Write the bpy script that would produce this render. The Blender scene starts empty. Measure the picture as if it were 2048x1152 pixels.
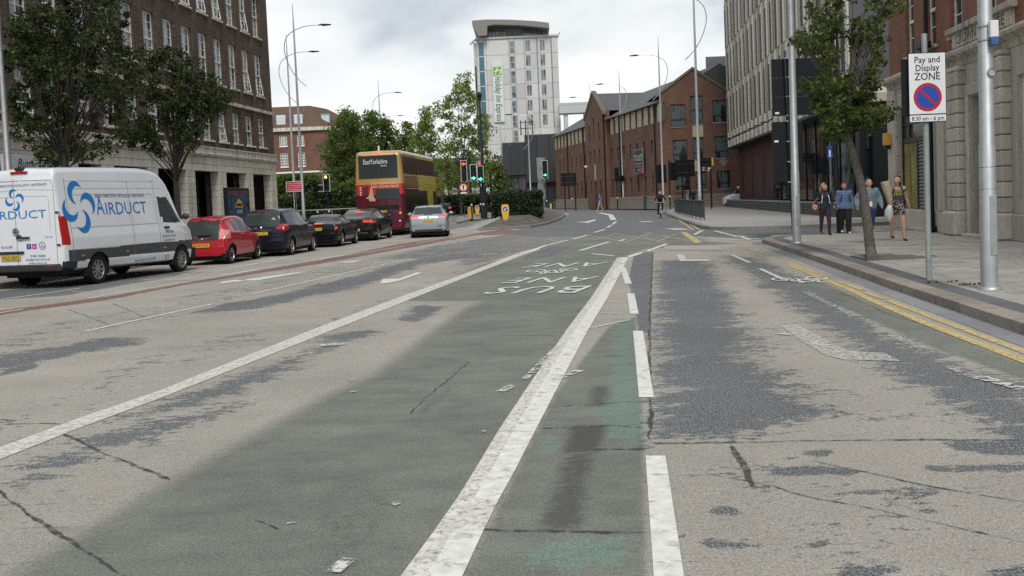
import bpy, bmesh, math, random
import numpy as np
from mathutils import Vector, Matrix
from mathutils.bvhtree import BVHTree
random.seed(7); rng = np.random.default_rng(7)
R_ = math.radians
scene = bpy.context.scene
col = scene.collection
# ------------------------------------------------------------------ camera
F, CX, CY, ROLL, CAMH = 1991.0, 1024.0, 510.0, .043, 1.58      # in units of the 2048 px wide photograph
PITCH = math.atan((CY - 400) / F)
CAMROT = (Matrix.Rotation(math.pi/2 - PITCH, 3, 'X') @ Matrix.Rotation(-ROLL, 3, 'Z'))
cam = bpy.data.cameras.new('camera'); cam_o = bpy.data.objects.new('camera', cam); col.objects.link(cam_o)
cam.sensor_width = 36; cam.lens = 36 * F / 2048
cam.shift_y = -(576 - CY) / 2048
cam.clip_start = .05; cam.clip_end = 6000
cam_o.matrix_world = Matrix.Translation((0, 0, CAMH)) @ CAMROT.to_4x4()
scene.camera = cam_o
# ------------------------------------------------------------------ light
SUN_EL, SUN_AZ = R_(48), R_(177)                                # azimuth clockwise from +Y
w = bpy.data.worlds.new('World'); scene.world = w; w.use_nodes = True
nt = w.node_tree; nt.nodes.clear()
def N(nt, typ, **kw):
    n = nt.nodes.new(typ)
    for k, v in kw.items():
        if k.startswith('i_'):
            key = k[2:]
            n.inputs[int(key) if key.isdigit() else key].default_value = v
        else: setattr(n, k, v)
    return n
def L(nt, a, b): nt.links.new(a, b)
wo = N(nt, 'ShaderNodeOutputWorld'); bg = N(nt, 'ShaderNodeBackground'); bg.inputs[1].default_value = .1
sky = N(nt, 'ShaderNodeTexSky'); sky.sky_type = 'NISHITA'; sky.sun_disc = False; sky.sun_elevation = SUN_EL; sky.sun_rotation = SUN_AZ
L(nt, sky.outputs[0], bg.inputs[0])
tc = N(nt, 'ShaderNodeTexCoord')
mp = N(nt, 'ShaderNodeMapping'); mp.inputs['Scale'].default_value = (1.6, 1.6, 3.6); mp.inputs['Location'].default_value = (.35, .1, .55)
L(nt, tc.outputs['Generated'], mp.inputs[0])
n1 = N(nt, 'ShaderNodeTexNoise', i_Scale=2.6, i_Detail=9., i_Roughness=.52, i_Distortion=.25); L(nt, mp.outputs[0], n1.inputs[0])
n2 = N(nt, 'ShaderNodeTexNoise', i_Scale=1.1, i_Detail=4., i_Roughness=.5); L(nt, mp.outputs[0], n2.inputs[0])
mx = N(nt, 'ShaderNodeMath', operation='ADD'); L(nt, n1.outputs[0], mx.inputs[0]); L(nt, n2.outputs[0], mx.inputs[1])
cr = N(nt, 'ShaderNodeValToRGB'); L(nt, mx.outputs[0], cr.inputs[0])
e = cr.color_ramp.elements; mx2 = cr.color_ramp
e[0].position = .425; e[0].color = (.31, .36, .42, 1); e[1].position = .60; e[1].color = (.90, .915, .91, 1)
x = mx2.elements.new(.475); x.color = (.53, .575, .62, 1)
x = mx2.elements.new(.525); x.color = (.74, .77, .785, 1)
md = N(nt, 'ShaderNodeMath', operation='MULTIPLY', i_1=.5); L(nt, mx.outputs[0], md.inputs[0]); L(nt, md.outputs[0], cr.inputs[0])
bg2 = N(nt, 'ShaderNodeBackground'); bg2.inputs[1].default_value = .72; L(nt, cr.outputs[0], bg2.inputs[0])
ms = N(nt, 'ShaderNodeMixShader', i_0=.96); L(nt, bg.outputs[0], ms.inputs[1]); L(nt, bg2.outputs[0], ms.inputs[2]); L(nt, ms.outputs[0], wo.inputs[0])
sl = bpy.data.lights.new('sun', 'SUN'); sl.energy = 1.5; sl.angle = R_(22); sl.color = (1, .965, .91)
so = bpy.data.objects.new('sun', sl); col.objects.link(so)
so.rotation_euler = (math.pi/2 - SUN_EL, 0, math.pi - SUN_AZ)
scene.view_settings.view_transform = 'Standard'; scene.view_settings.look = 'None'
scene.view_settings.exposure = .68; scene.view_settings.gamma = 1; scene.view_settings.use_curve_mapping = False
scene.cycles.max_bounces = 6; scene.cycles.transparent_max_bounces = 12
scene.cycles.use_denoising = False
# ------------------------------------------------------------------ surveying: where a sight line of the photograph meets the ground or a facade
def ray(x, y): return CAMROT @ Vector((x - CX, -(y - CY), -F))
def G(x, y, z=0.):
    d = ray(x, y); t = (z - CAMH) / d.z
    return Vector((d.x*t, d.y*t, z))
def AT(x, y, Y):
    d = ray(x, y); t = Y / d.y
    return Vector((d.x*t, Y, CAMH + d.z*t))
TH = math.atan(198/1991.)                                       # the street runs 5.7 degrees to the right of the camera's heading
DS = Vector((math.sin(TH), math.cos(TH), 0)); DT = Vector((math.cos(TH), -math.sin(TH), 0))
def S(s, t, z=0.): return DS*s + DT*t + Vector((0, 0, z))
def toST(p): return p.dot(DS), p.dot(DT)
def SZ(x, y, t):
    r = ray(x, y); k = t / r.dot(DT); P = r*k
    return P.dot(DS), P.z + CAMH
ROTS = math.pi/2 - TH                                           # local x along the street, local y to its left
# ------------------------------------------------------------------ helpers: objects
def link(o, parent=None):
    col.objects.link(o)
    if parent: o.parent = parent
    return o
def thing(name, label, cat, loc=(0, 0, 0), rotz=0., group=None):
    o = bpy.data.objects.new(name, None); col.objects.link(o); o.empty_display_size = .3
    o.location = loc; o.rotation_euler = (0, 0, rotz)
    o['label'] = label; o['category'] = cat
    if group: o['group'] = group
    return o
def tag(o, label=None, cat=None, group=None, kind=None):
    for k, v in (('label', label), ('category', cat), ('group', group), ('kind', kind)):
        if v: o[k] = v
    return o
def inst(o, parent, loc=None, rot=None, scale=None):            # a copy of one mesh object
    c = o.copy(); col.objects.link(c); c.parent = parent
    if loc is not None: c.location = loc
    if rot is not None: c.rotation_euler = rot
    if scale is not None: c.scale = scale
    return c
def copy_tree(o, parent=None):
    c = o.copy(); col.objects.link(c)
    if parent: c.parent = parent
    for ch in list(o.children): copy_tree(ch, c)
    return c
class MB:
    def __init__(s): s.v = []; s.f = []; s.m = []
    def add(s, vs, fs, mi=0, M=None):
        k = len(s.v)
        s.v += [tuple(M @ Vector(p)) for p in vs] if M else [tuple(p) for p in vs]
        s.f += [tuple(i + k for i in f) for f in fs]; s.m += [mi]*len(fs)
        return s
    def box(s, x0, x1, y0, y1, z0, z1, mi=0, M=None):
        vs = [(x, y, z) for z in (z0, z1) for y in (y0, y1) for x in (x0, x1)]
        return s.add(vs, [(0, 2, 3, 1), (4, 5, 7, 6), (0, 1, 5, 4), (2, 6, 7, 3), (0, 4, 6, 2), (1, 3, 7, 5)], mi, M)
    def bbox(s, x0, x1, y0, y1, z0, z1, b=.01, mi=0, M=None):   # box with chamfered edges
        bm = bmesh.new(); bmesh.ops.create_cube(bm, size=1)
        for v in bm.verts: v.co = Vector(((x0+x1)/2 + v.co.x*(x1-x0), (y0+y1)/2 + v.co.y*(y1-y0), (z0+z1)/2 + v.co.z*(z1-z0)))
        bmesh.ops.bevel(bm, geom=bm.edges[:], offset=b, segments=1, affect='EDGES')
        bm.verts.index_update()
        s.add([v.co.copy() for v in bm.verts], [[v.index for v in f.verts] for f in bm.faces], mi, M); bm.free(); return s
    def quad(s, a, b, c, d, mi=0, M=None): return s.add([a, b, c, d], [(0, 1, 2, 3)], mi, M)
    def poly(s, pts, mi=0, M=None): return s.add(pts, [tuple(range(len(pts)))], mi, M)
    def prism(s, pts, off, mi=0, M=None, cap=True):             # polygon pts pushed along off
        n = len(pts); o = Vector(off)
        vs = [Vector(p) for p in pts] + [Vector(p) + o for p in pts]
        fs = [(i, (i+1) % n, (i+1) % n + n, i + n) for i in range(n)]
        if cap: fs += [tuple(range(n))[::-1], tuple(range(n, 2*n))]
        return s.add(vs, fs, mi, M)
    def tube(s, pts, rad, n=8, mi=0, M=None, cap=True):
        pts = [Vector(p) for p in pts]; k = len(pts)
        if not hasattr(rad, '__len__'): rad = [rad]*k
        vs = []; prev = None
        for i, p in enumerate(pts):
            t = (pts[min(i+1, k-1)] - pts[max(i-1, 0)]).normalized()
            if prev is None: u = t.orthogonal().normalized()
            else:
                u = prev - t*prev.dot(t)
                u = u.normalized() if u.length > 1e-5 else t.orthogonal().normalized()
            prev = u; wv = t.cross(u)
            vs += [p + (u*math.cos(2*math.pi*j/n) + wv*math.sin(2*math.pi*j/n))*rad[i] for j in range(n)]
        fs = [(i*n+j, i*n+(j+1) % n, (i+1)*n+(j+1) % n, (i+1)*n+j) for i in range(k-1) for j in range(n)]
        if cap: fs += [tuple(range(n))[::-1], tuple(range((k-1)*n, k*n))]
        return s.add(vs, fs, mi, M)
    def lathe(s, prof, n=16, mi=0, M=None):                     # prof: (r, z)
        k = len(prof)
        vs = [(r*math.cos(2*math.pi*j/n), r*math.sin(2*math.pi*j/n), z) for r, z in prof for j in range(n)]
        fs = [(i*n+j, i*n+(j+1) % n, (i+1)*n+(j+1) % n, (i+1)*n+j) for i in range(k-1) for j in range(n)]
        return s.add(vs, fs, mi, M)
    def ball(s, c, r, mi=0, n=10, M=None):
        r = (r, r, r) if not hasattr(r, '__len__') else r
        vs = [(c[0] + r[0]*math.sin(math.pi*i/n)*math.cos(2*math.pi*j/n), c[1] + r[1]*math.sin(math.pi*i/n)*math.sin(2*math.pi*j/n), c[2] + r[2]*math.cos(math.pi*i/n)) for i in range(n+1) for j in range(n)]
        fs = [(i*n+j, (i+1)*n+j, (i+1)*n+(j+1) % n, i*n+(j+1) % n) for i in range(n) for j in range(n)]
        return s.add(vs, fs, mi, M)
    def build(s, name, mats, parent=None, smooth=False, loc=None, rotz=None, weld=False):
        me = bpy.data.meshes.new(name); me.from_pydata(s.v, [], s.f)
        mats = mats if isinstance(mats, (list, tuple)) else [mats]
        for m in mats: me.materials.append(m)
        if len(mats) > 1: me.polygons.foreach_set('material_index', s.m)
        bm = bmesh.new(); bm.from_mesh(me)
        if weld: bmesh.ops.remove_doubles(bm, verts=bm.verts, dist=1e-4)
        bmesh.ops.recalc_face_normals(bm, faces=bm.faces); bm.to_mesh(me); bm.free()
        if smooth:
            me.polygons.foreach_set('use_smooth', [True]*len(me.polygons))
            try: me.set_sharp_from_angle(angle=R_(40))
            except Exception: pass
        me.update()
        o = bpy.data.objects.new(name, me); link(o, parent)
        if loc is not None: o.location = loc
        if rotz is not None: o.rotation_euler = (0, 0, rotz)
        return o
def npmesh(name, v, f, mats, parent=None, smooth=False, midx=None):   # numpy quads/tris
    me = bpy.data.meshes.new(name); v = np.asarray(v, 'f4'); f = np.asarray(f, 'i4'); k = f.shape[1]
    me.vertices.add(len(v)); me.vertices.foreach_set('co', v.ravel())
    me.loops.add(f.size); me.loops.foreach_set('vertex_index', f.ravel())
    me.polygons.add(len(f)); me.polygons.foreach_set('loop_start', np.arange(0, f.size, k, dtype='i4'))
    try: me.polygons.foreach_set('loop_total', np.full(len(f), k, 'i4'))
    except Exception: pass
    for m in (mats if isinstance(mats, (list, tuple)) else [mats]): me.materials.append(m)
    if midx is not None: me.polygons.foreach_set('material_index', np.asarray(midx, 'i4'))
    if smooth: me.polygons.foreach_set('use_smooth', np.ones(len(f), bool))
    me.update(calc_edges=True); me.validate()
    o = bpy.data.objects.new(name, me); return link(o, parent)
# ------------------------------------------------------------------ helpers: materials
MATS = {}
def mat(name, c, rough=.6, metal=0., var=.10, scale=6., bump=0., bscale=60., spec=.5, coat=0., emit=0., dirt=None, alpha=None):
    if name in MATS: return MATS[name]
    m = bpy.data.materials.new(name); m.use_nodes = True; t = m.node_tree; b = t.nodes['Principled BSDF']; MATS[name] = m
    b.inputs['Roughness'].default_value = rough; b.inputs['Metallic'].default_value = metal
    b.inputs['Specular IOR Level'].default_value = spec; b.inputs['Coat Weight'].default_value = coat
    c4 = (*c, 1)
    if var > 0:
        co = N(t, 'ShaderNodeTexCoord'); n = N(t, 'ShaderNodeTexNoise', i_Scale=scale, i_Detail=6., i_Roughness=.6); L(t, co.outputs['Object'], n.inputs[0])
        r = N(t, 'ShaderNodeValToRGB'); L(t, n.outputs[0], r.inputs[0])
        r.color_ramp.elements[0].position = .3; r.color_ramp.elements[1].position = .7
        d = dirt or tuple(x*(1-var) for x in c)
        r.color_ramp.elements[0].color = (*d, 1); r.color_ramp.elements[1].color = (*[min(1, x*(1+var)) for x in c], 1)
        L(t, r.outputs[0], b.inputs['Base Color'])
        if bump:
            n3 = N(t, 'ShaderNodeTexNoise', i_Scale=bscale, i_Detail=4.); L(t, co.outputs['Object'], n3.inputs[0])
            bp = N(t, 'ShaderNodeBump', i_Strength=bump, i_Distance=.01); L(t, n3.outputs[0], bp.inputs['Height']); L(t, bp.outputs[0], b.inputs['Normal'])
    else: b.inputs['Base Color'].default_value = c4
    if emit: b.inputs['Emission Color'].default_value = c4; b.inputs['Emission Strength'].default_value = emit
    return m
def brick(name, c1, c2, mortar, bw=.225, bh=.075, stain=.25):
    m = bpy.data.materials.new(name); m.use_nodes = True; t = m.node_tree; b = t.nodes['Principled BSDF']
    b.inputs['Roughness'].default_value = .85; b.inputs['Specular IOR Level'].default_value = .25
    co = N(t, 'ShaderNodeTexCoord'); sx = N(t, 'ShaderNodeSeparateXYZ'); L(t, co.outputs['Object'], sx.inputs[0])
    ad = N(t, 'ShaderNodeMath', operation='ADD'); L(t, sx.outputs[0], ad.inputs[0]); L(t, sx.outputs[1], ad.inputs[1])
    cx = N(t, 'ShaderNodeCombineXYZ'); L(t, ad.outputs[0], cx.inputs[0]); L(t, sx.outputs[2], cx.inputs[1])
    bt = N(t, 'ShaderNodeTexBrick'); L(t, cx.outputs[0], bt.inputs[0])
    bt.inputs['Color1'].default_value = (*c1, 1); bt.inputs['Color2'].default_value = (*c2, 1); bt.inputs['Mortar'].default_value = (*mortar, 1)
    bt.inputs['Scale'].default_value = 1; bt.inputs['Brick Width'].default_value = bw; bt.inputs['Row Height'].default_value = bh
    bt.inputs['Mortar Size'].default_value = .008; bt.inputs['Mortar Smooth'].default_value = .3; bt.inputs['Bias'].default_value = 0
    n = N(t, 'ShaderNodeTexNoise', i_Scale=.6, i_Detail=8., i_Roughness=.65); L(t, co.outputs['Object'], n.inputs[0])
    mr = N(t, 'ShaderNodeMapRange', i_1=.3, i_2=.7, i_3=1-stain, i_4=1+stain*.6); L(t, n.outputs[0], mr.inputs[0])
    mm = N(t, 'ShaderNodeVectorMath', operation='SCALE'); L(t, bt.outputs[0], mm.inputs[0]); L(t, mr.outputs[0], mm.inputs['Scale'])
    L(t, mm.outputs[0], b.inputs['Base Color'])
    bp = N(t, 'ShaderNodeBump', i_Strength=.6, i_Distance=.006, invert=True); L(t, bt.outputs['Fac'], bp.inputs['Height']); L(t, bp.outputs[0], b.inputs['Normal'])
    MATS[name] = m; return m
def stone(name, c, stain=(.12, .11, .10), amt=.45, streak=True, rough=.8):     # weathered stone or concrete, rain streaks running down
    m = bpy.data.materials.new(name); m.use_nodes = True; t = m.node_tree; b = t.nodes['Principled BSDF']
    b.inputs['Roughness'].default_value = rough; b.inputs['Specular IOR Level'].default_value = .3
    co = N(t, 'ShaderNodeTexCoord')
    ma = N(t, 'ShaderNodeMapping'); ma.inputs['Scale'].default_value = (2.2, 2.2, .35 if streak else 2.2); L(t, co.outputs['Object'], ma.inputs[0])
    n = N(t, 'ShaderNodeTexNoise', i_Scale=1.6, i_Detail=8., i_Roughness=.65); L(t, ma.outputs[0], n.inputs[0])
    r = N(t, 'ShaderNodeMapRange', i_1=.48, i_2=.78, i_3=0., i_4=amt); L(t, n.outputs[0], r.inputs[0])
    n2 = N(t, 'ShaderNodeTexNoise', i_Scale=9., i_Detail=8., i_Roughness=.7); L(t, co.outputs['Object'], n2.inputs[0])
    r2 = N(t, 'ShaderNodeMapRange', i_1=.25, i_2=.75, i_3=.8, i_4=1.12); L(t, n2.outputs[0], r2.inputs[0])
    mx = N(t, 'ShaderNodeMix', data_type='RGBA'); L(t, r.outputs[0], mx.inputs[0]); mx.inputs[6].default_value = (*c, 1); mx.inputs[7].default_value = (*stain, 1)
    oi = N(t, 'ShaderNodeObjectInfo'); r3 = N(t, 'ShaderNodeMapRange', i_1=0., i_2=1., i_3=.86, i_4=1.12); L(t, oi.outputs['Random'], r3.inputs[0]); mu = N(t, 'ShaderNodeMath', operation='MULTIPLY'); L(t, r2.outputs[0], mu.inputs[0]); L(t, r3.outputs[0], mu.inputs[1])
    sc = N(t, 'ShaderNodeVectorMath', operation='SCALE'); L(t, mx.outputs[2], sc.inputs[0]); L(t, mu.outputs[0], sc.inputs['Scale']); L(t, sc.outputs[0], b.inputs['Base Color'])
    bp = N(t, 'ShaderNodeBump', i_Strength=.35, i_Distance=.01); L(t, n2.outputs[0], bp.inputs['Height']); L(t, bp.outputs[0], b.inputs['Normal'])
    MATS[name] = m; return m
def leafmat(name, ca, cb, trans=.35):
    m = bpy.data.materials.new(name); m.use_nodes = True; t = m.node_tree; t.nodes.remove(t.nodes['Principled BSDF']); out = t.nodes['Material Output']
    g = N(t, 'ShaderNodeNewGeometry'); co = N(t, 'ShaderNodeTexCoord')
    n = N(t, 'ShaderNodeTexNoise', i_Scale=.9, i_Detail=3.); L(t, co.outputs['Object'], n.inputs[0])
    a = N(t, 'ShaderNodeMath', operation='MULTIPLY_ADD', i_1=.55, i_2=-.02); L(t, g.outputs['Random Per Island'], a.inputs[0])
    a2 = N(t, 'ShaderNodeMath', operation='MULTIPLY_ADD', i_1=.8); L(t, n.outputs[0], a2.inputs[0]); L(t, a.outputs[0], a2.inputs[2])
    r = N(t, 'ShaderNodeValToRGB'); L(t, a2.outputs[0], r.inputs[0])
    r.color_ramp.elements[0].position = .25; r.color_ramp.elements[0].color = (*ca, 1); r.color_ramp.elements[1].position = .95; r.color_ramp.elements[1].color = (*cb, 1)
    d = N(t, 'ShaderNodeBsdfPrincipled'); d.inputs['Roughness'].default_value = .55; d.inputs['Specular IOR Level'].default_value = .35; L(t, r.outputs[0], d.inputs['Base Color'])
    tr = N(t, 'ShaderNodeBsdfTranslucent'); L(t, r.outputs[0], tr.inputs[0])
    ms = N(t, 'ShaderNodeMixShader', i_0=trans); L(t, d.outputs[0], ms.inputs[1]); L(t, tr.outputs[0], ms.inputs[2]); L(t, ms.outputs[0], out.inputs[0])
    MATS[name] = m; return m
def glassmat(name, c, rough=.06, spec=.7, blind_sky=None, metal=0., wav=.12):   # dark window glass; curtain: pale patches, blinds and painted sky reflection
    m = bpy.data.materials.new(name); m.use_nodes = True; t = m.node_tree; b = t.nodes['Principled BSDF']
    b.inputs['Roughness'].default_value = rough; b.inputs['Specular IOR Level'].default_value = spec; b.inputs['Metallic'].default_value = metal
    b.inputs['Base Color'].default_value = (*c, 1)
    oi = N(t, 'ShaderNodeObjectInfo'); co = N(t, 'ShaderNodeTexCoord')
    if blind_sky:
        ad = N(t, 'ShaderNodeVectorMath', operation='ADD'); L(t, co.outputs['Object'], ad.inputs[0])
        sc = N(t, 'ShaderNodeMath', operation='MULTIPLY', i_1=50.); L(t, oi.outputs['Random'], sc.inputs[0])
        cb = N(t, 'ShaderNodeCombineXYZ'); L(t, sc.outputs[0], cb.inputs[0]); L(t, sc.outputs[0], cb.inputs[1]); L(t, cb.outputs[0], ad.inputs[1])
        ma = N(t, 'ShaderNodeMapping'); ma.inputs['Scale'].default_value = (2.2, 2.2, .7); L(t, ad.outputs[0], ma.inputs[0])
        n = N(t, 'ShaderNodeTexNoise', i_Scale=.9, i_Detail=2.); L(t, ma.outputs[0], n.inputs[0])
        wv = N(t, 'ShaderNodeTexNoise', i_Scale=9., i_Detail=3.); ma2 = N(t, 'ShaderNodeMapping'); ma2.inputs['Scale'].default_value = (3, 3, .12); L(t, ad.outputs[0], ma2.inputs[0]); L(t, ma2.outputs[0], wv.inputs[0])
        r = N(t, 'ShaderNodeMapRange', i_1=.42, i_2=.47, i_3=0., i_4=1.); L(t, n.outputs[0], r.inputs[0])
        r2 = N(t, 'ShaderNodeMapRange', i_1=.3, i_2=.7, i_3=.55, i_4=1.); L(t, wv.outputs[0], r2.inputs[0])
        mu = N(t, 'ShaderNodeMath', operation='MULTIPLY'); L(t, r.outputs[0], mu.inputs[0]); L(t, r2.outputs[0], mu.inputs[1])
        mx = N(t, 'ShaderNodeMix', data_type='RGBA'); L(t, mu.outputs[0], mx.inputs[0]); mx.inputs[6].default_value = (*c, 1); mx.inputs[7].default_value = (*blind_sky, 1)
        L(t, mx.outputs[2], b.inputs['Base Color'])
    n4 = N(t, 'ShaderNodeTexNoise', i_Scale=1.3, i_Detail=1.); L(t, co.outputs['Object'], n4.inputs[0])
    bp = N(t, 'ShaderNodeBump', i_Strength=wav, i_Distance=.02); L(t, n4.outputs[0], bp.inputs['Height']); L(t, bp.outputs[0], b.inputs['Normal'])
    MATS[name] = m; return m
def wear(m, amount=.5, scale=14., soft=.08, grain=90.):         # paint worn off in flecks: lets the road below show
    t = m.node_tree; b = t.nodes['Principled BSDF']; out = t.nodes['Material Output']
    co = N(t, 'ShaderNodeTexCoord'); n = N(t, 'ShaderNodeTexNoise', i_Scale=scale, i_Detail=10., i_Roughness=.72); L(t, co.outputs['Object'], n.inputs[0])
    r = N(t, 'ShaderNodeMapRange', i_1=amount-soft, i_2=amount+soft, i_3=0., i_4=1.); L(t, n.outputs[0], r.inputs[0])
    tr = N(t, 'ShaderNodeBsdfTransparent'); ms = N(t, 'ShaderNodeMixShader'); L(t, r.outputs[0], ms.inputs[0]); L(t, tr.outputs[0], ms.inputs[1]); L(t, b.outputs[0], ms.inputs[2]); L(t, ms.outputs[0], out.inputs[0])
    return m
# text as a mesh in its own x, y plane (centred)
def text_geo(s, size=1., res=2, spacing=1., offset=0., shear=0., align='CENTER'):
    c = bpy.data.curves.new('txt', 'FONT'); c.body = s; c.size = size; c.resolution_u = res; c.space_character = spacing; c.offset = offset; c.shear = shear
    c.align_x = align; c.align_y = 'CENTER'; c.fill_mode = 'FRONT'
    o = bpy.data.objects.new('txt', c); col.objects.link(o)
    dg = bpy.context.evaluated_depsgraph_get(); me = bpy.data.meshes.new_from_object(o.evaluated_get(dg))
    vs = [v.co.copy() for v in me.vertices]; fs = [tuple(p.vertices) for p in me.polygons]
    bpy.data.objects.remove(o); bpy.data.curves.remove(c); bpy.data.meshes.remove(me)
    return vs, fs
def put_text(mb, s, M, size, mi=0, width=None, **kw):           # M maps the text plane into the thing
    vs, fs = text_geo(s, size, **kw)
    if width and vs:
        xs = [v.x for v in vs]; k = width / max(1e-6, max(xs) - min(xs))
        for v in vs: v.x *= k
    mb.add(vs, fs, mi, M)
def plane_M(o, xa, ya):                                          # matrix taking x, y to o + x*xa + y*ya
    xa, ya = Vector(xa).normalized(), Vector(ya).normalized(); za = xa.cross(ya)
    return Matrix(((xa.x, ya.x, za.x, o[0]), (xa.y, ya.y, za.y, o[1]), (xa.z, ya.z, za.z, o[2]), (0, 0, 0, 1)))
# common materials
white_paint = mat('white_paint', (.78, .78, .76), .5, var=.05)
black_metal = mat('black_metal', (.009, .010, .012), .5, var=.2, spec=.25)
galv = mat('galvanised', (.46, .48, .49), .45, .55, var=.12, scale=5)
galv_dull = mat('galvanised_dull', (.36, .39, .39), .55, .35, var=.15, scale=5)
rubber = mat('rubber', (.012, .012, .012), .85, var=.2, spec=.25)
chrome = mat('chrome', (.62, .63, .65), .18, 1., var=0)
lampred = mat('tail_red', (.42, .012, .012), .2, var=.15, coat=.6, scale=20)
lit_red = mat('lit_red', (1., .06, .03), .4, var=0, emit=2.2)
lit_green = mat('lit_green', (.08, 1., .55), .4, var=0, emit=2.2)
lit_amber = mat('lit_amber', (1., .42, .10), .4, var=0, emit=2.2)
plate_y = mat('plate_yellow', (.56, .40, .05), .4, var=.05)
ink = mat('ink_black', (.012, .012, .014), .5, var=0)
# ================================================================== GROUND
def sdf(poly, P):                                                # signed distance, + inside; poly (n,2), P (m,2)
    poly = np.asarray(poly, float); d = np.full(len(P), 1e9); ins = np.zeros(len(P), bool)
    for i in range(len(poly)):
        a, b = poly[i], poly[(i+1) % len(poly)]; ab = b - a; ap = P - a
        t = np.clip((ap @ ab) / max(ab @ ab, 1e-9), 0, 1); q = ap - t[:, None]*ab
        d = np.minimum(d, (q*q).sum(1))
        c = (a[1] > P[:, 1]) != (b[1] > P[:, 1])
        xx = a[0] + (P[:, 1]-a[1])*ab[0]/(ab[1] if abs(ab[1]) > 1e-9 else 1e-9)
        ins ^= c & (P[:, 0] < xx)
    return np.where(ins, 1, -1)*np.sqrt(d)
def gp(pts, z=0.): return [tuple(G(x, y, z)[:2]) for x, y in pts]
def grid(xs, ys):
    X, Y = np.meshgrid(xs, ys); v = np.stack([X.ravel(), Y.ravel(), np.zeros(X.size)], 1); nx = len(xs)
    i = (np.arange(len(ys)-1)[:, None]*nx + np.arange(nx-1)[None]).ravel()
    return v, np.stack([i, i+1, i+1+nx, i+nx], 1)
V = []; Fq = []; k = 0
for xs, ys in ((np.arange(-8, 8.01, .07), np.concatenate([np.arange(-6, 2, 1.), np.arange(2, 14.01, .06)])),
               (np.arange(-22, -7.99, .2), np.concatenate([np.arange(-6, 2, 1.), np.arange(2, 14.01, .2)])), (np.array([8, 12, 20, 60.]), np.array([-6., 14])),
               (np.arange(-22, 16.01, .13), np.arange(14, 40.01, .13)), (np.arange(-42, 42.01, .35), np.arange(40, 172, .5)), (np.array([16., 40, 60]), np.array([14., 40])), (np.array([-60., -22]), np.array([-6., 14, 40]))):
    if len(ys) and abs(ys[-1]-14) < .1: ys[-1] = 14.
    if abs(ys[-1]-40) < .1: ys[-1] = 40.
    v, f = grid(xs, ys); V.append(v); Fq.append(f + k); k += len(v)
V = np.concatenate(V); Fq = np.concatenate(Fq); P2 = V[:, :2]
masks = {n: np.zeros(len(V)) for n in ('dark', 'green', 'teal', 'asph', 'red', 'oil')}
def paint(n, pts, feather=.3, val=1., world=False, mode='max'):
    p = pts if world else gp(pts)
    a = np.clip(.5 + sdf(p, P2)/(2*feather), 0, 1)*val
    masks[n] = np.maximum(masks[n], a) if mode == 'max' else np.clip(masks[n] - a, 0, 1)
# far and junction asphalt
paint('asph', [(1002, 470), (1140, 428), (1090, 419), (1330, 417), (1410, 447), (1700, 452), (1720, 470), (1500, 480), (1460, 476), (1330, 470), (1120, 474)], .8)
paint('asph', [(840, 470), (960, 452), (1010, 425), (880, 425)], 1., .6)
paint('asph', [(-400, 640), (0, 600), (130, 592), (300, 562), (420, 543), (300, 545), (0, 582), (-400, 610)], .25, .75)
paint('asph', [(1268, 508), (1306, 503), (1300, 668), (1276, 664), (1272, 628), (1256, 560)], .06, .95)
paint('asph', [(700, 522), (860, 488), (1000, 468), (1400, 466), (1480, 488), (1300, 500), (1100, 500), (1000, 516)], .8, .56)
# bus lane green
paint('green', [(-200, 1270), (19, 1152), (220, 1032), (408, 922), (640, 796), (743, 752), (921, 621), (965, 602), (806, 602), (962, 530), (1078, 498), (1150, 478), (1300, 478), (1480, 487), (1300, 494), (1245, 515), (1075, 800), (850, 1152), (760, 1300)], .30)
paint('green', [(760, 1300), (926, 1152), (1108, 790), (1215, 655), (1272, 632), (1290, 900), (1300, 1300)], .05, .9)
paint('green', [(1560, 548), (1640, 560), (1730, 600), (2048, 728), (2300, 830), (2300, 900), (2048, 760), (1850, 690), (1700, 622), (1600, 570)], .12, .95)
for q, vv in (([(1222, 660), (1268, 640), (1300, 790), (1200, 800)], .68), ([(1180, 780), (1300, 800), (1302, 900), (1200, 880)], .72), ([(1110, 800), (1150, 800), (1130, 860), (1090, 850)], .55),
              ([(1085, 850), (1150, 850), (1130, 905), (1070, 900)], .6), ([(1060, 1080), (1260, 1070), (1270, 1130), (1040, 1152)], .72), ([(1010, 1152), (1060, 1080), (1110, 1140), (1060, 1200)], .6), ([(1180, 700), (1215, 690), (1180, 800), (1150, 800)], .45),
              ([(310, 1040), (420, 975), (440, 990), (330, 1050)], .42), ([(880, 600), (990, 560), (1000, 580), (900, 600)], .35), ([(1640, 590), (1780, 640), (1760, 660), (1640, 600)], .45), ([(1850, 680), (2048, 745), (2048, 760), (1880, 700)], .4)):
    paint('teal', q, .13, vv)
for q, vv in (([(1140, 850), (1215, 850), (1195, 905), (1130, 905)], .9), ([(1120, 905), (1200, 905), (1180, 1060), (1060, 1070)], .6), ([(1170, 770), (1230, 770), (1225, 815), (1170, 815)], .6), ([(1270, 880), (1296, 880), (1300, 905), (1262, 905)], .6), ([(820, 830), (950, 735), (925, 760), (850, 835)], .5),
              ([(640, 1152), (600, 1010), (700, 900), (820, 1000), (760, 1100)], .35), ([(420, 1060), (560, 960), (640, 960), (500, 1080)], .3)):
    paint('oil', q, .10, min(1, vv*1.1))
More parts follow.
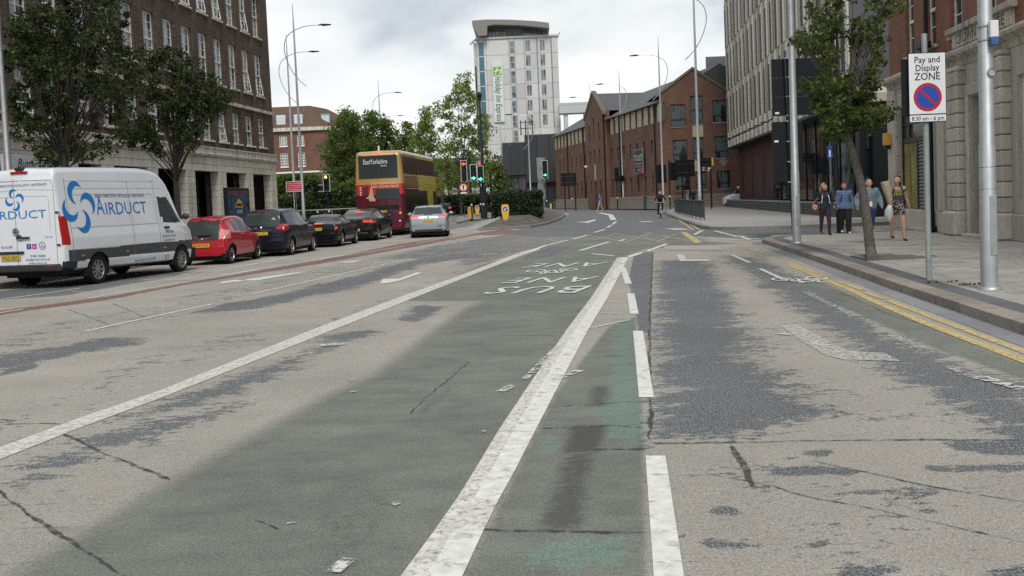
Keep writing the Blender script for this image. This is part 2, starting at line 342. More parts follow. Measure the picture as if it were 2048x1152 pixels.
# dark patches of older dressing
for q, ft, vv in (([(1308, 520), (1420, 520), (1470, 590), (1540, 720), (1640, 790), (1700, 830), (1600, 850), (1440, 885), (1300, 885), (1292, 760)], .45, .84),
                  ([(1430, 508), (1520, 515), (1700, 605), (1830, 685), (2048, 765), (2300, 860), (2300, 930), (1990, 890), (1860, 800), (1720, 720), (1600, 630), (1500, 560)], .45, .84),
                  ([(1300, 1500), (1330, 940), (1380, 1000), (1410, 1200), (1420, 1500)], .25, .55),
                  ([(1416, 1012), (1475, 1012), (1500, 1032), (1424, 1038)], .06, .95), ([(1400, 1072), (1500, 1080), (1528, 1096), (1400, 1100)], .06, .95), ([(1620, 1082), (1662, 1080), (1660, 1092), (1610, 1096)], .05, .8), ([(1535, 938), (1620, 930), (1720, 940), (1710, 952), (1560, 950)], .05, .9),
                  ([(1880, 885), (2048, 880), (2200, 890), (2200, 920), (2000, 912), (1920, 900)], .08, .95), ([(1650, 978), (1880, 978), (1860, 988), (1660, 988)], .05, .8), ([(1615, 900), (1665, 900), (1660, 912), (1615, 912)], .05, .8), ([(1840, 930), (2060, 925), (2060, 945), (1860, 946)], .05, .8), ([(1840, 1015), (1880, 1020), (1870, 1032), (1835, 1030)], .05, .7),
                  ([(1650, 1140), (1800, 1125), (1780, 1160), (1660, 1170)], .06, .6), ([(1960, 1140), (2060, 1120), (2100, 1170), (1980, 1170)], .06, .7),
                  ([(0, 708), (120, 690), (210, 672), (300, 676), (285, 688), (200, 702), (100, 720), (-100, 760), (-100, 730)], .3, .8), ([(0, 745), (60, 725), (75, 735), (0, 752)], .1, .8), ([(328, 637), (440, 608), (560, 588), (660, 560), (640, 590), (590, 602), (520, 618), (380, 628)], .3, .8),
                  ([(560, 588), (660, 562), (780, 528), (900, 506), (985, 510), (860, 528), (740, 570), (650, 594)], .4, .75), ([(790, 640), (830, 612), (900, 612), (870, 632), (830, 645)], .2, .85), ([(640, 670), (730, 655), (790, 656), (700, 702), (640, 712), (560, 740), (580, 715)], .3, .62),
                  ([(0, 955), (130, 872), (314, 837), (515, 800), (470, 832), (314, 885), (157, 938), (0, 1022)], .35, .70), ([(157, 860), (314, 800), (480, 740), (640, 690), (640, 720), (500, 790), (330, 830)], .3, .68), ([(930, 495), (1060, 505), (1000, 520), (930, 535), (900, 525)], .3, .55), ([(1065, 505), (1110, 492), (1140, 495), (1100, 515), (1040, 520)], .1, .9),
                  ([(-100, 860), (300, 690), (560, 650), (600, 672), (200, 800), (-100, 940)], .4, .36), ([(300, 600), (480, 570), (700, 520), (860, 500), (760, 540), (520, 590), (360, 622)], .3, .40), ([(-50, 690), (100, 640), (300, 610), (420, 610), (260, 660), (-50, 760)], .4, .36), ([(640, 640), (820, 570), (960, 520), (980, 530), (800, 600), (640, 668)], .2, .36), ([(1300, 900), (1640, 900), (2060, 1000), (2060, 1160), (1320, 1160)], .5, .30), ([(1480, 560), (1560, 640), (1700, 760), (1860, 850), (1660, 860), (1520, 680)], .3, .37)):
    paint('dark', q, ft, vv)
paint('red', [(-60, 628), (72, 612), (219, 592), (372, 565), (640, 520), (800, 487), (950, 466), (1010, 459), (1050, 462), (960, 470), (850, 490), (640, 528), (372, 570), (219, 600), (72, 620), (-60, 640)], .05, .66)
paint('red', [(930, 468), (1015, 459), (1062, 462), (985, 471)], .2, .8)
road_m = bpy.data.materials.new('road_surface'); road_m.use_nodes = True; t = road_m.node_tree; b = t.nodes['Principled BSDF']
b.inputs['Roughness'].default_value = .82; b.inputs['Specular IOR Level'].default_value = .28
co = N(t, 'ShaderNodeTexCoord')
def noise(t, co, sc, det=6., ro=.6, mapscale=None):
    src = co.outputs['Object']
    if mapscale: m_ = N(t, 'ShaderNodeMapping'); m_.inputs['Scale'].default_value = mapscale; L(t, src, m_.inputs[0]); src = m_.outputs[0]
    n = N(t, 'ShaderNodeTexNoise', i_Scale=sc, i_Detail=det, i_Roughness=ro); L(t, src, n.inputs[0]); return n.outputs[0]
def math_(t, op, a, b=None, c=None):
    n = N(t, 'ShaderNodeMath', operation=op)
    for i, v in enumerate((a, b, c)):
        if v is None: continue
        if isinstance(v, (int, float)): n.inputs[i].default_value = v
        else: L(t, v, n.inputs[i])
    return n.outputs[0]
def mixc(t, f, a, b_, blend='MIX'):
    n = N(t, 'ShaderNodeMix', data_type='RGBA', blend_type=blend)
    if isinstance(f, (int, float)): n.inputs[0].default_value = f
    else: L(t, f, n.inputs[0])
    for i, v in ((6, a), (7, b_)):
        if isinstance(v, tuple): n.inputs[i].default_value = (*v, 1)
        else: L(t, v, n.inputs[i])
    return n.outputs[2]
def stretch(v, lo_=.30, hi_=.70):
    m_ = N(t, 'ShaderNodeMapRange', i_1=lo_, i_2=hi_, i_3=0., i_4=1.); L(t, v, m_.inputs[0]); return m_.outputs[0]
nA = stretch(noise(t, co, .8, 10., .68)); nB = stretch(noise(t, co, 2.6, 10., .74, (.7, 1.35, 1)), .33, .67); nC = stretch(noise(t, co, 13., 9., .78, (.7, 1.2, 1)), .33, .67)
nE = math_(t, 'ADD', math_(t, 'ADD', math_(t, 'MULTIPLY', nA, .22), math_(t, 'MULTIPLY', nB, .38)), math_(t, 'MULTIPLY', nC, .40))
gr = stretch(noise(t, co, 80., 4., .8), .36, .64); gr2 = stretch(noise(t, co, 30., 7., .9), .34, .66); big = noise(t, co, .35, 6., .6); gr3 = stretch(noise(t, co, 150., 3., .7), .36, .64)
def edge(attr, amt, w=.06):
    a = N(t, 'ShaderNodeAttribute', attribute_name=attr).outputs['Fac']
    s_ = math_(t, 'ADD', a, math_(t, 'MULTIPLY', math_(t, 'SUBTRACT', nE, .5), amt))
    m_ = N(t, 'ShaderNodeMapRange', interpolation_type='SMOOTHSTEP', i_1=.5-w, i_2=.5+w, i_3=0., i_4=1.); L(t, s_, m_.inputs[0])
    return m_.outputs[0]
beige = mixc(t, math_(t, 'ADD', math_(t, 'MULTIPLY', nA, .5), math_(t, 'MULTIPLY', nB, .5)), (.292, .272, .236), (.40, .375, .33))
specks = N(t, 'ShaderNodeMapRange', i_1=.12, i_2=.30, i_3=.75, i_4=0.); L(t, gr2, specks.inputs[0])
beige = mixc(t, specks.outputs[0], beige, (.115, .11, .105))
wear_ = N(t, 'ShaderNodeMapRange', i_1=.62, i_2=.72, i_3=0., i_4=.55); L(t, math_(t, 'ADD', math_(t, 'MULTIPLY', nB, .55), math_(t, 'MULTIPLY', nC, .45)), wear_.inputs[0]); beige = mixc(t, math_(t, 'MULTIPLY', wear_.outputs[0], stretch(noise(t, co, .45, 4.), .45, .6)), beige, (.12, .12, .122))
darkc = mixc(t, gr2, (.05, .054, .060), (.165, .17, .178))
dsp = N(t, 'ShaderNodeMapRange', i_1=.68, i_2=.84, i_3=0., i_4=.85); L(t, gr, dsp.inputs[0]); darkc = mixc(t, dsp.outputs[0], darkc, (.40, .395, .38))
greenc = mixc(t, math_(t, 'ADD', math_(t, 'MULTIPLY', nB, .5), math_(t, 'MULTIPLY', nA, .5)), (.11, .120, .103), (.24, .246, .215))
c = mixc(t, edge('asph', .8, .1), beige, mixc(t, nB, (.115, .118, .122), (.175, .178, .18)))
c = mixc(t, edge('green', .42, .24), c, greenc)
tl = edge('teal', 1.5, .09); c = mixc(t, math_(t, 'MULTIPLY', tl, .52), c, mixc(t, nC, (.10, .19, .15), (.18, .32, .255)))
c = mixc(t, edge('red', .9, .12), c, mixc(t, nB, (.165, .095, .085), (.24, .135, .118)))
c = mixc(t, math_(t, 'MULTIPLY', edge('oil', .8, .22), .72), c, (.055, .052, .047))
c = mixc(t, edge('dark', 1.5, .07), c, darkc)
gm = N(t, 'ShaderNodeMapRange', i_1=0., i_2=1., i_3=.22, i_4=1.9); L(t, math_(t, 'ADD', math_(t, 'ADD', math_(t, 'MULTIPLY', gr, .5), math_(t, 'MULTIPLY', gr3, .25)), math_(t, 'MULTIPLY', gr2, .25)), gm.inputs[0])
bm_ = N(t, 'ShaderNodeMapRange', i_1=.3, i_2=.7, i_3=.86, i_4=1.12); L(t, big, bm_.inputs[0])
sc = N(t, 'ShaderNodeVectorMath', operation='SCALE'); L(t, c, sc.inputs[0]); L(t, math_(t, 'MULTIPLY', gm.outputs[0], bm_.outputs[0]), sc.inputs['Scale']); L(t, sc.outputs[0], b.inputs['Base Color'])
bp = N(t, 'ShaderNodeBump', i_Strength=.55, i_Distance=.006); L(t, gr, bp.inputs['Height']); L(t, bp.outputs[0], b.inputs['Normal'])
road = npmesh('road', V, Fq, road_m); tag(road, kind='structure')
for n_, a in masks.items():
    at = road.data.attributes.new(n_, 'FLOAT', 'POINT'); at.data.foreach_set('value', a.astype('f4'))
ground_m = stone('ground_asphalt', (.14, .14, .14), (.08, .08, .08), .5, False)
g = npmesh('ground', [(-2500, -60, -.03), (2500, -60, -.03), (2500, 4000, -.03), (-2500, 4000, -.03)], [(0, 1, 2, 3)], ground_m); tag(g, kind='structure')
# ------------------------------------------------------------------ painted markings
mark_m = wear(mat('road_paint', (.66, .65, .61), .6, var=.18, scale=12.), .36, 9., .10)
mark_old = wear(mat('road_paint_old', (.60, .58, .52), .65, var=.2, scale=10.), .40, 24., .10); mark_scrap = wear(mat('road_paint_scrap', (.58, .57, .53), .65, var=.2, scale=10.), .50, 13., .04)
mark_arrow = wear(mat('road_paint_arrow', (.58, .57, .53), .65, var=.2, scale=10.), .50, 26., .10)
mark_faint = wear(mat('road_paint_faint', (.55, .53, .47), .7, var=.2, scale=10.), .54, 16., .10)
yel_m = wear(mat('road_paint_yellow', (.56, .44, .19), .6, var=.15, scale=8.), .41, 14., .1)
yel_old = wear(mat('road_paint_yellow_old', (.50, .42, .22), .65, var=.15, scale=8.), .5, 8., .1)
crack_m = wear(mat('road_crack_tar', (.04, .04, .042), .7, var=.2), .49, 11., .12)
ZC = [0]
def mark(name, polys, m, z=.006):
    ZC[0] += 1; z += ZC[0]*4e-5; mb = MB()
    for p in polys: mb.poly([G(x, y, 0)[:2] + (z,) if False else (G(x, y)[0], G(x, y)[1], z) for x, y in p])
    return mb.build(name, m, road)
def crack(pts, wid):
    P = [G(x, y) for x, y in pts]; Q = []; r = random.Random(int(pts[0][0]*7 + pts[0][1]))
    for a, b_ in zip(P, P[1:]):
        n = max(2, int((b_-a).length/.06)); d = (b_-a).normalized(); nn = Vector((-d.y, d.x, 0))
        for i in range(n): Q.append((a.lerp(b_, i/n) + nn*(r.gauss(0, .003) + .004*math.sin(len(Q)*.9+a.x) + .006*math.sin(len(Q)*.23)), 1 + .35*math.sin(len(Q)*.31+a.y) + r.gauss(0, .18)))
    Q.append((P[-1], .3)); Q[0] = (Q[0][0], .3); mb = MB(); l = []; rr = []
    for i, (p, k) in enumerate(Q):
        d = (Q[min(i+1, len(Q)-1)][0] - Q[max(i-1, 0)][0]).normalized(); nn = Vector((-d.y, d.x, 0))*wid*.5*k; l.append(p + nn + Vector((0, 0, .004))); rr.append(p - nn + Vector((0, 0, .004)))
    for i in range(len(Q)-1): mb.quad(rr[i], rr[i+1], l[i+1], l[i])
    return mb.build('road_crack', crack_m, road)
def mline(name, pts, wid, m, z=.006, smooth_n=0):                 # a ribbon of constant width along picked points
    ZC[0] += 1; z += ZC[0]*4e-5; P = [G(x, y) for x, y in pts]; mb = MB(); l = []; r = []
    for i, p in enumerate(P):
        d = (P[min(i+1, len(P)-1)] - P[max(i-1, 0)]).normalized(); n_ = Vector((-d.y, d.x, 0))
        l.append(p + n_*wid/2 + Vector((0, 0, z))); r.append(p - n_*wid/2 + Vector((0, 0, z)))
    for i in range(len(P)-1): mb.quad(r[i], r[i+1], l[i+1], l[i])
    return mb.build(name, m, road)
# bus lane boundary: solid half and a worn older half beside it
ly = [1240, 1152, 1063, 1000, 944, 856, 790, 659, 596, 515]; lx = [738, 803, 869, 913, 948, 1001, 1045, 1134, 1182, 1235]; rx0 = [884, 926, 967, 998, 1029, 1074, 1108, 1177, 1215, 1257]
def strip(u0, u1, rng_): return [[(lx[i]*(1-u0)+rx0[i]*u0, ly[i]), (lx[i]*(1-u1)+rx0[i]*u1, ly[i]), (lx[i+1]*(1-u1)+rx0[i+1]*u1, ly[i+1]), (lx[i+1]*(1-u0)+rx0[i+1]*u0, ly[i+1])] for i in rng_]
mark('bus_lane_line', strip(.40, 1., (0, 1, 3, 4, 5, 6, 7, 8)), mark_m); mark('bus_lane_line_worn', strip(0., .40, range(9)) + strip(.40, 1., (2,)), mark_old)
mark('lane_line', [[(-300, 1020), (-300, 1050), (0, 920), (157, 858), (157, 838), (0, 896)], [(157, 838), (157, 858), (314, 800), (314, 784)], [(314, 784), (314, 800), (640, 671), (640, 654)], [(640, 654), (640, 671), (796, 609), (796, 596)], [(796, 596), (796, 609), (899, 568), (899, 559)], [(899, 559), (899, 568), (1042, 512), (1038, 506)], [(1036, 506), (1042, 512), (1080, 499), (1074, 496)]], mark_old)
for q in ([(1291, 913), (1331, 913), (1369, 1160), (1308, 1160)], [(1266, 662.5), (1286, 662.5), (1308, 796), (1278, 796)], [(1254.7, 587.5), (1268.8, 587.5), (1277.5, 628.4), (1260, 628.4)], [(1240.6, 535), (1250.6, 535), (1264, 568), (1250, 568)], [(1256, 512), (1258, 516), (1285, 507), (1283, 504.5)], [(1293, 501), (1296, 503.5), (1336, 488.5), (1332, 487)]):
    mark('lane_dash', [q], mark_m)
for a in ([(170, 663), (425, 608.5)], [(502, 589), (640, 558), (774, 528)], [(1050, 505), (1077, 497)]): mline('lane_dash', a, .10, mark_old)
for a in ([(-40, 632), (46, 619)], [(175, 597), (372, 564.5)], [(437, 553), (512, 539)], [(640, 519), (736, 504), (808, 493)], [(832, 487), (948, 466)], [(0, 600), (160, 577)], [(281, 561), (431, 543), (600, 511.5)], [(442, 552), (683, 511)], [(360, 550), (576, 518)], [(600, 512), (669, 501)], [(696, 497), (740, 489)], [(756, 484.5), (822, 471)], [(905, 466), (945, 459)], [(838, 497), (1005, 470)], [(955, 466.3), (1030, 467.2)], [(900, 477), (960, 466)]):
    mline('lane_line', a, .09, mark_m)
for a in ([(140, 583), (200, 585)], [(0, 612), (44, 614)], [(290, 560), (400, 561)], [(360, 548), (420, 552)]): mline('lane_line_old', a, .14, mark_faint)
for a in ([(1062, 503), (1090, 491.5)], [(1090, 491.5), (1137, 480.5)], [(1146, 478.5), (1176, 470)], [(1188, 465.5), (1211, 458.5)], [(1214, 455.5), (1223, 450.5)], [(1225, 449), (1233, 443)], [(1160, 501.5), (1218, 484)], [(1184, 508), (1228, 512)], [(1236, 483), (1250, 479)]): mline('centre_dash', a, .14, mark_m)
mark('hatched_taper', [[(1195, 425.5), (1202, 425.5), (1226, 429.5), (1233, 440), (1221, 440), (1217, 431)]], mark_m)
# yellow lines: double along the kerb, box junction
for a in ([(1575, 529), (1640, 556), (1696, 578), (1740, 600), (1852, 648), (2048, 723), (2300, 822)],): mline('double_yellow_line', a, .11, yel_m)
for a in ([(1575, 524.5), (1647, 553)], [(1677, 564), (1725, 580.5)], [(1731, 586), (1769, 599)], [(1774, 601), (1888, 645), (2048, 705), (2300, 800)]): mline('double_yellow_line', a, .09, yel_m)
for a in ([(1338, 424), (1366, 440), (1398, 459)], [(1332, 424.5), (1357, 440), (1387, 460)]): mline('double_yellow_line', a, .09, yel_m)
for a in ([(1470, 489), (1500, 500)], [(1490, 497), (1540, 512)], [(1502, 507), (1530, 515)], [(1468, 490), (1492, 486)]): mline('double_yellow_line', a, .09, yel_old)
mark('box_junction_edge', [[(1361, 465), (1373, 465), (1405, 485), (1390, 487)]], yel_m)
for a in ([(1200, 467), (1365, 465)], [(1160, 486.5), (1395, 485)], [(1170, 470), (1260, 486)], [(1230, 467), (1330, 485)], [(1290, 466), (1390, 484)], [(1250, 486), (1300, 466)], [(1310, 486), (1355, 467)], [(1190, 480), (1230, 468)], [(860, 492), (1120, 474)], [(900, 496), (1200, 477)], [(960, 475), (1090, 489)], [(1010, 472), (1130, 483)]): mline('box_junction_line', a, .11, yel_old)
for a in ([(1200, 471), (1340, 469.5)], [(1150, 476), (1300, 474)], [(860, 485), (1150, 481)], [(980, 478), (1200, 475)], [(1180, 491), (1330, 488)]): mline('crossing_line_old', a, .12, mark_faint)
# near side cycle lane, give way marks, arrows
for a in ([(1464, 510.5), (1500, 526)], [(1520, 538), (1570, 561)]): mline('cycle_lane_dash', a, .09, mark_old)
for a in ([(1610, 585), (1712, 634)], [(1784, 672), (1850, 700)], [(1900, 735), (1960, 760)]): mline('cycle_lane_dash', a, .10, mark_faint)
for a in ([(1480, 472), (1500, 480)], [(1430, 462), (1475, 474)], [(1388, 470), (1405, 461)], [(1462, 471), (1505, 473)], [(1470, 476), (1520, 478)], [(1440, 478), (1490, 481)]): mline('give_way_dash', a, .16, mark_old)
mark('turn_arrow', [[(1352, 510), (1366, 510), (1374, 520), (1360, 523)], [(1374, 520), (1415, 519.5), (1422, 522.5), (1360, 523)]], mark_old)
mark('stop_line_patch', [[(1326, 492), (1433, 491), (1446, 500.5), (1331, 500.5)]], mat('patch_concrete', (.36, .34, .33), .8, var=.12))
mark('worn_arrow', [[(1560, 652), (1592, 650), (1648, 680), (1606, 685)], [(1606, 685), (1648, 680), (1698, 706), (1652, 712)], [(1652, 712), (1698, 704), (1770, 708), (1800, 724), (1690, 721)]], mark_arrow)
mark('lane_arrow', [[(760, 568), (765, 559), (799, 558), (798, 562.5), (775, 567)], [(799, 558), (834, 545.6), (845, 546), (798, 562.5)]], mark_m)
mark('lane_arrow', [[(439, 568.5), (444, 564), (469, 560.3), (494, 561.9), (480, 563.5)], [(490, 559.5), (594, 545.6), (608, 545.6), (512, 562), (494, 561.9)]], mark_m)
mark('lane_arrow', [[(676, 528), (694, 523), (730, 519.5), (712, 525)]], mark_old)
mark('lane_arrow', [[(1150, 444), (1172, 443.5), (1190, 439), (1192, 441), (1176, 446)], ], mark_m); mark('lane_arrow', [[(1278, 443.3), (1303, 442.6), (1303, 444), (1284, 444.5)]], mark_m)
mark('junction_mark', [[(1328, 457.5), (1360, 457), (1384, 459.5), (1350, 460)]], mark_old)
# BUS / LANE lettering, written for traffic coming towards the camera
def road_text(s, pa, pb, hgt, m=mark_m):                          # from pa (photo left) to pb (photo right) along its near edge
    a, b_ = G(*pa), G(*pb); xa = (a - b_).normalized(); ya = Vector((0, 0, 1)).cross(xa)     # reads from the far side
    vs, fs = text_geo(s, 1., spacing=1.18); xs = [v.x for v in vs]; ys = [v.y for v in vs]; wd = (a-b_).length
    k = wd/(max(xs)-min(xs)); ky = hgt/(max(ys)-min(ys)); mb = MB(); o = (a+b_)/2 - ya*(-hgt/2) - ya*hgt*1.0
    c_ = (max(xs)+min(xs))/2; cy_ = (max(ys)+min(ys))/2; o = (a+b_)/2 - ya*hgt/2
    mb.add([o + xa*(v.x-c_)*k + ya*(v.y-cy_)*ky + Vector((0, 0, .0125)) for v in vs], fs)
    return mb.build('road_lettering', m, road)
road_text('BUS', (960, 589), (1149, 587), 1.25); road_text('LANE', (1000, 567.5), (1216, 564), 1.15); road_text('LANE', (1040, 536), (1230, 532.5), 1.2)
def cycle_mark(c, ux, uy, wd, hgt, m):
    mb = MB(); 
    def P(x, y): return c + ux*x*wd + uy*y*hgt + Vector((0, 0, .013))
    def ring(cx, cy, r, w_):
        n = 18
        for i in range(n):
            a0, a1 = 2*math.pi*i/n, 2*math.pi*(i+1)/n
            mb.quad(P(cx+r*math.cos(a0), cy+r*1.0*math.sin(a0)), P(cx+r*math.cos(a1), cy+r*math.sin(a1)), P(cx+(r-w_)*math.cos(a1), cy+(r-w_)*math.sin(a1)), P(cx+(r-w_)*math.cos(a0), cy+(r-w_)*math.sin(a0)))
    def bar(x0, y0, x1, y1, w_=.035):
        d = Vector((x1-x0, y1-y0)).normalized(); nx, ny = -d.y*w_, d.x*w_
        mb.quad(P(x0+nx, y0+ny), P(x1+nx, y1+ny), P(x1-nx, y1-ny), P(x0-nx, y0-ny))
    ring(-.3, -.15, .2, .05); ring(.3, -.15, .2, .05)
    bar(-.3, -.15, -.12, .2); bar(-.12, .2, .2, .2); bar(.2, .2, 0, -.15); bar(0, -.15, -.12, .2); bar(0, -.15, -.3, -.15); bar(.3, -.15, .17, .33); bar(.17, .33, .3, .36); bar(-.16, .28, -.04, .28)
    return mb.build('cycle_symbol', m, road)
cycle_mark(G(1105, 543.5), Vector((-1, -.02, 0)), Vector((0, -1, 0)), 1.15, 1.9, mark_m)
cycle_mark(G(1604, 561), DT, -DS, .95, 1.6, mark_m)
# cracks and reinstatement seams
for a, wd in (([(127, 868), (200, 905), (270, 930), (340, 960)], .05), ([(-60, 940), (0, 985), (130, 1080), (270, 1165)], .045), ([(134, 618), (228, 653)], .03), ([(225, 607), (294, 636)], .03), ([(1462, 892), (1490, 940), (1508, 978)], .06), ([(1408, 947), (1508, 966), (1640, 1000), (1722, 1013), (1900, 1052), (2060, 1088)], .022), ([(1622, 922), (1740, 948), (1870, 976), (2060, 1006)], .022),
              ([(1296, 888), (1480, 886), (1620, 882), (1840, 880), (2060, 882)], .05), ([(1306, 504), (1303, 560), (1300, 630), (1299, 700), (1300, 880)], .05), ([(1076, 857), (1150, 857), (1215, 852), (1290, 856)], .035), ([(880, 1056), (960, 1060), (1060, 1064), (1290, 1066)], .05), ([(1010, 1035), (880, 1062)], .02), ([(1180, 899), (1250, 900), (1300, 898)], .05), ([(820, 828), (870, 780), (940, 724)], .03), ([(997, 671.5), (1110, 671.5)], .03), ([(510, 1040), (560, 1062)], .03), ([(630, 655), (760, 625), (980, 602), (1075, 603)], .02),
              ([(280, 700), (470, 690), (550, 688)], .02), ([(570, 690), (640, 680)], .02), ([(0, 849), (90, 848), (150, 850)], .05), ([(1680, 585), (1780, 630), (1850, 650)], .02), ([(590, 620), (640, 610), (760, 618)], .02), ([(1100, 815), (1300, 802)], .02)):
    crack(a, wd*.5)
for a, wd in (([(1560, 668), (1590, 672)], .1), ([(1110, 760), (1160, 742)], .08), ([(1180, 658), (1262, 640)], .06), ([(1120, 690), (1080, 730), (1050, 760)], .05), ([(1000, 785), (1026, 772)], .07), ([(1205, 604), (1243, 605)], .05), ([(1200, 627), (1245, 628)], .04), ([(665, 1148), (700, 1120)], .06), ([(640, 692), (690, 689)], .12), ([(784, 1012), (806, 1006)], .04), ([(960, 868), (974, 862)], .02), ([(700, 786), (716, 784)], .02), ([(574, 1050), (592, 1048)], .015), ([(1960, 756), (2048, 780)], .1)):
    mline('paint_scrap', a, wd*1.3, mark_scrap, .0065)
# ------------------------------------------------------------------ near pavement on the right
KS = [-6, 4, 10.4, 12.6, 14.9, 18.2, 23.5, 28, 31.2]; KT = [4.0, 4.03, 4.09, 4.12, 4.15, 4.24, 4.35, 4.40, 4.42]
def kt(s): return float(np.interp(s, KS, KT))
kerb_line = [(s, kt(s)) for s in np.arange(-6, 30.6, .915)]
c0 = kerb_line[-1]
for a in np.linspace(12, 90, 7): kerb_line.append((c0[0] + .3 + 2.2*math.sin(R_(a)), c0[1] + .15 + 2.2*(1-math.cos(R_(a)))))
s_e = kerb_line[-1][0]; tt = kerb_line[-1][1]
while tt < 30: tt += .915; kerb_line.append((s_e + .02*(tt-6), tt))
def offs(line, o):
    out = []
    for i, p in enumerate(line):
        a, b_ = line[max(i-1, 0)], line[min(i+1, len(line)-1)]; d = Vector((b_[0]-a[0], b_[1]-a[1])).normalized()
        out.append((p[0] - d.y*o, p[1] + d.x*o))
    return out
inner = offs(kerb_line, .30); strip2 = offs(kerb_line, .60); chan = offs(kerb_line, -.28)
def slabbox(mb, quad, z0, z1, jit=0.):
    dz = [random.uniform(-jit, jit) for _ in range(4)]
    b_ = [S(s, t_, z0) for s, t_ in quad]; tp = [S(s, t_, z1 + q) for (s, t_), q in zip(quad, dz)]
    mb.add(b_ + tp, [(4, 5, 6, 7), (0, 1, 5, 4), (1, 2, 6, 5), (2, 3, 7, 6), (3, 0, 4, 7)])
pave_m = stone('paving_slab', (.37, .35, .32), (.19, .178, .165), .75, False)
kerb_m = stone('kerb_granite', (.30, .262, .225), (.15, .135, .12), .8, False)
chan_m = stone('channel_concrete', (.25, .25, .26), (.15, .15, .155), .4, False)
edge_m = stone('edging_strip', (.13, .135, .145), (.09, .09, .095), .4, False)
joint_m = mat('paving_joint', (.12, .11, .095), .9, var=.25, scale=10)
pm = MB(); ov = [S(s, t_, .085) for s, t_ in strip2]
far_r = [S(s_e + 1, 30, .085), S(-6, 30, .085)]
pm.poly(ov + [S(-6, 30, .085)])
pavement = pm.build('pavement', joint_m); tag(pavement, kind='structure')
rest_k = MB(); 
for i in range(len(kerb_line)-1):
    a, b_, c_, d_ = kerb_line[i], kerb_line[i+1], inner[i+1], inner[i]
    g_ = .008; L1 = Vector((b_[0]-a[0], b_[1]-a[1])); q = g_/max(L1.length, .1)
    lerp = lambda p, r, u: (p[0]*(1-u)+r[0]*u, p[1]*(1-u)+r[1]*u)
    qd = [lerp(a, b_, q), lerp(b_, a, q), lerp(c_, d_, q), lerp(d_, c_, q)]
    if a[1] > 15: continue
    m_ = MB(); slabbox(m_, qd, -.05, .122, .003); m_.build('kerb_stone', kerb_m, pavement)
    c2 = chan[i], chan[i+1]
    if a[1] < 4.6 and a[0] > 3:
        m_ = MB(); slabbox(m_, [lerp(c2[0], c2[1], q), lerp(c2[1], c2[0], q), lerp(b_, a, q), lerp(a, b_, q)], -.04, .006 + random.uniform(-.001, .001)); m_.build('channel_block', chan_m, pavement)
    m_ = MB(); slabbox(m_, [qd[3], qd[2], lerp(strip2[i+1], strip2[i], q), lerp(strip2[i], strip2[i+1], q)], -.02, .119, .001); m_.build('edging_block', edge_m, pavement)
# slabs in courses across the pavement
far_slabs = MB(); n_s = 0
row = 0; s = 7.6
while s < s_e - .35:
    t_ = kt(min(s, 30)) + .61 + (0 if row % 2 else -.3)
    while t_ < 9.6 if s < 35 else False:
        t0, t1 = max(t_, kt(min(s+.4, 30)) + .605), t_ + .592
        s1 = s + .442
        if t1 - t0 > .05 and t0 < 9.6:
            X = S(s, t0)
            vis = X.x < .56*X.y + .6
            in_pit = (19.9 < s + .2 < 21.6 and 4.9 < (t0+t1)/2 < 6.1)
            if vis and not in_pit:
                mb = MB(); slabbox(mb, [(s, t0), (s1, t0), (s1, t1), (s, t1)], .06, .118, .0025)
                if s < 25.5: mb.build('paving_slab', pave_m, pavement)
                else: far_slabs.v, far_slabs.f, far_slabs.m = (far_slabs.add(mb.v, mb.f)).v, far_slabs.f, far_slabs.m
        t_ += .6
    s += .45; row += 1
tag(far_slabs.build('far_paving', pave_m, pavement), kind='stuff')
pit = MB(); slabbox(pit, [(19.95, 5.0), (21.5, 5.0), (21.5, 6.2), (19.95, 6.2)], .07, .112); pit.build('tree_pit', mat('tree_pit_gravel', (.13, .12, .105), .9, var=.3, scale=30, bump=.5), pavement)
# ------------------------------------------------------------------ far pavement on the right, beyond the side street
fp = [(96, 5.6), (82.9, 4.76), (70, 4.35), (61, 4.3), (52.9, 4.25), (46, 4.2), (43.2, 4.25)] + [(42.4 - 2.6*math.sin(R_(a)), 4.3 + 3.2*(1-math.cos(R_(a)))) for a in (15, 30, 45, 60, 75, 90)] + [(39.6, 12), (39.6, 30)]
fpi = offs(fp, .3)
mb = MB(); mb.poly([S(a, b_, .12) for a, b_ in fpi] + [S(96, 30, .12)]); fpo = mb.build('pavement', stone('far_pavement', (.31, .30, .28), (.17, .165, .16), .5, False)); tag(fpo, kind='structure')
for i in range(len(fp)-1):
    n_ = max(1, int(math.dist(fp[i], fp[i+1])/3))
    mb = MB(); slabbox(mb, [fp[i], fp[i+1], fpi[i+1], fpi[i]], -.05, .128); mb.build('kerb_stone', stone('kerb_far', (.27, .25, .23), (.15, .14, .13), .5, False) if 'kerb_far' not in MATS else MATS['kerb_far'], fpo)
# pavement on the far bank, under the long brick offices
mb = MB(); mb.poly([(40, 99.5, .1), (40, 102, .1), (40, 175, .1), (-3, 175, .1), (6.4, 146, .1), (9.9, 122.5, .1), (12.5, 108, .1), (15.2, 99.5, .1)]); bank = tag(mb.build('pavement', stone('bank_pavement', (.25, .235, .21), (.16, .15, .14), .5, False)), kind='structure')
mb = MB(); slab = [(15.2, 99.4), (12.5, 107.9), (9.8, 122.4), (6.3, 145.9)]
for i in range(3):
    a, b_ = slab[i], slab[i+1]
    mb = MB(); mb.prism([(a[0]-.25, a[1], -.02), (b_[0]-.25, b_[1], -.02), (b_[0], b_[1], -.02), (a[0], a[1], -.02)], (0, 0, .14)); mb.build('kerb_stone', MATS['kerb_far'], bank)
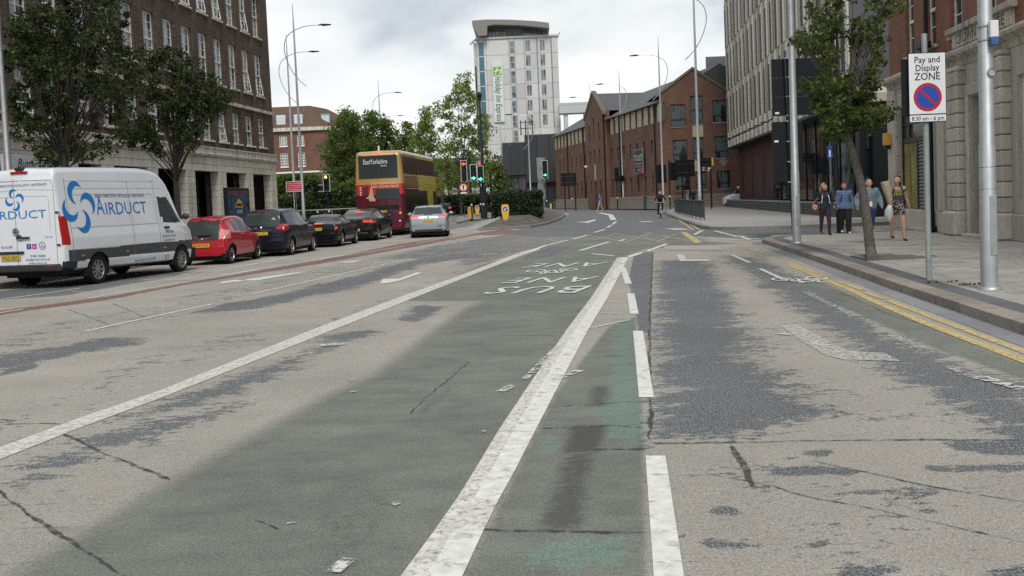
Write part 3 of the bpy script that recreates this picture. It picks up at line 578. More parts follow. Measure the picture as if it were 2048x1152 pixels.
# left pavement
lk = [(-6, -14.3), (20, -14.3), (40, -14.4), (56, -14.8), (60, -16), (62, -19), (62.5, -30)]
lki = offs(lk, -.3)
mb = MB(); mb.poly([S(a, b_, .12) for a, b_ in lki] + [S(-6, -45, .12)]); lp = mb.build('pavement', MATS['paving_slab']); tag(lp, kind='structure')
for i in range(len(lk)-1):
    mb = MB(); slabbox(mb, [lki[i], lki[i+1], lk[i+1], lk[i]], -.05, .128); mb.build('kerb_stone', MATS['kerb_far'], lp)
# ------------------------------------------------------------------ traffic islands
isl = [G(955, 461.5), G(1000, 460.5), G(1060, 456), G(1095, 449.5), G(1122, 439), G(1131, 431.5), G(1127, 426), Vector((4.6, 112, 0)), Vector((2.6, 113, 0)), Vector((1.2, 95, 0)), Vector((.0, 75, 0)), Vector((-1.1, 60, 0))]
cen = Vector((1.2, 68, 0))
def ins(p, d): 
    v = cen - p; return p + v.normalized()*min(d, v.length*.8)
isle = thing('planted_island', 'raised brick paved traffic island with a clipped dark hedge on top', 'traffic island', (1.2, 60, 0))
def loc_(p, o): return tuple(Vector(p) - o.location)
ik = [ins(p, .35) for p in isl]; n_ = len(isl)
mb = MB()
for i in range(n_):
    j = (i+1) % n_
    mb.add([isl[i], isl[j], isl[j]+Vector((0, 0, .13)), isl[i]+Vector((0, 0, .13)), ik[i]+Vector((0, 0, .13)), ik[j]+Vector((0, 0, .13))], [(0, 1, 2, 3), (3, 2, 5, 4)], M=Matrix.Translation(-isle.location))
mb.build('kerb', MATS['kerb_far'], isle)
setts = brick('island_setts', (.20, .185, .17), (.16, .15, .14), (.08, .075, .07), .22, .11, .3)
top = [Vector((max(-.75, min(4.3, ins(p, 1e9 if False else 4.5).x)), ins(p, 4.5).y, .62)) for p in isl]
mb = MB()
hp = [Vector((-.55, 62.2, .62)), Vector((2.55, 61.6, .62)), Vector((3.1, 64, .62)), Vector((4.2, 88, .62)), Vector((2.6, 92, .62)), Vector((.6, 80, .62))]
rim = ik
# sloped sett paving from the kerb up to the hedge: courses of setts stepping up the slope
for k in range(9):
    u0, u1 = k/9, (k+1)/9
    def lv(u):
        out = []
        for p in rim:
            ay = min(104., max(62.5, p.y)); axx = .6 + (ay-62)*.055; q = Vector((axx + (p.x-axx)*.42, ay + (p.y-ay)*.25, 0)); out.append(Vector((p.x*(1-u)+q.x*u, p.y*(1-u)+q.y*u, .13 + .49*u)))
        return out
    A, B = lv(u0), lv(u1)
    for i in range(n_):
        j = (i+1) % n_
        mb.add([A[i], A[j], B[j] - Vector((0, 0, .02)), B[i] - Vector((0, 0, .02)), B[j] + Vector((0, 0, .006)), B[i] + Vector((0, 0, .006))], [(0, 1, 2, 3), (3, 2, 4, 5)], M=Matrix.Translation(-isle.location))
mb.poly([p + Vector((0, 0, -.004)) for p in lv(1.)], M=Matrix.Translation(-isle.location))
mb.build('sett_slope', setts, isle)
i2 = [G(914, 448), G(936, 443), G(972, 439.5), G(1000, 432.5), Vector((-.4, 96, 0)), Vector((-1.5, 130, 0)), Vector((-4.4, 130, 0)), Vector((-5.2, 100, 0)), Vector((-4.6, 84, 0))]
mb = MB(); mb.prism(i2, (0, 0, .12)); isl2 = mb.build('refuge_island', stone('refuge_paving', (.22, .21, .20), (.13, .13, .13), .5, False)); tag(isl2, kind='structure')
# ================================================================== BUILDINGS
class Facade:                                                    # a wall plane: x along it (to the right as seen from outside), z up, outward = -y
    def __init__(s, root, o=(0, 0, 0), rz=0.):
        s.root = root; s.rz = rz; s.M = Matrix.Translation(o) @ Matrix.Rotation(rz, 4, 'Z')
    def wall(s, name, x0, x1, z0, z1, holes, m, rev=.18, mb=None, top=None, mi=0):
        own = mb is None; mb = mb or MB()
        xs = sorted({x0, x1, *[h[0] for h in holes], *[h[1] for h in holes]}); zs = sorted({z0, z1, *[h[2] for h in holes], *[h[3] for h in holes]})
        xs = [x for x in xs if x0 <= x <= x1]; zs = [z for z in zs if z0 <= z <= z1]
        for i in range(len(xs)-1):
            for j in range(len(zs)-1):
                cx, cz = (xs[i]+xs[i+1])/2, (zs[j]+zs[j+1])/2
                if any(h[0] < cx < h[1] and h[2] < cz < h[3] for h in holes): continue
                mb.quad((xs[i], 0, zs[j]), (xs[i+1], 0, zs[j]), (xs[i+1], 0, zs[j+1]), (xs[i], 0, zs[j+1]), mi, s.M)
        for a, b_, c_, d in [h[:4] for h in holes]:
            mb.quad((a, 0, c_), (a, 0, d), (a, rev, d), (a, rev, c_), mi, s.M); mb.quad((b_, 0, c_), (b_, rev, c_), (b_, rev, d), (b_, 0, d), mi, s.M)
            mb.quad((a, 0, d), (b_, 0, d), (b_, rev, d), (a, rev, d), mi, s.M); mb.quad((a, 0, c_), (a, rev, c_), (b_, rev, c_), (b_, 0, c_), mi, s.M)
        return mb.build(name, m, s.root, weld=True) if own else mb
    def box(s, name, x0, x1, z0, z1, out, m, back=.0, bev=0., parent=None):
        mb = MB()
        (mb.bbox(x0, x1, -out, back, z0, z1, bev, 0, s.M) if bev else mb.box(x0, x1, -out, back, z0, z1, 0, s.M))
        return mb.build(name, m, parent or s.root)
    cache = {}
    def window(s, x0, x1, z0, z1, frame_m, glass_m, nx=2, nz=2, bar=.035, fr=.06, deep=.14, sill=None, sill_m=None, mid=None, open_=0, name='window', skew=0):
        W, H_ = round(x1-x0, 3), round(z1-z0, 3); key = (W, H_, frame_m.name, glass_m.name, nx, nz, bar, fr, mid, open_)
        if key not in Facade.cache:
            mb = MB(); t_ = .05
            mb.box(0, fr, 0, t_, 0, H_); mb.box(W-fr, W, 0, t_, 0, H_); mb.box(fr, W-fr, 0, t_, 0, fr); mb.box(fr, W-fr, 0, t_, H_-fr, H_)
            if mid: mb.box(fr, W-fr, -.03, t_-.004, mid*H_-fr*.6, mid*H_+fr*.6)
            for i in range(1, nx): xx = fr + (W-2*fr)*i/nx; mb.box(xx-bar/2, xx+bar/2, .01, t_-.008, fr, H_-fr)
            for j in range(1, nz):
                zz = fr + (H_-2*fr)*j/nz
                if mid and abs(zz - mid*H_) < .12: continue
                mb.box(fr, W-fr, .012, t_-.006, zz-bar/2, zz+bar/2)
            if open_:                                            # lower light hinged at its top and pushed out
                A = Matrix.Translation((0, -.03, mid*H_-fr)) @ Matrix.Rotation(R_(-open_), 4, 'X'); h2 = mid*H_-fr*1.6
                for q in ((fr, fr+.05, -h2, 0), (W-fr-.05, W-fr, -h2, 0), (fr, W-fr, -h2, -h2+.06), (fr+.05, W-fr-.05, -h2/2-.02, -h2/2+.02)): mb.box(q[0], q[1], -.02, .02, q[2], q[3], 0, A)
            f = mb.build(name, frame_m); g_ = MB().quad((fr*.5, .035, fr*.5), (W-fr*.5, .035, fr*.5), (W-fr*.5, .035, H_-fr*.5), (fr*.5, .035, H_-fr*.5)).build('pane', glass_m)
            Facade.cache[key] = (f.data, g_.data); bpy.data.objects.remove(f); bpy.data.objects.remove(g_)
        fd, gd = Facade.cache[key]
        o = link(bpy.data.objects.new(name, fd), s.root); o.location = s.M @ Vector((x0, deep, z0)); o.rotation_euler = (0, 0, s.rz)
        p = link(bpy.data.objects.new('pane', gd), o)
        if sill:
            k2 = ('sill', W, sill, sill_m.name)
            if k2 not in Facade.cache:
                q = MB().bbox(-sill[0], W+sill[0], -deep-sill[1], .0, -sill[2], -.002, .012).build('sill', sill_m); Facade.cache[k2] = q.data; bpy.data.objects.remove(q)
            link(bpy.data.objects.new('sill', Facade.cache[k2]), o)
        return o
# ------------------------------------------------------------------ brown brick office block on the left
A_br = brick('brown_brick', (.15, .098, .07), (.082, .057, .044), (.12, .105, .09), .225, .075, .35)
A_st = stone('portland_stone', (.70, .655, .565), (.15, .14, .12), .6); A_stc = stone('portland_cornice', (.60, .565, .49), (.07, .068, .06), .95)
A_gl = glassmat('office_glass', (.03, .034, .036), .05, .7, (.42, .43, .42)); shop_gl = glassmat('shop_glass', (.010, .009, .009), .25, .12); dark_frame = mat('dark_bronze', (.028, .024, .022), .5, var=.2)
A = thing('office_building', 'big dark brown brick office block with white sash windows over a stone shopfront', 'building', S(59.4, -20.2), ROTS)
fa = Facade(A); X = lambda s: s - 59.4
holes = []; wins = []
for k in range(24):
    s0 = 56.87 - 2.0*k
    if s0 < 14: break
    for z0, z1, nz in ((5.30, 6.97, 4), (8.30, 10.70, 6), (11.72, 14.1, 6), (15.4, 17.6, 6)):
        holes.append((X(s0-.12), X(s0+.95), z0, z1)); wins.append((k, X(s0-.12), X(s0+.95), z0, z1, nz))
fa.wall('brick_wall', X(8), X(59.22), 4.93, 20, holes, A_br, .16)
mb = MB(); mb.box(X(8), X(59.22), .3, 14, 3.75, 19.9); mb.box(X(8), X(59.2), 1.6, 14, .1, 3.74); mb.box(X(59.1), X(59.22), .4, 1.7, .1, 3.74); mb.quad((X(59.22), 0, 4.93), (X(59.22), .3, 4.93), (X(59.22), .3, 20), (X(59.22), 0, 20)); mb.box(X(8), X(59.22), 0.001, 14, 19.9, 20)
mb.build('inner_wall', mat('core_dark', (.05, .045, .04), .8, var=.1), A)
for k in range(23):                                              # brick piers between the window bays stand proud of the spandrels
    s0 = 57.95 - 2.0*k
    if s0 < 20: break
    for z0, z1 in ((7.52, 20), (4.95, 7.3)):
        fa.box('brick_pier', X(s0), X(s0 + .62 if k else s0 + 1.27), z0, z1, .05, A_br)
for k, x0, x1, z0, z1, nz in wins:
    if z0 > 15 and k < 12 or x0 < X(27): continue
    op = random.random() < .2
    fa.window(x0, x1, z0, z1, white_paint, A_gl, 2, nz, .028, .065, .1, (.13, .12, .09), A_st, .5, 8 if op else 0)
fa.box('stone_band', X(8), X(59.25), 7.33, 7.50, .14, A_stc)
mb = MB(); prof = [(0, 4.4), (.0, 4.42), (.10, 4.44), (.22, 4.50), (.24, 4.56), (.07, 4.60), (.05, 4.86), (.12, 4.89), (.12, 4.95), (0, 4.96)]
for i in range(len(prof)-1):
    a, b_ = prof[i], prof[i+1]; mb.quad((X(8), -a[0], a[1]), (X(59.5), -a[0], a[1]), (X(59.5), -b_[0], b_[1]), (X(8), -b_[0], b_[1]))
mb.poly([(X(59.5), -p[0], p[1]) for p in prof]); mb.quad((X(59.5), 0, 4.4), (X(59.5), 1, 4.4), (X(59.5), 1, 4.96), (X(59.5), 0, 4.96)); mb.build('cornice', A_stc, A)
# frieze: two courses of ashlar over the shop openings
k = 0
for z0, z1 in ((3.705, 4.025), (4.04, 4.4)):
    s = 59.4 - (0 if k == 0 else .7)
    if k: fa.box('stone_block', X(58.71), X(59.4), z0, z1, .03, A_st, .2, .008)
    while s > 28: fa.box('stone_block', X(s-2.0)+.008, X(s)-.0, z0, z1, .03 + random.uniform(0, .006), A_st, .2, .008); s -= 2.01
    k += 1
fa.box('frieze', X(8), X(28), 3.705, 4.4, .03, A_st, .2)
blk = MB().bbox(0, 1., -.03, .45, 0, .318, .010).build('stone_block', A_st); bd = blk.data; bpy.data.objects.remove(blk)
for k in range(8):
    s0 = 58.4 - 4.02*k
    if s0 < 28: fa.box('stone_pier', X(s0), X(s0+1), .12, 3.7, .03, A_st, .45); continue
    for j in range(11):
        o = link(bpy.data.objects.new('stone_block', bd), A); o.location = (X(s0), 0, .125 + .3255*j)
for k in range(8):
    s0 = 55.4 - 4.02*k
    f = MB(); 
    for xx in (0., .9, 2.05, 2.97): f.box(xx, xx+.06, 0, .08, 0, 3.58)
    f.box(0.06, 2.97, .005, .075, 2.75, 2.83); f.box(.06, 2.97, .004, .076, .0, .45)
    o = f.build('shop_window', dark_frame, A); o.location = (X(s0), 1.15, .12)
    MB().quad((0, .06, .1), (3.02, .06, .1), (3.02, .06, 3.58), (0, .06, 3.58)).build('pane', shop_gl, o)
sg = thing('shop_sign', 'pale grey fascia sign lettered in black script behind the white van', 'sign', S(33.6, -20.0, 3.2), ROTS)
MB().bbox(-2.3, 2.4, -.12, 0, 0, .62, .01).build('sign_board', mat('sign_grey', (.50, .54, .57), .5, var=.05), sg)
mb = MB(); put_text(mb, 'Butterflies', plane_M((-.6, -.125, .33), (1, 0, 0), (0, 0, 1)), .46, shear=.35); mb.build('lettering', ink, sg)
# ------------------------------------------------------------------ stone and red brick corner house on the right
B_br = brick('red_brick', (.30, .118, .072), (.22, .086, .055), (.20, .16, .13), .225, .075, .22)
B_st = stone('buff_stone', (.54, .50, .425), (.17, .15, .125), .5); B_st2 = stone('buff_stone_weathered', (.48, .44, .37), (.075, .068, .058), .95)
B_gl = glassmat('sash_glass', (.03, .05, .045), .05, .8); B_gl2 = glassmat('purple_glass', (.035, .03, .045), .1, .6)
B = thing('corner_building', 'red brick building over a rusticated cream stone ground floor, right of the leaning tree', 'building', S(34.5, 9.45), ROTS + math.pi)
fb = Facade(B); X = lambda s: 34.5 - s
wb = [(31.78, 32.62), (29.75, 30.6), (27.62, 28.55), (25.3, 26.2), (22.4, 23.3), (19.6, 20.5)]
fb.wall('brick_wall', 0, X(10), 5.1, 13, [(X(b_), X(a), 5.5, 7.6) for a, b_ in wb] + [(X(b_), X(a), 8.9, 10.9) for a, b_ in wb], B_br, .17)
mb = MB(); mb.box(0.002, X(10), .3, 14, .12, 12.9); mb.quad((0, 0, 5.1), (0, .3, 5.1), (0, .3, 13), (0, 0, 13)); mb.build('inner_wall', B_br, B)
for a, b_ in wb:
    fb.window(X(b_), X(a), 5.5, 7.6, white_paint, B_gl, 1, 4, .03, .07, .12, (.1, .08, .09), B_st, .5)
    fb.window(X(b_), X(a), 8.9, 10.9, white_paint, B_gl, 1, 4, .03, .07, .12, (.1, .08, .09), B_st, .5)
mb = MB(); prof = [(.02, 4.62), (.05, 4.80), (.10, 4.82), (.24, 4.90), (.26, 4.98), (.14, 5.03), (.12, 5.09), (0, 5.11)]
for a, b_ in zip(prof, prof[1:]): mb.quad((-.24, -a[0], a[1]), (X(10), -a[0], a[1]), (X(10), -b_[0], b_[1]), (-.24, -b_[0], b_[1]))
mb.poly([(-.24, -p[0], p[1]) for p in prof]); mb.quad((-.24, 0, 4.62), (-.24, .6, 4.62), (-.24, .6, 5.11), (-.24, 0, 5.11)); mb.build('cornice', B_st2, B)
fb.box('name_panel', X(28.15), X(24.2), 5.12, 5.50, .10, B_st2, .02, .01); fb.box('panel_cap', X(28.4), X(24.05), 5.502, 5.66, .2, B_st2, .02, .02)
for tx, sx_, wd in (('CROWN', 27.1, 1.45), ('HOUSE', 25.3, 1.45)): mb = MB(); put_text(mb, tx, plane_M((X(sx_), -.104, 5.30), (1, 0, 0), (0, 0, 1)), .36, width=wd); mb.build('carved_lettering', mat('carved_shadow', (.07, .06, .05), .8, var=0), B)
# ground floor openings and ashlar
gh = [(X(33.62), X(30.75), .76, 4.0), (X(29.05), X(28.3), .76, 3.95), (X(27.0), X(25.75), .2, 3.75), (X(24.15), X(21.6), .76, 3.95), (X(20.4), X(17.8), .76, 3.95)]
fb.wall('stone_wall', 0, X(10), .12, 4.63, gh, B_st, .22)
fb.box('end_pier', -.06, X(33.76), .12, 4.62, .10, B_st, .02, .02)
for z0 in (.78, 1.35, 1.92, 2.49, 3.06, 3.63): fb.box('stone_block', X(33.74), X(33.64), z0, z0+.55, .07, B_st, .02, .01)
for sa, sb in ((28.29, 27.44), (25.56, 24.48)):
    z = .775
    while z < 4.5: fb.box('rusticated_block', X(sa), X(sb), z, min(z+.355, 4.6), .25, B_st, .02, .03); z += .37
    fb.box('plinth_block', X(sa + .08), X(sb - .08), .12, .77, .38, B_st, .02, .05)
fb.box('plinth', X(33.7), X(28.4), .12, .735, .05, B_st, .02, .02); fb.box('plinth', X(24.4), X(10), .12, .735, .07, B_st, .02, .02)
fb.box('pier', X(29.72), X(29.12), .74, 4.62, .06, B_st, .02, .015)
for q in ((X(27.2), X(27.0)), (X(25.75), X(25.62))): fb.box('door_jamb', q[0], q[1], .12, 3.95, .12, B_st, .02, .02)
fb.box('door_head', X(27.2), X(25.62), 3.76, 4.05, .13, B_st, .02, .02)
MB().bbox(0, 1.25, 0, .08, 0, 3.5, .01).build('door', mat('door_brown', (.10, .085, .07), .5, var=.2), B, loc=(X(27.0), .2, .22)); fb.box('door_step', X(27.1), X(25.7), .12, .2, .3, B_st, .02, .01)
# shop unit: dark frame, yellow posters, roller shutter
sf = MB()
for a, b_, c_, d in ((33.62, 33.52, .76, 4.0), (32.12, 32.02, .2, 2.95), (30.86, 30.75, .2, 4.0), (31.05, 30.98, .3, 2.9), (32.9, 32.83, 2.95, 4.)): sf.box(X(a), X(b_), .1, .2, c_, d)
sf.box(X(33.52), X(30.86), .1, .2, 2.85, 3.0); sf.box(X(33.52), X(30.86), .1, .2, 3.9, 4.0); sf.box(X(33.52), X(30.86), .11, .19, 3.42, 3.46); sf.build('shop_frame', dark_frame, B)
MB().quad((X(33.6), .16, 2.9), (X(30.8), .16, 2.9), (X(30.8), .16, 4.0), (X(33.6), .16, 4.0)).build('pane', glassmat('shop_glass_pale', (.075, .085, .08), .15, .6), B)
MB().quad((X(30.98), .17, .76), (X(30.8), .17, .76), (X(30.8), .17, 2.9), (X(30.98), .17, 2.9)).build('pane', B_gl, B)
pos_m = bpy.data.materials.new('yellow_poster'); pos_m.use_nodes = True; t = pos_m.node_tree; b = t.nodes['Principled BSDF']; co = N(t, 'ShaderNodeTexCoord'); rp = N(t, 'ShaderNodeValToRGB'); L(t, noise(t, co, 3.5, 6., .6, (1, 1, .5)), rp.inputs[0])
rp.color_ramp.elements[0].position = .35; rp.color_ramp.elements[0].color = (.13, .10, .03, 1); rp.color_ramp.elements[1].position = .62; rp.color_ramp.elements[1].color = (.33, .29, .05, 1); x = rp.color_ramp.elements.new(.72); x.color = (.30, .36, .30, 1); L(t, rp.outputs[0], b.inputs['Base Color'])
for a, b_ in ((33.5, 32.9), (32.82, 32.15)): MB().bbox(X(a), X(b_), .13, .16, .78, 2.84, .005).build('poster', pos_m, B)
for j in range(24): 
    MB().prism([(X(32.0), .14, .22+.11*j), (X(32.0), .11, .25+.11*j), (X(32.0), .14, .325+.11*j)], (X(31.06)-X(32.0), 0, 0)).build('shutter_slat', mat('shutter_grey', (.10, .105, .11), .5, .3, var=.15), B)
fb.box('threshold', X(32.2), X(30.7), .12, .2, .12, B_st, .2, .01)
for g0, g1 in ((29.05, 28.3),): MB().bbox(X(g0), X(g1), .12, .2, .76, 3.95, .01).build('shop_window', dark_frame, B); MB().quad((X(g0)+.05, .115, .82), (X(g1)-.05, .115, .82), (X(g1)-.05, .115, 3.88), (X(g0)+.05, .115, 3.88)).build('pane', B_gl2, B)
mb = MB(); mb.bbox(X(29.0), X(28.4), .085, .105, 2.95, 3.42, .004); o = mb.build('notice', white_paint, B)
mb = MB(); put_text(mb, 'Always', plane_M((X(28.75), .083, 3.28), (1, 0, 0), (0, 0, 1)), .13); mb.build('lettering', ink, o); mb = MB(); put_text(mb, 'SHOE SHOP', plane_M((X(28.7), .083, 3.08), (1, 0, 0), (0, 0, 1)), .09); mb.build('lettering', ink, o)
for sb in (24.15, 20.4): fb.window(X(sb), X(sb-2.55), .76, 3.95, white_paint, B_gl, 1, 1, .05, .10, .12, None, None, .66)
# rain pipe with hopper, alarm box
dp = MB(); dp.tube([(X(29.95), -.14, .15), (X(29.95), -.14, 4.75), (X(30.0), -.30, 4.95), (X(30.0), -.30, 5.4)], .075, 8); dp.bbox(X(30.3), X(29.75), -.42, -.12, 5.42, 5.6, .02); dp.tube([(X(30.0), -.2, 5.6), (X(30.0), -.16, 12)], .06, 8); dp.bbox(X(30.12), X(29.8), -.26, -.02, .12, .3, .03)
dp.build('rain_pipe', black_metal, B, smooth=True)
MB().bbox(X(34.35), X(34.1), -.32, -.10, 2.85, 3.25, .02).build('alarm_box', mat('alarm_orange', (.65, .36, .05), .5, var=.05), B); MB().bbox(X(34.3), X(34.15), -.28, -.10, 2.72, 2.849, .02).build('alarm_light', ink, B)
# ------------------------------------------------------------------ modern block with cream fins
C_p = mat('cream_cladding', (.40, .37, .30), .45, .10, var=.07, scale=1.5); C_p2 = mat('cream_cladding_light', (.60, .57, .50), .45, .10, var=.05, scale=1.5); C_gl = glassmat('tinted_glass', (.022, .022, .024), .4, .08)
C_gg = glassmat('black_glass', (.006, .009, .011), .03, .8); C_br = brick('dark_red_brick', (.085, .034, .026), (.065, .027, .022), (.07, .05, .045))
C_ = thing('modern_block', 'modern office block clad in cream vertical fins above a dark glass ground floor', 'building', S(92, 10.9), ROTS + math.pi)
fc = Facade(C_); X = lambda s: 92 - s; EX = X(46)
mb = MB(); mb.box(0, EX, .03, 18, 5.42, 29.5); mb.build('inner_wall', C_gl, C_)
floors = [6.78, 10.42, 14.28, 18.1, 21.9, 25.7]
def panel_mesh(wd, ht, tilt, m):                                 # folded metal panel: one edge stands proud
    mb = MB(); mb.add([(0, 0, 0), (wd, 0, 0), (wd, .42, 0), (0, .42, 0), (0, -tilt[0], 0), (wd, -tilt[1], 0)], [])
    b0 = [(0, .42, 0), (0, -tilt[0], 0), (wd, -tilt[1], 0), (wd, .42, 0)]; mb = MB(); mb.prism(b0, (0, 0, ht)); o = mb.build('cladding_panel', m); d = o.data; bpy.data.objects.remove(o); return d
pm_cache = {}
def cpanel(x, z, wd, ht, tilt, m):
    key = (wd, ht, tilt, m.name)
    if key not in pm_cache: pm_cache[key] = panel_mesh(wd, ht, tilt, m)
    o = link(bpy.data.objects.new('cladding_panel', pm_cache[key]), C_); o.location = (x, 0, z)
bay = 2.09
for j, z0 in enumerate(floors):
    z1 = floors[j+1] if j+1 < len(floors) else 29.5; ht = round(z1 - z0 - .02, 3)
    x = -.02 + (0 if j % 2 == 0 else -.95); i = 0
    while x < EX - .3:
        r_ = random.Random(j*97 + i*13); k = (i + j) % 3
        wa = (.55, .62, .48)[k]; ww = (.62, .5, .7)[k]; wb_ = round(bay - wa - ww, 2)
        for xx, wd, ti, m_ in ((x, wa, (.0, .05), C_p), (x+wa+ww, wb_, (.0, .10 if k else .06), C_p2 if k != 1 else C_p)):
            if xx > -.03 and xx + wd < EX + .02: cpanel(xx, z0, wd, ht, ti, m_)
        xw = x + wa
        if xw > 0 and xw + ww < EX:                              # spandrel at the head of each window, and the glass
            cpanel(xw, z1 - .55, round(ww, 3), .53, (-.02, -.02), C_p2)
            if j < 3: MB().quad((xw, .004, z0+.05), (xw+ww, .004, z0+.05), (xw+ww, .004, z1-.56), (xw, .004, z1-.56)).build('window', C_gl, C_)
        x += bay; i += 1
x = 0.
while x < EX - .2:                                              # solid band under the fins
    for wd, ti in ((.78, (.0, .06)), (.70, (.09, .05)), (.61, (.01, .06))):
        if x + wd < EX + .05: cpanel(x, 5.44, wd, 1.32, ti, C_p if wd != .70 else C_p2)
        x += wd
    x += .0
for k in range(9):
    s_ = 89. - 2.9*k; mb = MB(); mb.tube([(X(s_), -.2, 6.12), (X(s_)+.12, -.55, 5.88), (X(s_)+.16, -1.05, 5.84)], [.045, .05, .035], 6); mb.build('flag_bracket', black_metal, C_)
fc.box('soffit', 0, EX, 5.28, 5.43, .1, black_metal, 12)
fc2 = Facade(C_, (0, .9, 0))
fc2.box('brick_plinth_wall', 0, X(73), .12, 5.28, 0, C_br, 6)
for a, b_ in ((89.6, 88.9), (84, 83.2), (78, 77.2)): MB().quad((X(a), .89, 1.0), (X(b_), .89, 1.0), (X(b_), .89, 4.6), (X(a), .89, 4.6)).build('window', C_gl, C_)
fc2.box('glass_wall_core', X(73), EX, .12, 5.28, -.06, black_metal, 5)
s_ = 72.9
while s_ > 49:
    MB().quad((X(s_)+.03, .93, .8), (X(s_-2.9)-.03, .93, .8), (X(s_-2.9)-.03, .93, 5.25), (X(s_)+.03, .93, 5.25)).build('glass_panel', C_gg, C_)
    MB().box(X(s_-2.9)-.03, X(s_-2.9)+.03, .88, .94, .12, 5.27).build('mullion', black_metal, C_); s_ -= 2.93
# end wall across the side street
fe = Facade(C_, (EX, 0, 0), math.pi/2)                           # outward = towards the camera
for j in range(12):
    for i in range(4): fe.box('grey_panel', .02 + 3.6*i, 3.6*(i+1)-.01, 6.0 + 1.9*j, 7.885 + 1.9*j, .05, mat('slate_panel', (.088, .09, .105), .5, var=.06, scale=1.2), .3)
for i in range(6): fe.box('cladding_panel', .02 + 2.4*i, 2.4*(i+1)-.01, 5.26, 5.62, .10, C_p, .3); fe.box('cladding_panel', .02 + 2.4*i, 2.4*(i+1)-.01, 5.63, 5.97, .06, C_p2, .3)
teal_gl = glassmat('teal_glass', (.008, .022, .026), .08, .5); teal_p = mat('teal_panel', (.02, .055, .062), .4, var=.1)
fe.box('shopfront', .5, 14.4, .12, 5.2, -.7, black_metal, 1.4)
for i in range(6): 
    MB().box(.8+2.3*i, 3.02+2.3*i, .62, .69, 3.2, 4.3, 0, fe.M).build('fascia_panel', teal_p, C_)
    MB().quad((.8+2.3*i, .66, .9), (3.02+2.3*i, .66, .9), (3.02+2.3*i, .66, 3.1), (.8+2.3*i, .66, 3.1), 0, fe.M).build('glass_panel', teal_gl, C_)
MB().box(2.6, 3.5, .56, .6, 2.75, 3.5, 0, fe.M).build('hanging_panel', mat('teal_light', (.06, .15, .13), .4, var=.1), C_)
mb = MB()
# low slatted bench wall round the glass
lw = thing('slatted_bench_wall', 'long low dark slatted bench wall in front of the dark glass', 'bench wall', S(92, 10.6), ROTS + math.pi)
slat_m = stone('slat_grey', (.10, .098, .098), (.06, .06, .06), .4, False); cop_m = stone('coping_grey', (.24, .235, .225), (.16, .155, .15), .4, False)
for a, b_ in ((92, 82.2), (82.1, 72.2), (72.1, 64.1), (63.9, 56), (55.9, 47)):
    for j in range(5): MB().bbox(X(a), X(b_), 0, .4, .14+.115*j, .14+.115*j+.10, .008).build('slat', slat_m, lw)
    MB().bbox(X(a)-.01, X(b_)+.01, -.03, .45, .716, .80, .01).build('coping', cop_m, lw)
for j in range(5): MB().bbox(X(46.99), X(46.6), .2, 9, .14+.115*j, .14+.115*j+.10, .008).build('slat', slat_m, lw)
MB().bbox(X(47.0), X(46.55), .1, 9, .716, .80, .01).build('coping', cop_m, lw)
# ------------------------------------------------------------------ long brick offices with gables
D_br = brick('office_brick', (.225, .115, .08), (.165, .086, .061), (.13, .10, .085), .225, .075, .25); D_ro = mat('slate_roof', (.085, .083, .085), .7, var=.25, scale=3, bump=.3, bscale=9)
D_cr = mat('cream_panel', (.50, .40, .24), .6, var=.1); D_gl = glassmat('office_dark_glass', (.022, .027, .03), .1, .5, (.13, .16, .17)); D_fr = mat('brown_frame', (.045, .035, .03), .6, var=.15); D_st = stone('pale_plinth', (.30, .255, .21), (.16, .13, .11), .5, False); D_cp = stone('gable_coping', (.17, .145, .125), (.09, .08, .07), .5, False)
D = thing('brick_offices', 'long low brick office building with gables and a slate roof behind the guard rails', 'building', (14.6, 95, .1))
fd = Facade(D); e0 = Vector((6.7-14.6, 47, 0)); LEN = e0.length; ang = math.atan2(-e0.y, -e0.x)
fs_ = Facade(D, e0, ang)                                        # long side, from the far end (0) to the near corner (LEN)
XY = lambda Y: (142 - Y)/47*LEN
fh = [(1.55, 3.0, 8.2, 10.0), (4.7, 6.3, 8.2, 10.0), (1.7, 3.1, 5.1, 7.1), (4.75, 6.3, 5.1, 7.2), (1.8, 3.2, 1.9, 3.5), (4.85, 6.3, 1.9, 3.75), (3.0, 4.3, 5.1, 7.2), (3.0, 4.3, 7.9, 10.6)]
fh = [h for h in fh]
fh = [(1.0, 2.4, 7.75, 9.85), (2.9, 4.1, 7.9, 10.6), (5.0, 6.3, 8.0, 10.1), (1.1, 2.5, 4.5, 6.5), (3.0, 4.0, 4.6, 6.6), (5.1, 6.4, 4.6, 6.7), (1.3, 2.6, 1.7, 3.1), (3.2, 4.2, 1.7, 3.4), (5.2, 6.5, 1.7, 3.4)]
fd.wall('gable_wall', 0, 11, 0, 10.9, fh, D_br, .15)
MB().prism([(-.0, 0, 10.9), (6.4, 0, 10.9), (3.2, 0, 13.1)], (0, .3, 0)).build('gable', D_br, D)
for q in ((0, 3.2), (6.4, 3.2)):
    a, b_ = Vector((q[0] + (-.25 if q[0] < 3 else .25), -.12, 10.95)), Vector((q[1], -.12, 13.32)); n2 = Vector((0, .5, 0))
    MB().prism([a, b_, b_ + Vector((0, 0, -.28)), a + Vector((0, 0, -.28))], (0, .45, 0)).build('gable_coping', D_cp, D)
for h in fh: fd.window(*h, D_fr, D_gl, 1, 1, .05, .07, .08, (.05, .06, .12), D_st, .32 if h[3]-h[2] < 2.6 else .5)
for z0, z1 in ((6.7, 7.85), (3.45, 4.5)): fd.box('cream_panel', 3.02, 4.05, z0, z1, .03, D_cr)
mb = MB(); mb.poly([(5.9, -.03, 3.75), (6.35, -.03, 4.25), (5.9, -.03, 4.75), (5.45, -.03, 4.25)]); mb.build('diamond_panel', D_st, D)
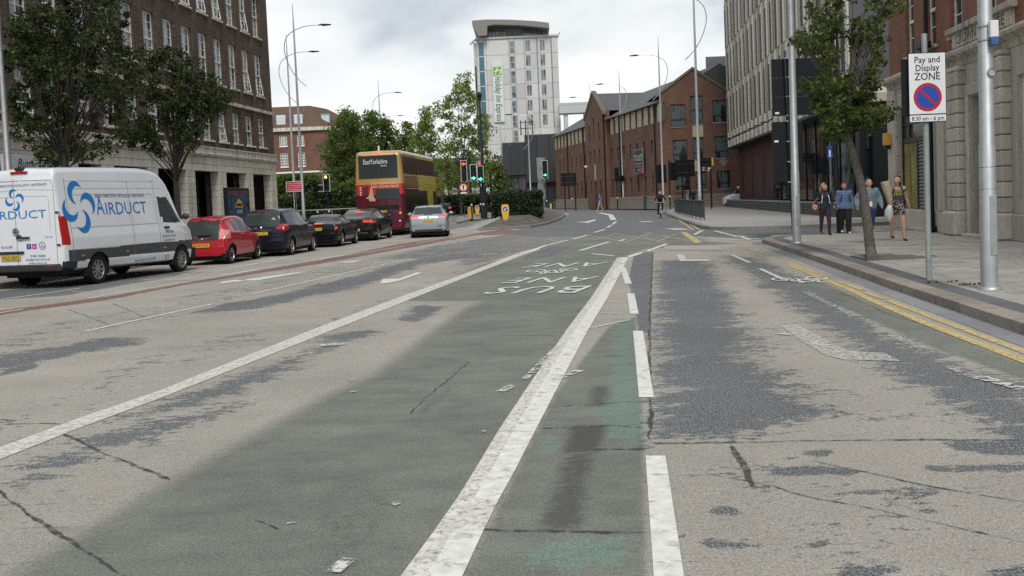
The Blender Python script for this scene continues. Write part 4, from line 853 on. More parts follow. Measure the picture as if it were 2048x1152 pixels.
cols = [97.8 + 2.42*k for k in range(18)]
sh = []; sw = []
for Y in cols:
    if 112.6 < Y < 121.6: continue
    x = XY(Y)
    for z0, z1 in ((5.35, 6.75), (1.75, 3.3)): sh.append((x-.32, x+.32, z0, z1))
fs_.wall('long_wall', 0, LEN, 0, 8.3, sh, D_br, .15)
for h in sh: fs_.window(*h, D_fr, D_gl, 1, 2, .03, .05, .08, None, None)
fs_.box('inner_wall', .1, LEN-.05, 0, 10, -.2, D_br, 9)
x = .15
while x < LEN - .5:                                             # upper storey: cream panels alternating with windows
    fs_.box('cream_panel', x, x + 1.2, 8.31, 10.05, -.02, D_cr, .2); o = fs_.window(x+1.21, x+2.1, 8.31, 10.05, D_fr, D_gl, 1, 1, .04, .06, .08); x += 2.12
MB().quad((0, .22, 8.3), (LEN, .22, 8.3), (LEN, .22, 10.1), (0, .22, 10.1), 0, fs_.M).build('upper_wall', D_fr, D)
mb = MB(); P = lambda x, y, z: fs_.M @ Vector((x, y, z))
ri = 6.2
mb.prism([(0, -.5, 10.05), (0, ri, 13.7), (0, ri*2+.5, 10.05)], (LEN-.3, 0, 0), 0, fs_.M)
mb.prism([(3.2, .2, 13.15), (-.3, .2, 10.8), (3.2, .2, 12.8)], (0, 16, 0)); mb.prism([(3.2, .2, 13.15), (6.8, .2, 10.8), (3.2, .2, 12.8)], (0, 16, 0))
mb.add([(4.5, .12, 10.8), (14, .12, 10.8), (14, 9, 15.4), (6.3, 9, 15.4)], [(0, 1, 2, 3)])
mb.build('roof', D_ro, D)
xg = XY(117.2)                                                  # small projecting gable half way along
fg = Facade(D, P(xg-4.2, -.7, 0), ang)
fg.wall('gable_bay', 0, 8.4, 0, 11.2, [(3.85, 4.55, 7.8, 10.6), (3.85, 4.55, 5.3, 6.9), (1.7, 2.3, 5.3, 6.9), (6.1, 6.7, 5.3, 6.9), (1.7, 2.3, 7.9, 9.9), (6.1, 6.7, 7.9, 9.9), (3.6, 4.8, .1, 3.2), (1.7, 2.3, 1.75, 3.3), (6.1, 6.7, 1.75, 3.3)], D_br, .15)
MB().prism([(0, 0, 11.2), (8.4, 0, 11.2), (4.2, 0, 13.5)], (0, .35, 0), 0, fg.M).build('gable', D_br, D); fg.box('gable_bay_sides', 0, 8.4, 0, 11.19, -.2, D_br, .8)
for a, b_ in (((-.3, 11.0), (4.2, 13.8)), ((8.7, 11.0), (4.2, 13.8))): MB().prism([(a[0], -.1, a[1]), (b_[0], -.1, b_[1]), (b_[0], -.1, b_[1]-.35), (a[0], -.1, a[1]-.35)], (0, .5, 0), 0, fg.M).build('gable_coping', D_cp, D)
MB().prism([(0, .3, 11.1), (4.2, .3, 13.45), (4.2, .3, 13.1)], (0, 8, 0), 0, fg.M).build('roof', D_ro, D); MB().prism([(8.4, .3, 11.1), (4.2, .3, 13.45), (4.2, .3, 13.1)], (0, 8, 0), 0, fg.M).build('roof', D_ro, D)
for h in ((3.85, 4.55, 7.8, 10.6), (3.85, 4.55, 5.3, 6.9), (1.7, 2.3, 5.3, 6.9), (6.1, 6.7, 5.3, 6.9), (1.7, 2.3, 7.9, 9.9), (6.1, 6.7, 7.9, 9.9), (1.7, 2.3, 1.75, 3.3), (6.1, 6.7, 1.75, 3.3)): fg.window(*h, D_fr, D_gl, 1, 2, .03, .05, .08)
MB().box(3.6, 4.8, .1, .16, .1, 3.2, 0, fg.M).build('door', D_fr, D); fg.box('cream_panel', 3.9, 4.5, 3.4, 5.2, .03, D_cr)
for z0 in (.0, .32, .64, .96): fs_.box('plinth_course', 0, LEN+.3-.07*z0, z0, z0+.30, .35-.08*z0, D_st, .02, .01); fd.box('plinth_course', -.3, 11, z0, z0+.30, .35-.08*z0, D_st, .02, .01)
for Y in (96.6, 108.8, 124.8, 133.9): MB().tube([(XY(Y), -.08, 0), (XY(Y), -.08, 10)], .07, 6, 0, fs_.M).build('rain_pipe', black_metal, D)
# boards on its wall
def board(name, label, loc, rz, w_, h_, m, lines, border=None, parent=None):
    b_ = thing(name, label, 'sign', loc, rz); MB().bbox(-w_/2, w_/2, -.06, 0, 0, h_, .005).build('board', m, b_)
    for (txt, z, size, tm, *wd) in lines:
        mb = MB(); put_text(mb, txt, plane_M((0, -.064, z), (1, 0, 0), (0, 0, 1)), size, width=wd[0] if wd else None); mb.build('lettering', tm, b_)
    if border:
        f = MB(); f.box(-w_/2-.05, -w_/2, -.07, 0, -.05, h_+.05); f.box(w_/2, w_/2+.05, -.07, 0, -.05, h_+.05); f.box(-w_/2, w_/2, -.07, 0, -.05, 0); f.box(-w_/2, w_/2, -.07, 0, h_, h_+.05); f.build('frame', border, b_)
    return b_
pD = D.location + P(XY(101.4), -.25, 3.65)
b_ = board('to_let_board', 'black TO LET board with a small red panel fixed to the brick offices', pD, ang, 2.9, 2.35, ink, [('TO LET', 1.5, .85, white_paint, 2.6), ('Refurbished offices', .95, .24, white_paint, 2.1), ('from 1,000 sq ft', .66, .2, white_paint, 1.9), ('01482', .28, .25, white_paint, .8)], galv)
MB().box(.3, 1.35, -.075, -.06, .08, .5).build('red_panel', mat('panel_red', (.5, .03, .06), .5, var=0), b_)
pD = D.location + P(XY(114.3), -.3, 4.4); b_ = board('banner_sign', 'tall narrow black banner with a white diamond mark on the brick offices', pD, ang, 1.9, 3.6, ink, [('OFFICES', .6, .25, white_paint, 1.1)])
MB().poly([(0, -.065, 2.1), (.45, -.065, 1.75), (0, -.065, 1.4), (-.2, -.065, 1.55), (.15, -.065, 1.75), (-.2, -.065, 1.95)]).build('diamond_mark', white_paint, b_)
# ------------------------------------------------------------------ hotel tower
E_c = stone('hotel_concrete', (.56, .56, .54), (.36, .355, .34), .5, True, .6); E_gl = glassmat('hotel_glass', (.05, .075, .085), .06, .8, (.22, .25, .25)); E_bl = glassmat('hotel_blue_glass', (.05, .14, .19), .06, .8); E_al = mat('hotel_alu', (.50, .51, .51), .4, .4, var=.06)
HY = 205.; ks = HY/F
hx = lambda px: (px - 1043)*ks
E = thing('hotel_tower', 'tall pale concrete hotel tower with a vertical sign and an overhanging boat shaped roof', 'building', ((1043-1024+9)*ks, HY, 0), R_(-1.0))
fe_ = Facade(E)
hz = lambda py: (398.5 - py)*ks + CAMH
mb = MB(); mb.box(hx(962), hx(1123), .12, 16, 0, hz(77.5)); mb.build('inner_wall', mat('panel_joint', (.22, .22, .21), .8, var=0), E)
zl = [0] + [hz(316 - 29.3*i) for i in range(9)] ; zl = [z for z in zl if z < hz(79)] + [hz(77.5)]
xl = [962, 981, 1026, 1038, 1056, 1083, 1111, 1123]
strip_px = {(981, 1026): 0, (1038, 1056): 0, (962, 981): 1, (1026, 1038): 2, (1056, 1083): 3, (1083, 1111): 3, (1111, 1123): 0}
for (a, b_), kind in strip_px.items():
    for j in range(len(zl)-1):
        z0, z1 = zl[j]+.03, zl[j+1]-.03; xa, xb = hx(a)+.03, hx(b_)-.03
        if kind == 0: fe_.box('wall_panel', xa, xb, z0, z1, 0, E_c, .3)
        elif kind == 1:
            fe_.box('wall_panel', xa, hx(966.5), z0, z1, 0, E_c, .3)
            if z0 > hz(310) and z1 < hz(80): MB().box(hx(967), hx(976), .02, .3, z0, z1-.25).build('window', E_bl, E); fe_.box('spandrel', hx(967), hx(976), z1-.24, z1, -.05, E_al, .3)
            else: fe_.box('wall_panel', hx(967), hx(976), z0, z1, 0, E_c, .3)
            fe_.box('wall_panel', hx(976.5), xb, z0, z1, 0, E_c, .3)
        elif kind == 2:
            if hz(316) < z0 < hz(92): fe_.window(hx(1028), hx(1037), z0+.2, z1-.35, E_al, E_gl, 1, 2, .1, .05, .05); fe_.box('spandrel', hx(1028), hx(1037), z1-.33, z1+.2, -.03, E_al, .3); fe_.box('wall_panel', xa, hx(1028)-.01, z0, z1, 0, E_c, .3); fe_.box('wall_panel', hx(1037)+.01, xb, z0, z1, 0, E_c, .3)
            else: fe_.box('wall_panel', xa, xb, z0, z1, 0, E_c, .3)
        else:
            wx = hx(1059 if a == 1056 else 1088); ww = 9.5*ks
            if hz(262) < z0 < hz(95):
                fe_.window(wx, wx+ww, z0+.55, z1-.25, E_al, E_gl, 2, 1, .08, .05, .05); 
                fe_.box('wall_panel', xa, wx-.02, z0, z1, 0, E_c, .3); fe_.box('wall_panel', wx+ww+.02, hx(1081 if a == 1056 else 1109), z0, z1, -.10, E_c, .3); fe_.box('wall_panel', wx-.02, wx+ww+.02, z0, z0+.54, -.1, E_c, .3); fe_.box('wall_panel', wx-.02, wx+ww+.02, z1-.24, z1, -.1, E_c, .3)
            else: fe_.box('wall_panel', xa, xb, z0, z1, 0, E_c, .3)
MB().box(hx(956), hx(961.8), .6, 15, 0, hz(84)).build('side_wall', E_c, E); MB().box(hx(957.5), hx(960), .5, .62, hz(300), hz(130)).build('dark_strip', black_metal, E)
fe_.box('parapet', hx(961), hx(1124), hz(79), hz(75.5), .2, E_c, 16)
# penthouse and roof
MB().box(hx(985), hx(1098), 2.5, 14, hz(77), hz(54)).build('penthouse', mat('penthouse_grey', (.27, .26, .25), .5, var=.1), E)
for i in range(5): MB().box(hx(987+7*i), hx(992.5+7*i), 2.42, 2.5, hz(76), hz(57)).build('window', E_gl, E)
MB().box(hx(1056), hx(1095), 2.42, 2.5, hz(74), hz(60)).build('window', E_gl, E)
rp_ = [(957, 44.5), (985, 43.5), (1030, 46), (1080, 51), (1107, 55.5), (1107.5, 66), (1095, 64), (1050, 57.5), (1000, 54), (986, 56), (985, 74), (968, 75), (960, 60), (956.5, 52)]
MB().prism([(hx(a), -2.0, hz(b_)) for a, b_ in rp_], (0, 17, 0)).build('roof_canopy', stone('roof_render', (.27, .26, .24), (.16, .155, .15), .4), E)
for x0, x1, z in ((950, 961, 78), (1124, 1128, 72)):
    mb = MB()
    for i in range(4): mb.tube([(hx(x0), -.6+i*.8, hz(z+8)), (hx(x1), -.6+i*.8, hz(z))], .06, 5)
    for k in range(3): mb.tube([(hx(x0+(x1-x0)*k/2), -.7, hz(z+8-4*k)), (hx(x0+(x1-x0)*k/2), 2, hz(z+8-4*k))], .06, 5)
    mb.build('brise_soleil', E_al, E)
s0x, s1x = hx(991.5), hx(1012.2)
MB().bbox(s0x, s1x, -.45, -.05, hz(243.5), hz(126), .05).build('sign_board', mat('sign_white', (.62, .64, .65), .4, var=.03), E)
cxs = (s0x+s1x)/2
MB().box(s0x+.2, s1x-.2, -.47, -.449, hz(151.5), hz(134.5)).build('sign_emblem', mat('sign_green', (.17, .42, .03), .4, var=.25, scale=.8), E)
mb = MB(); put_text(mb, 'H', plane_M((cxs, -.475, hz(143)), (1, 0, 0), (0, 0, 1)), 2.0, shear=.4); mb.tube([(cxs-.7, -.475, hz(143.5)), (cxs+.1, -.475, hz(143)), (cxs+.8, -.475, hz(140.5))], .1, 5); mb.build('emblem_letter', white_paint, E)
mb = MB(); put_text(mb, 'Holiday Inn Express', plane_M((cxs, -.455, hz(197)), (0, 0, -1), (1, 0, 0)), 1.75, shear=.2, width=9.1, offset=.03); mb.build('lettering', mat('sign_text_green', (.05, .14, .05), .4, var=0), E)
# dark block at its foot
Bk = thing('dark_block', 'low charcoal clad block with a glass front below the hotel tower', 'building', (-.8, 147, 0)); cb = stone('charcoal_clad', (.05, .052, .056), (.035, .036, .04), .5); fk = Facade(Bk)
MB().box(0, 8.6, 2, 14, .0, 9.6).build('inner_wall', cb, Bk)
for i in range(3): fk.box('clad_panel', .03+1.12*i, 1.12*(i+1), 5.2, 10.0, 0, cb, 2)
for i in range(3): fk.box('clad_panel', 3.39+1.75*i, 3.36+1.75*(i+1)-.02, 4.0, 11.0, .35, cb, 2)
MB().box(3.39, 8.6, .35, 2, .1, 4.0).build('clad_panel', cb, Bk); MB().box(5.0, 6.3, -.4, .3, .1, 7.6).build('stair_window', E_gl, Bk)
mural = bpy.data.materials.new('window_mural'); mural.use_nodes = True; t = mural.node_tree; b = t.nodes['Principled BSDF']; co = N(t, 'ShaderNodeTexCoord'); rp = N(t, 'ShaderNodeValToRGB'); L(t, noise(t, co, 1.1, 8., .7, (1, 1, .6)), rp.inputs[0])
cr_ = rp.color_ramp; cr_.elements[0].position = .4; cr_.elements[0].color = (.015, .02, .03, 1); cr_.elements[1].position = .72; cr_.elements[1].color = (.4, .42, .45, 1)
for p_, c_ in ((.5, (.04, .06, .10, 1)), (.58, (.15, .05, .05, 1)), (.64, (.05, .12, .25, 1))): x = cr_.elements.new(p_); x.color = c_
L(t, rp.outputs[0], b.inputs['Base Color']); b.inputs['Roughness'].default_value = .2
for i in range(3): MB().box(.05+1.12*i, 1.10*(i+1), .6, .7, .1, 5.1).build('shop_window', mural, Bk)
mb = MB()
for xx in (2.9, 3.6, 4.6): mb.tube([(xx, .2, 11.), (xx, .2, 13.2)], .08, 5)
mb.tube([(2.9, .2, 12.9), (4.6, .2, 12.9)], .06, 5); mb.tube([(2.9, .2, 12.), (4.6, .2, 12.)], .06, 5); mb.build('roof_rail', black_metal, Bk)
wk = thing('covered_walkway', 'high covered walkway bridging from the hotel towards the brick offices', 'walkway', (10.6, 200, 0)); MB().bbox(0, 6.5, 0, 3, hz(236), hz(219), .1).build('deck', E_c, wk); MB().box(0, 6.5, -.05, 0, hz(219), hz(215)).build('glass_rail', E_al, wk)
for xx in (1, 5): MB().box(xx, xx+.8, .5, 2.5, 0, hz(236)).build('pier', E_c, wk)
# ------------------------------------------------------------------ red brick block with a tiled mansard, left distance
RY = 177.; kr = RY/F; H_ = thing('mansard_block', 'distant red brick block with a brown tiled mansard roof and pale dormers', 'building', ((535-1024+5)*kr, RY, 0))
rx = lambda px: (px - 535)*kr; rz_ = lambda py, px=600: (419 - py + .0*(px-600))*kr + CAMH
H_br = brick('distant_brick', (.19, .085, .06), (.15, .07, .05), (.16, .12, .10)); H_ti = mat('roof_tiles', (.105, .062, .042), .8, var=.3, scale=3., bump=.4, bscale=8); H_gl = glassmat('distant_glass', (.05, .055, .06), .08, .7)
fr_ = Facade(H_)
wx_ = [(541, 548), (566.5, 581.5), (602, 615.5)]; wz = [(293, 272), (334, 306), (370, 350)]
hs = [(rx(a), rx(b_), rz_(c_), rz_(d)) for a, b_ in wx_ for c_, d in wz]
fr_.wall('brick_wall', rx(500), rx(655), 0, rz_(260), hs, H_br, .2)
fch = Facade(H_, (rx(655), 0, 0), R_(35)); fch.wall('brick_wall', 0, 6.5, 0, rz_(260), [], H_br)
for h in hs: fr_.window(*h, white_paint, H_gl, 4, 5, .09, .1, .12, (.1, .1, .15), white_paint)
fr_.box('cornice', rx(500), rx(656), rz_(264), rz_(257), .5, A_stc, .3); fr_.box('string_course', rx(500), rx(655), rz_(347), rz_(344), .1, white_paint)
fch.box('cornice', 0, 6.6, rz_(264), rz_(257), .5, A_stc, .3); fch.box('string_course', 0, 6.5, rz_(347), rz_(344), .1, white_paint)
a0, a1 = rz_(257), rz_(212)
mb = MB(); mb.add([(rx(500), -.3, a0), (rx(655), -.3, a0), (rx(655)+5.3, 3.6, a0), (rx(500), 14, a0), (rx(500), 2.6, a1), (rx(625), 2.6, a1), (rx(655), 5, a1-.5), (rx(500), 14, a1), (rx(655)+5.3, 14, a0), (rx(655), 14, a1-.5)], [(0, 1, 5, 4), (1, 2, 6, 5), (4, 5, 6, 9, 7), (2, 8, 9, 6), (0, 4, 7, 3)]); mb.build('mansard_roof', H_ti, H_)
for a, b_ in ((537, 545), (562, 580), (597, 614), (648, 666)):
    MB().bbox(rx(a), rx(b_), .2 if a < 640 else 1.5, 3, rz_(254), rz_(231), .05).build('dormer', mat('dormer_white', (.60, .63, .64), .5, var=.05) if a < 640 else mat('dormer_copper', (.16, .36, .30), .6, var=.15), H_)
    MB().box(rx(a)+.12, rx(b_)-.12, (.2 if a < 640 else 1.5)-.03, 1.6, rz_(252), rz_(234)).build('window', mat('dormer_blind', (.55, .58, .60), .4, var=.08), H_)
MB().box(rx(500), rx(655), .4, 14, 0, rz_(258)).build('inner_wall', H_br, H_)
# a pale house glimpsed between the bus and the trees
ph = thing('pale_house', 'small pale house glimpsed beyond the bus under the trees', 'building', (-13.6, 210, 0)); MB().box(0, 9, 0, 8, 0, 5).build('wall', stone('pale_render', (.55, .56, .55), (.4, .4, .4), .3), ph); MB().prism([(-.3, -.3, 5), (9.3, -.3, 5), (9.3, 4, 8), (-.3, 4, 8)], (0, 8.4, 0)).build('roof', D_ro, ph)
for i in range(3): MB().box(1+2.6*i, 2.4+2.6*i, -.05, .02, 1.2, 3).build('window', E_bl, ph)
# low backdrop of buildings closing the views at both sides
bk = thing('distant_terrace', 'distant low brown terrace closing the view behind the left hand trees', 'building', (-90, 230, 0)); MB().box(0, 120, 0, 10, 0, 9).build('wall', H_br, bk); MB().prism([(-.3, -.3, 9), (-.3, 5, 12), (-.3, 10.3, 9)], (120.6, 0, 0)).build('roof', D_ro, bk)
for i in range(24): MB().box(3+4.8*i, 4.6+4.8*i, -.05, .02, 1.4, 3.2).build('window', H_gl, bk); MB().box(3+4.8*i, 4.6+4.8*i, -.05, .02, 5, 7).build('window', H_gl, bk)
# ================================================================== VEHICLES
def hermite(xs, ys, x):
    xs, ys = np.asarray(xs, float), np.asarray(ys, float); h = np.diff(xs); d = np.diff(ys)/h; m = np.zeros(len(xs)); m[0], m[-1] = d[0], d[-1]
    for i in range(1, len(xs)-1):
        if d[i-1]*d[i] > 0: w1, w2 = 2*h[i]+h[i-1], h[i]+2*h[i-1]; m[i] = (w1+w2)/(w1/d[i-1]+w2/d[i])
    x = np.clip(x, xs[0], xs[-1]); i = np.clip(np.searchsorted(xs, x, side='right')-1, 0, len(xs)-2); t = (x-xs[i])/h[i]
    return (2*t**3-3*t**2+1)*ys[i] + (t**3-2*t**2+t)*h[i]*m[i] + (-2*t**3+3*t**2)*ys[i+1] + (t**3-t**2)*h[i]*m[i+1]
def curve(c): a = [p[0] for p in c]; b_ = [p[1] for p in c]; return lambda x: hermite(a, b_, x)
paint_cache = {}
def carpaint(name, c, metal=.0, rough=.28):
    return mat(name, c, rough, metal, var=.04, scale=2., spec=.5 if sum(c) > .3 else .25, coat=.7 if sum(c) > .3 else .35)
car_glass = glassmat('car_glass', (.040, .050, .050), .12, .5, wav=.02); trim = mat('black_trim', (.022, .023, .025), .55, var=.15)
under_m = mat('underbody', (.01, .01, .01), .9, var=0); alloy = mat('alloy', (.42, .43, .44), .3, .8, var=.08)
class Veh:
    def __init__(s, name, label, cat, p_rear, heading, sp, group=None):       # p_rear: ground point under the middle of the tail
        s.sp = sp; s.root = thing(name, label, cat, p_rear, math.pi/2 - heading, group)
        s.MW = Matrix.Translation(p_rear) @ Matrix.Rotation(math.pi/2 - heading, 4, 'Z'); s.MI = s.MW.inverted()
        L_ = sp['L']; zt, zb, w, wr, belt = (curve(sp[k]) for k in ('zt', 'zb', 'w', 'wr', 'belt'))
        st = np.unique(np.round(np.concatenate([np.linspace(0, .12, 7), np.linspace(.12, .9, 20), np.arange(.9, L_-.9, sp.get('step', .05)), np.linspace(L_-.9, L_-.1, 20 if L_ < 5.5 else 26), np.linspace(L_-.1, L_, 5)]), 4)); NS = len(st)
        seg_n = sp.get('segn', [2, 2, 5, 12, 6, 14, 3, 2, 6, 6]); fr = []; seg = []
        for k, n in enumerate(seg_n):
            for i in range(n): fr.append((k, i/n)); seg.append(k)
        fr.append((len(seg_n)-1, 1.)); rows = []
        for x in st:
            T, Bz, Wd, WR, BL = float(zt(x)), float(zb(x)), float(w(x)), float(wr(x)), float(belt(x))
            cab = max(0., T - BL); f = min(1., cab/.32); Bl = min(BL, T - .02)
            sh = sp.get('shoulder', .035)
            wb_ = Wd*(1 - sh)
            wt = wb_*(1-f)*.985 + f*min(WR, wb_)
            P = [(0, Bz), (Wd*.80, Bz), (Wd*.96, Bz+.07), (Wd*.995, Bz+.22), (Wd, max(Bz+.25, Bl-.22)), (wb_, Bl), (wt, max(Bl+.004, T-.10*f-.012)), (wt*.965, T-.035*f-.006), (wt*.88, T-.010), (wt*.5, T+.0), (0, T+sp.get('crown', .02)*f)]
            P = [(y, min(z, T) if i < 10 else z) for i, (y, z) in enumerate(P)]
            rows.append([(P[k][0]*(1-u)+P[k+1][0]*u, P[k][1]*(1-u)+P[k+1][1]*u) for k, u in fr])
        A = np.array(rows)                                                    # NS, NP, 2
        NP = A.shape[1]; full = np.zeros((NS, 2*NP-1, 3)); full[:, :NP, 0] = st[:, None]; full[:, NP-1:, 0] = st[:, None]
        full[:, :NP, 1] = -A[:, :, 0]; full[:, :NP, 2] = A[:, :, 1]; full[:, NP-1:, 1] = A[:, ::-1, 0]; full[:, NP-1:, 2] = A[:, ::-1, 1]
        for xw in sp['wheels']:                                   # pull the nearest grid points onto the rim of each wheel arch
            dx, dz = full[:, :, 0]-xw, full[:, :, 2]-sp['r']; D = np.hypot(dx, dz); k = (np.abs(D-sp['ra']) < .028) & (np.abs(full[:, :, 1]) > sp['W']*.33) & (dz > -.25)
            full[:, :, 0] = np.where(k, xw + dx*sp['ra']/np.maximum(D, 1e-6), full[:, :, 0]); full[:, :, 2] = np.where(k, sp['r'] + dz*sp['ra']/np.maximum(D, 1e-6), full[:, :, 2])
        V = full.reshape(-1, 3); C = 2*NP-1; faces = []; parts = []
        segs = seg + seg[::-1]
        cen = (full[:-1, :-1]+full[1:, :-1]+full[1:, 1:]+full[:-1, 1:])/4; e1 = full[1:, 1:]-full[:-1, :-1]; e2 = full[:-1, 1:]-full[1:, :-1]; nr = np.cross(e1, e2); nr /= np.linalg.norm(nr, axis=2, keepdims=True)+1e-9
        s.cells = {}
        for i in range(NS-1):
            for j in range(C-1):
                c = cen[i, j]; n_ = nr[i, j]
                if n_[2]*(1 if segs[j] > 3 else 1) == 9: pass
                out = -n_ if (n_[1]*c[1] < 0 or (abs(c[1]) < .3 and c[2] > .8 and n_[2] < 0)) else n_
                a = i*C+j; pt = s.classify(c, out, segs[j])
                if pt is None: continue
                s.cells.setdefault(pt, []).append((a, a+1, a+C+1, a+C))
        cap = [tuple(range(C)), tuple(range((NS-1)*C, NS*C))]
        s.V = V; s.bvh = BVHTree.FromPolygons([tuple(v) for v in V], [f for fl in s.cells.values() for f in fl] + cap)
        body_mats = sp['mats']
        mb = MB(); idx = {}
        def subset(fl, mb, mi):
            mp_ = {}
            vs = []; fs = []
            for f in fl:
                ff = []
                for q in f:
                    if q not in mp_: mp_[q] = len(vs); vs.append(tuple(V[q]))
                    ff.append(mp_[q])
                fs.append(tuple(ff))
            mb.add(vs, fs, mi)
        # the painted shell is one mesh; everything else its own part
        for k in range(len(body_mats)):
            if f'body{k}' in s.cells: subset(s.cells[f'body{k}'], mb, k)
        # rear cap as strips so it can carry several colours
        cp = full[0]
        for j in range(NP-1):
            zc = (cp[j, 2]+cp[j+1, 2])/2; 
            mb.add([cp[j], cp[j+1], cp[C-2-j], cp[C-1-j]], [(0, 1, 2, 3)], int(sp.get('capmat', lambda z: 0)(zc)))
        mb.add([tuple(p) for p in full[-1]], [tuple(range(C))], 0)
        s.body = mb.build('body', body_mats, s.root, smooth=True, weld=True)
        for pt, fl in s.cells.items():
            if pt.startswith('body'): continue
            m2 = MB(); subset(fl, m2, 0); nm = pt.rstrip('0123456789')
            m2.build(nm, sp['partmats'][nm], s.root, smooth=True)
        r = sp['r']; s.wheel_data = None
        for xw in sp['wheels']:
            for sd in (-1, 1): s.wheel(xw, sd, r)
        um = MB(); W0 = sp['W']/2
        um.box(.12, L_-.12, -W0*.86, W0*.86, sp['zb'][1][1]-.06, sp['zb'][1][1]+.25)
        for xw in sp['wheels']: um.box(xw-r-.1, xw+r+.1, -W0*.93, W0*.93, .22, r*2+.08)
        um.build('underbody', under_m, s.root)
    def classify(s, c, n, sg):
        sp = s.sp; x, y, z = c
        for xw in sp['wheels']:
            if sg < 5 and abs(y) > sp['W']*.33 and (x-xw)**2 + (z-sp['r'])**2 < sp['ra']**2: return None
        return sp['cls'](x, y, z, n, sg)
    def wheel(s, xw, sd, r):
        sp = s.sp; W0 = sp['W']/2; tw = sp.get('tw', .19)
        if s.wheel_data is None:
            ty = MB(); pr = [(r*.62, -tw/2), (r*.93, -tw/2), (r*.99, -tw*.36), (r, -tw*.2), (r, tw*.2), (r*.99, tw*.36), (r*.93, tw/2), (r*.70, tw/2), (r*.66, tw*.42)]
            ty.lathe(pr, 28); o = ty.build('wheel', rubber, smooth=True)
            rm = MB(); R1 = r*.68; rm.lathe([(R1*.98, tw*.30), (R1, tw*.47), (R1*.93, tw*.47), (R1*.88, tw*.30)], 28, 0); rm.lathe([(0, tw*.36), (R1*.2, tw*.38), (R1*.22, tw*.2)], 14, 0); ns = sp.get('spokes', 7)
            for i in range(ns):
                A_ = Matrix.Rotation(2*math.pi*i/ns, 4, 'Z'); wv = R1*sp.get('spw', .13)
                rm.add([(R1*.15, -wv*.8, tw*.36), (R1*.15, wv*.8, tw*.36), (R1*.95, wv*1.15, tw*.42), (R1*.95, -wv*1.15, tw*.42), (R1*.15, -wv*.8, tw*.24), (R1*.15, wv*.8, tw*.24), (R1*.95, wv*1.15, tw*.28), (R1*.95, -wv*1.15, tw*.28)], [(0, 1, 2, 3), (0, 4, 5, 1), (1, 5, 6, 2), (3, 2, 6, 7), (0, 3, 7, 4)], 0, A_)
            rm.lathe([(0, tw*.16), (R1*.95, tw*.16)], 20, 1)
            o2 = rm.build('rim', [sp.get('rim', alloy), under_m], smooth=False); s.wheel_data = (o.data, o2.data); bpy.data.objects.remove(o); bpy.data.objects.remove(o2)
        o = link(bpy.data.objects.new('wheel', s.wheel_data[0]), s.root); o.location = (xw, sd*(W0-tw/2-.035), r); o.rotation_euler = (R_(-90*sd), 0, 0)
        link(bpy.data.objects.new('rim', s.wheel_data[1]), o)
    # things stuck on the shell -----------------------------------------------------
    def side_pt(s, px, py, y):                                    # pixel -> x, z on the plane y = const
        o = s.MI @ Vector((0, 0, CAMH)); d = s.MI.to_3x3() @ ray(px, py); t = (y - o.y)/d.y; p = o + d*t; return p.x, p.z
    def rear_pt(s, px, py, x=0.):
        o = s.MI @ Vector((0, 0, CAMH)); d = s.MI.to_3x3() @ ray(px, py); t = (x - o.x)/d.x; p = o + d*t; return p.y, p.z
    def onside(s, x, z, off=.004, sd=-1):
        h = s.bvh.ray_cast(Vector((x, sd*4, z)), Vector((0, -sd, 0)));
        return Vector((x, h[0].y + sd*off, z)) if h[0] else Vector((x, sd*(s.sp['W']/2+off), z))
    def onrear(s, y, z, off=.004):
        h = s.bvh.ray_cast(Vector((-3, y, z)), Vector((1, 0, 0)))
        return Vector((h[0].x - off, y, z)) if h[0] else Vector((-off, y, z))
    def decal(s, name, vs, fs, m, where='side', off=.005, parent=None):
        f = s.onside if where == 'side' else s.onrear
        return MB().add([f(a, b_, off) for a, b_ in vs], fs).build(name, m, parent or s.root)
    def text(s, name, txt, cx, cz, size, m, where='side', width=None, off=.006, parent=None, rot=0, **kw):
        vs, fs = text_geo(txt, size, **kw)
        if not vs: return
        xs = [v.x for v in vs]; k = width/(max(xs)-min(xs)) if width else 1; c_ = (max(xs)+min(xs))/2 if width else 0
        f = (lambda v: (cx + (v.x-c_)*k, cz + v.y)) if where == 'side' else (lambda v: (cx - (v.x-c_)*k, cz + v.y))
        return s.decal(name, [f(v) for v in vs], fs, m, where, off, parent)
    def plate(s, txt, y, z, wd=.52, hg=.115):
        a = s.onrear(y, z+hg/2, .01); b_ = s.onrear(y, z-hg/2, .01); tilt = Vector((a.x-b_.x, 0, hg)).normalized(); o = (a+b_)/2 - Vector((.012, 0, 0))
        M = plane_M(o, (0, -1, 0), tilt); p = MB().bbox(-wd/2, wd/2, -hg/2, hg/2, -.008, .008, .003, 0, M).build('number_plate', plate_y, s.root)
        mb = MB(); put_text(mb, txt, M @ Matrix.Translation((0, 0, .010)), hg*.98, width=wd*.88); mb.build('lettering', ink, p)
    def box(s, name, m, x0, x1, y0, y1, z0, z1, b_=.01, parent=None): return MB().bbox(x0, x1, y0, y1, z0, z1, b_).build(name, m, parent or s.root)
    def mirrors(s, x, z, m=trim):
        W0 = s.sp['W']/2
        for sd in (-1, 1):
            mb = MB(); mb.ball((x, sd*(W0+.10), z), (.07, .12, .085), 0, 8); mb.tube([(x+.05, sd*(W0-.08), z-.05), (x+.02, sd*(W0+.06), z-.02)], .03, 6); mb.build('wing_mirror', m, s.root, smooth=True)
def wshape(h, L_, nose=.62, tail=.86): return [(0, h*tail), (.06, h*(tail+.06)), (.22, h*.975), (.6, h), (L_*.5, h), (L_-.8, h*.98), (L_-.3, h*.88), (L_, h*nose)]
def flat(v, L_): return [(0, v), (.2, v), (L_-.2, v), (L_, v)]
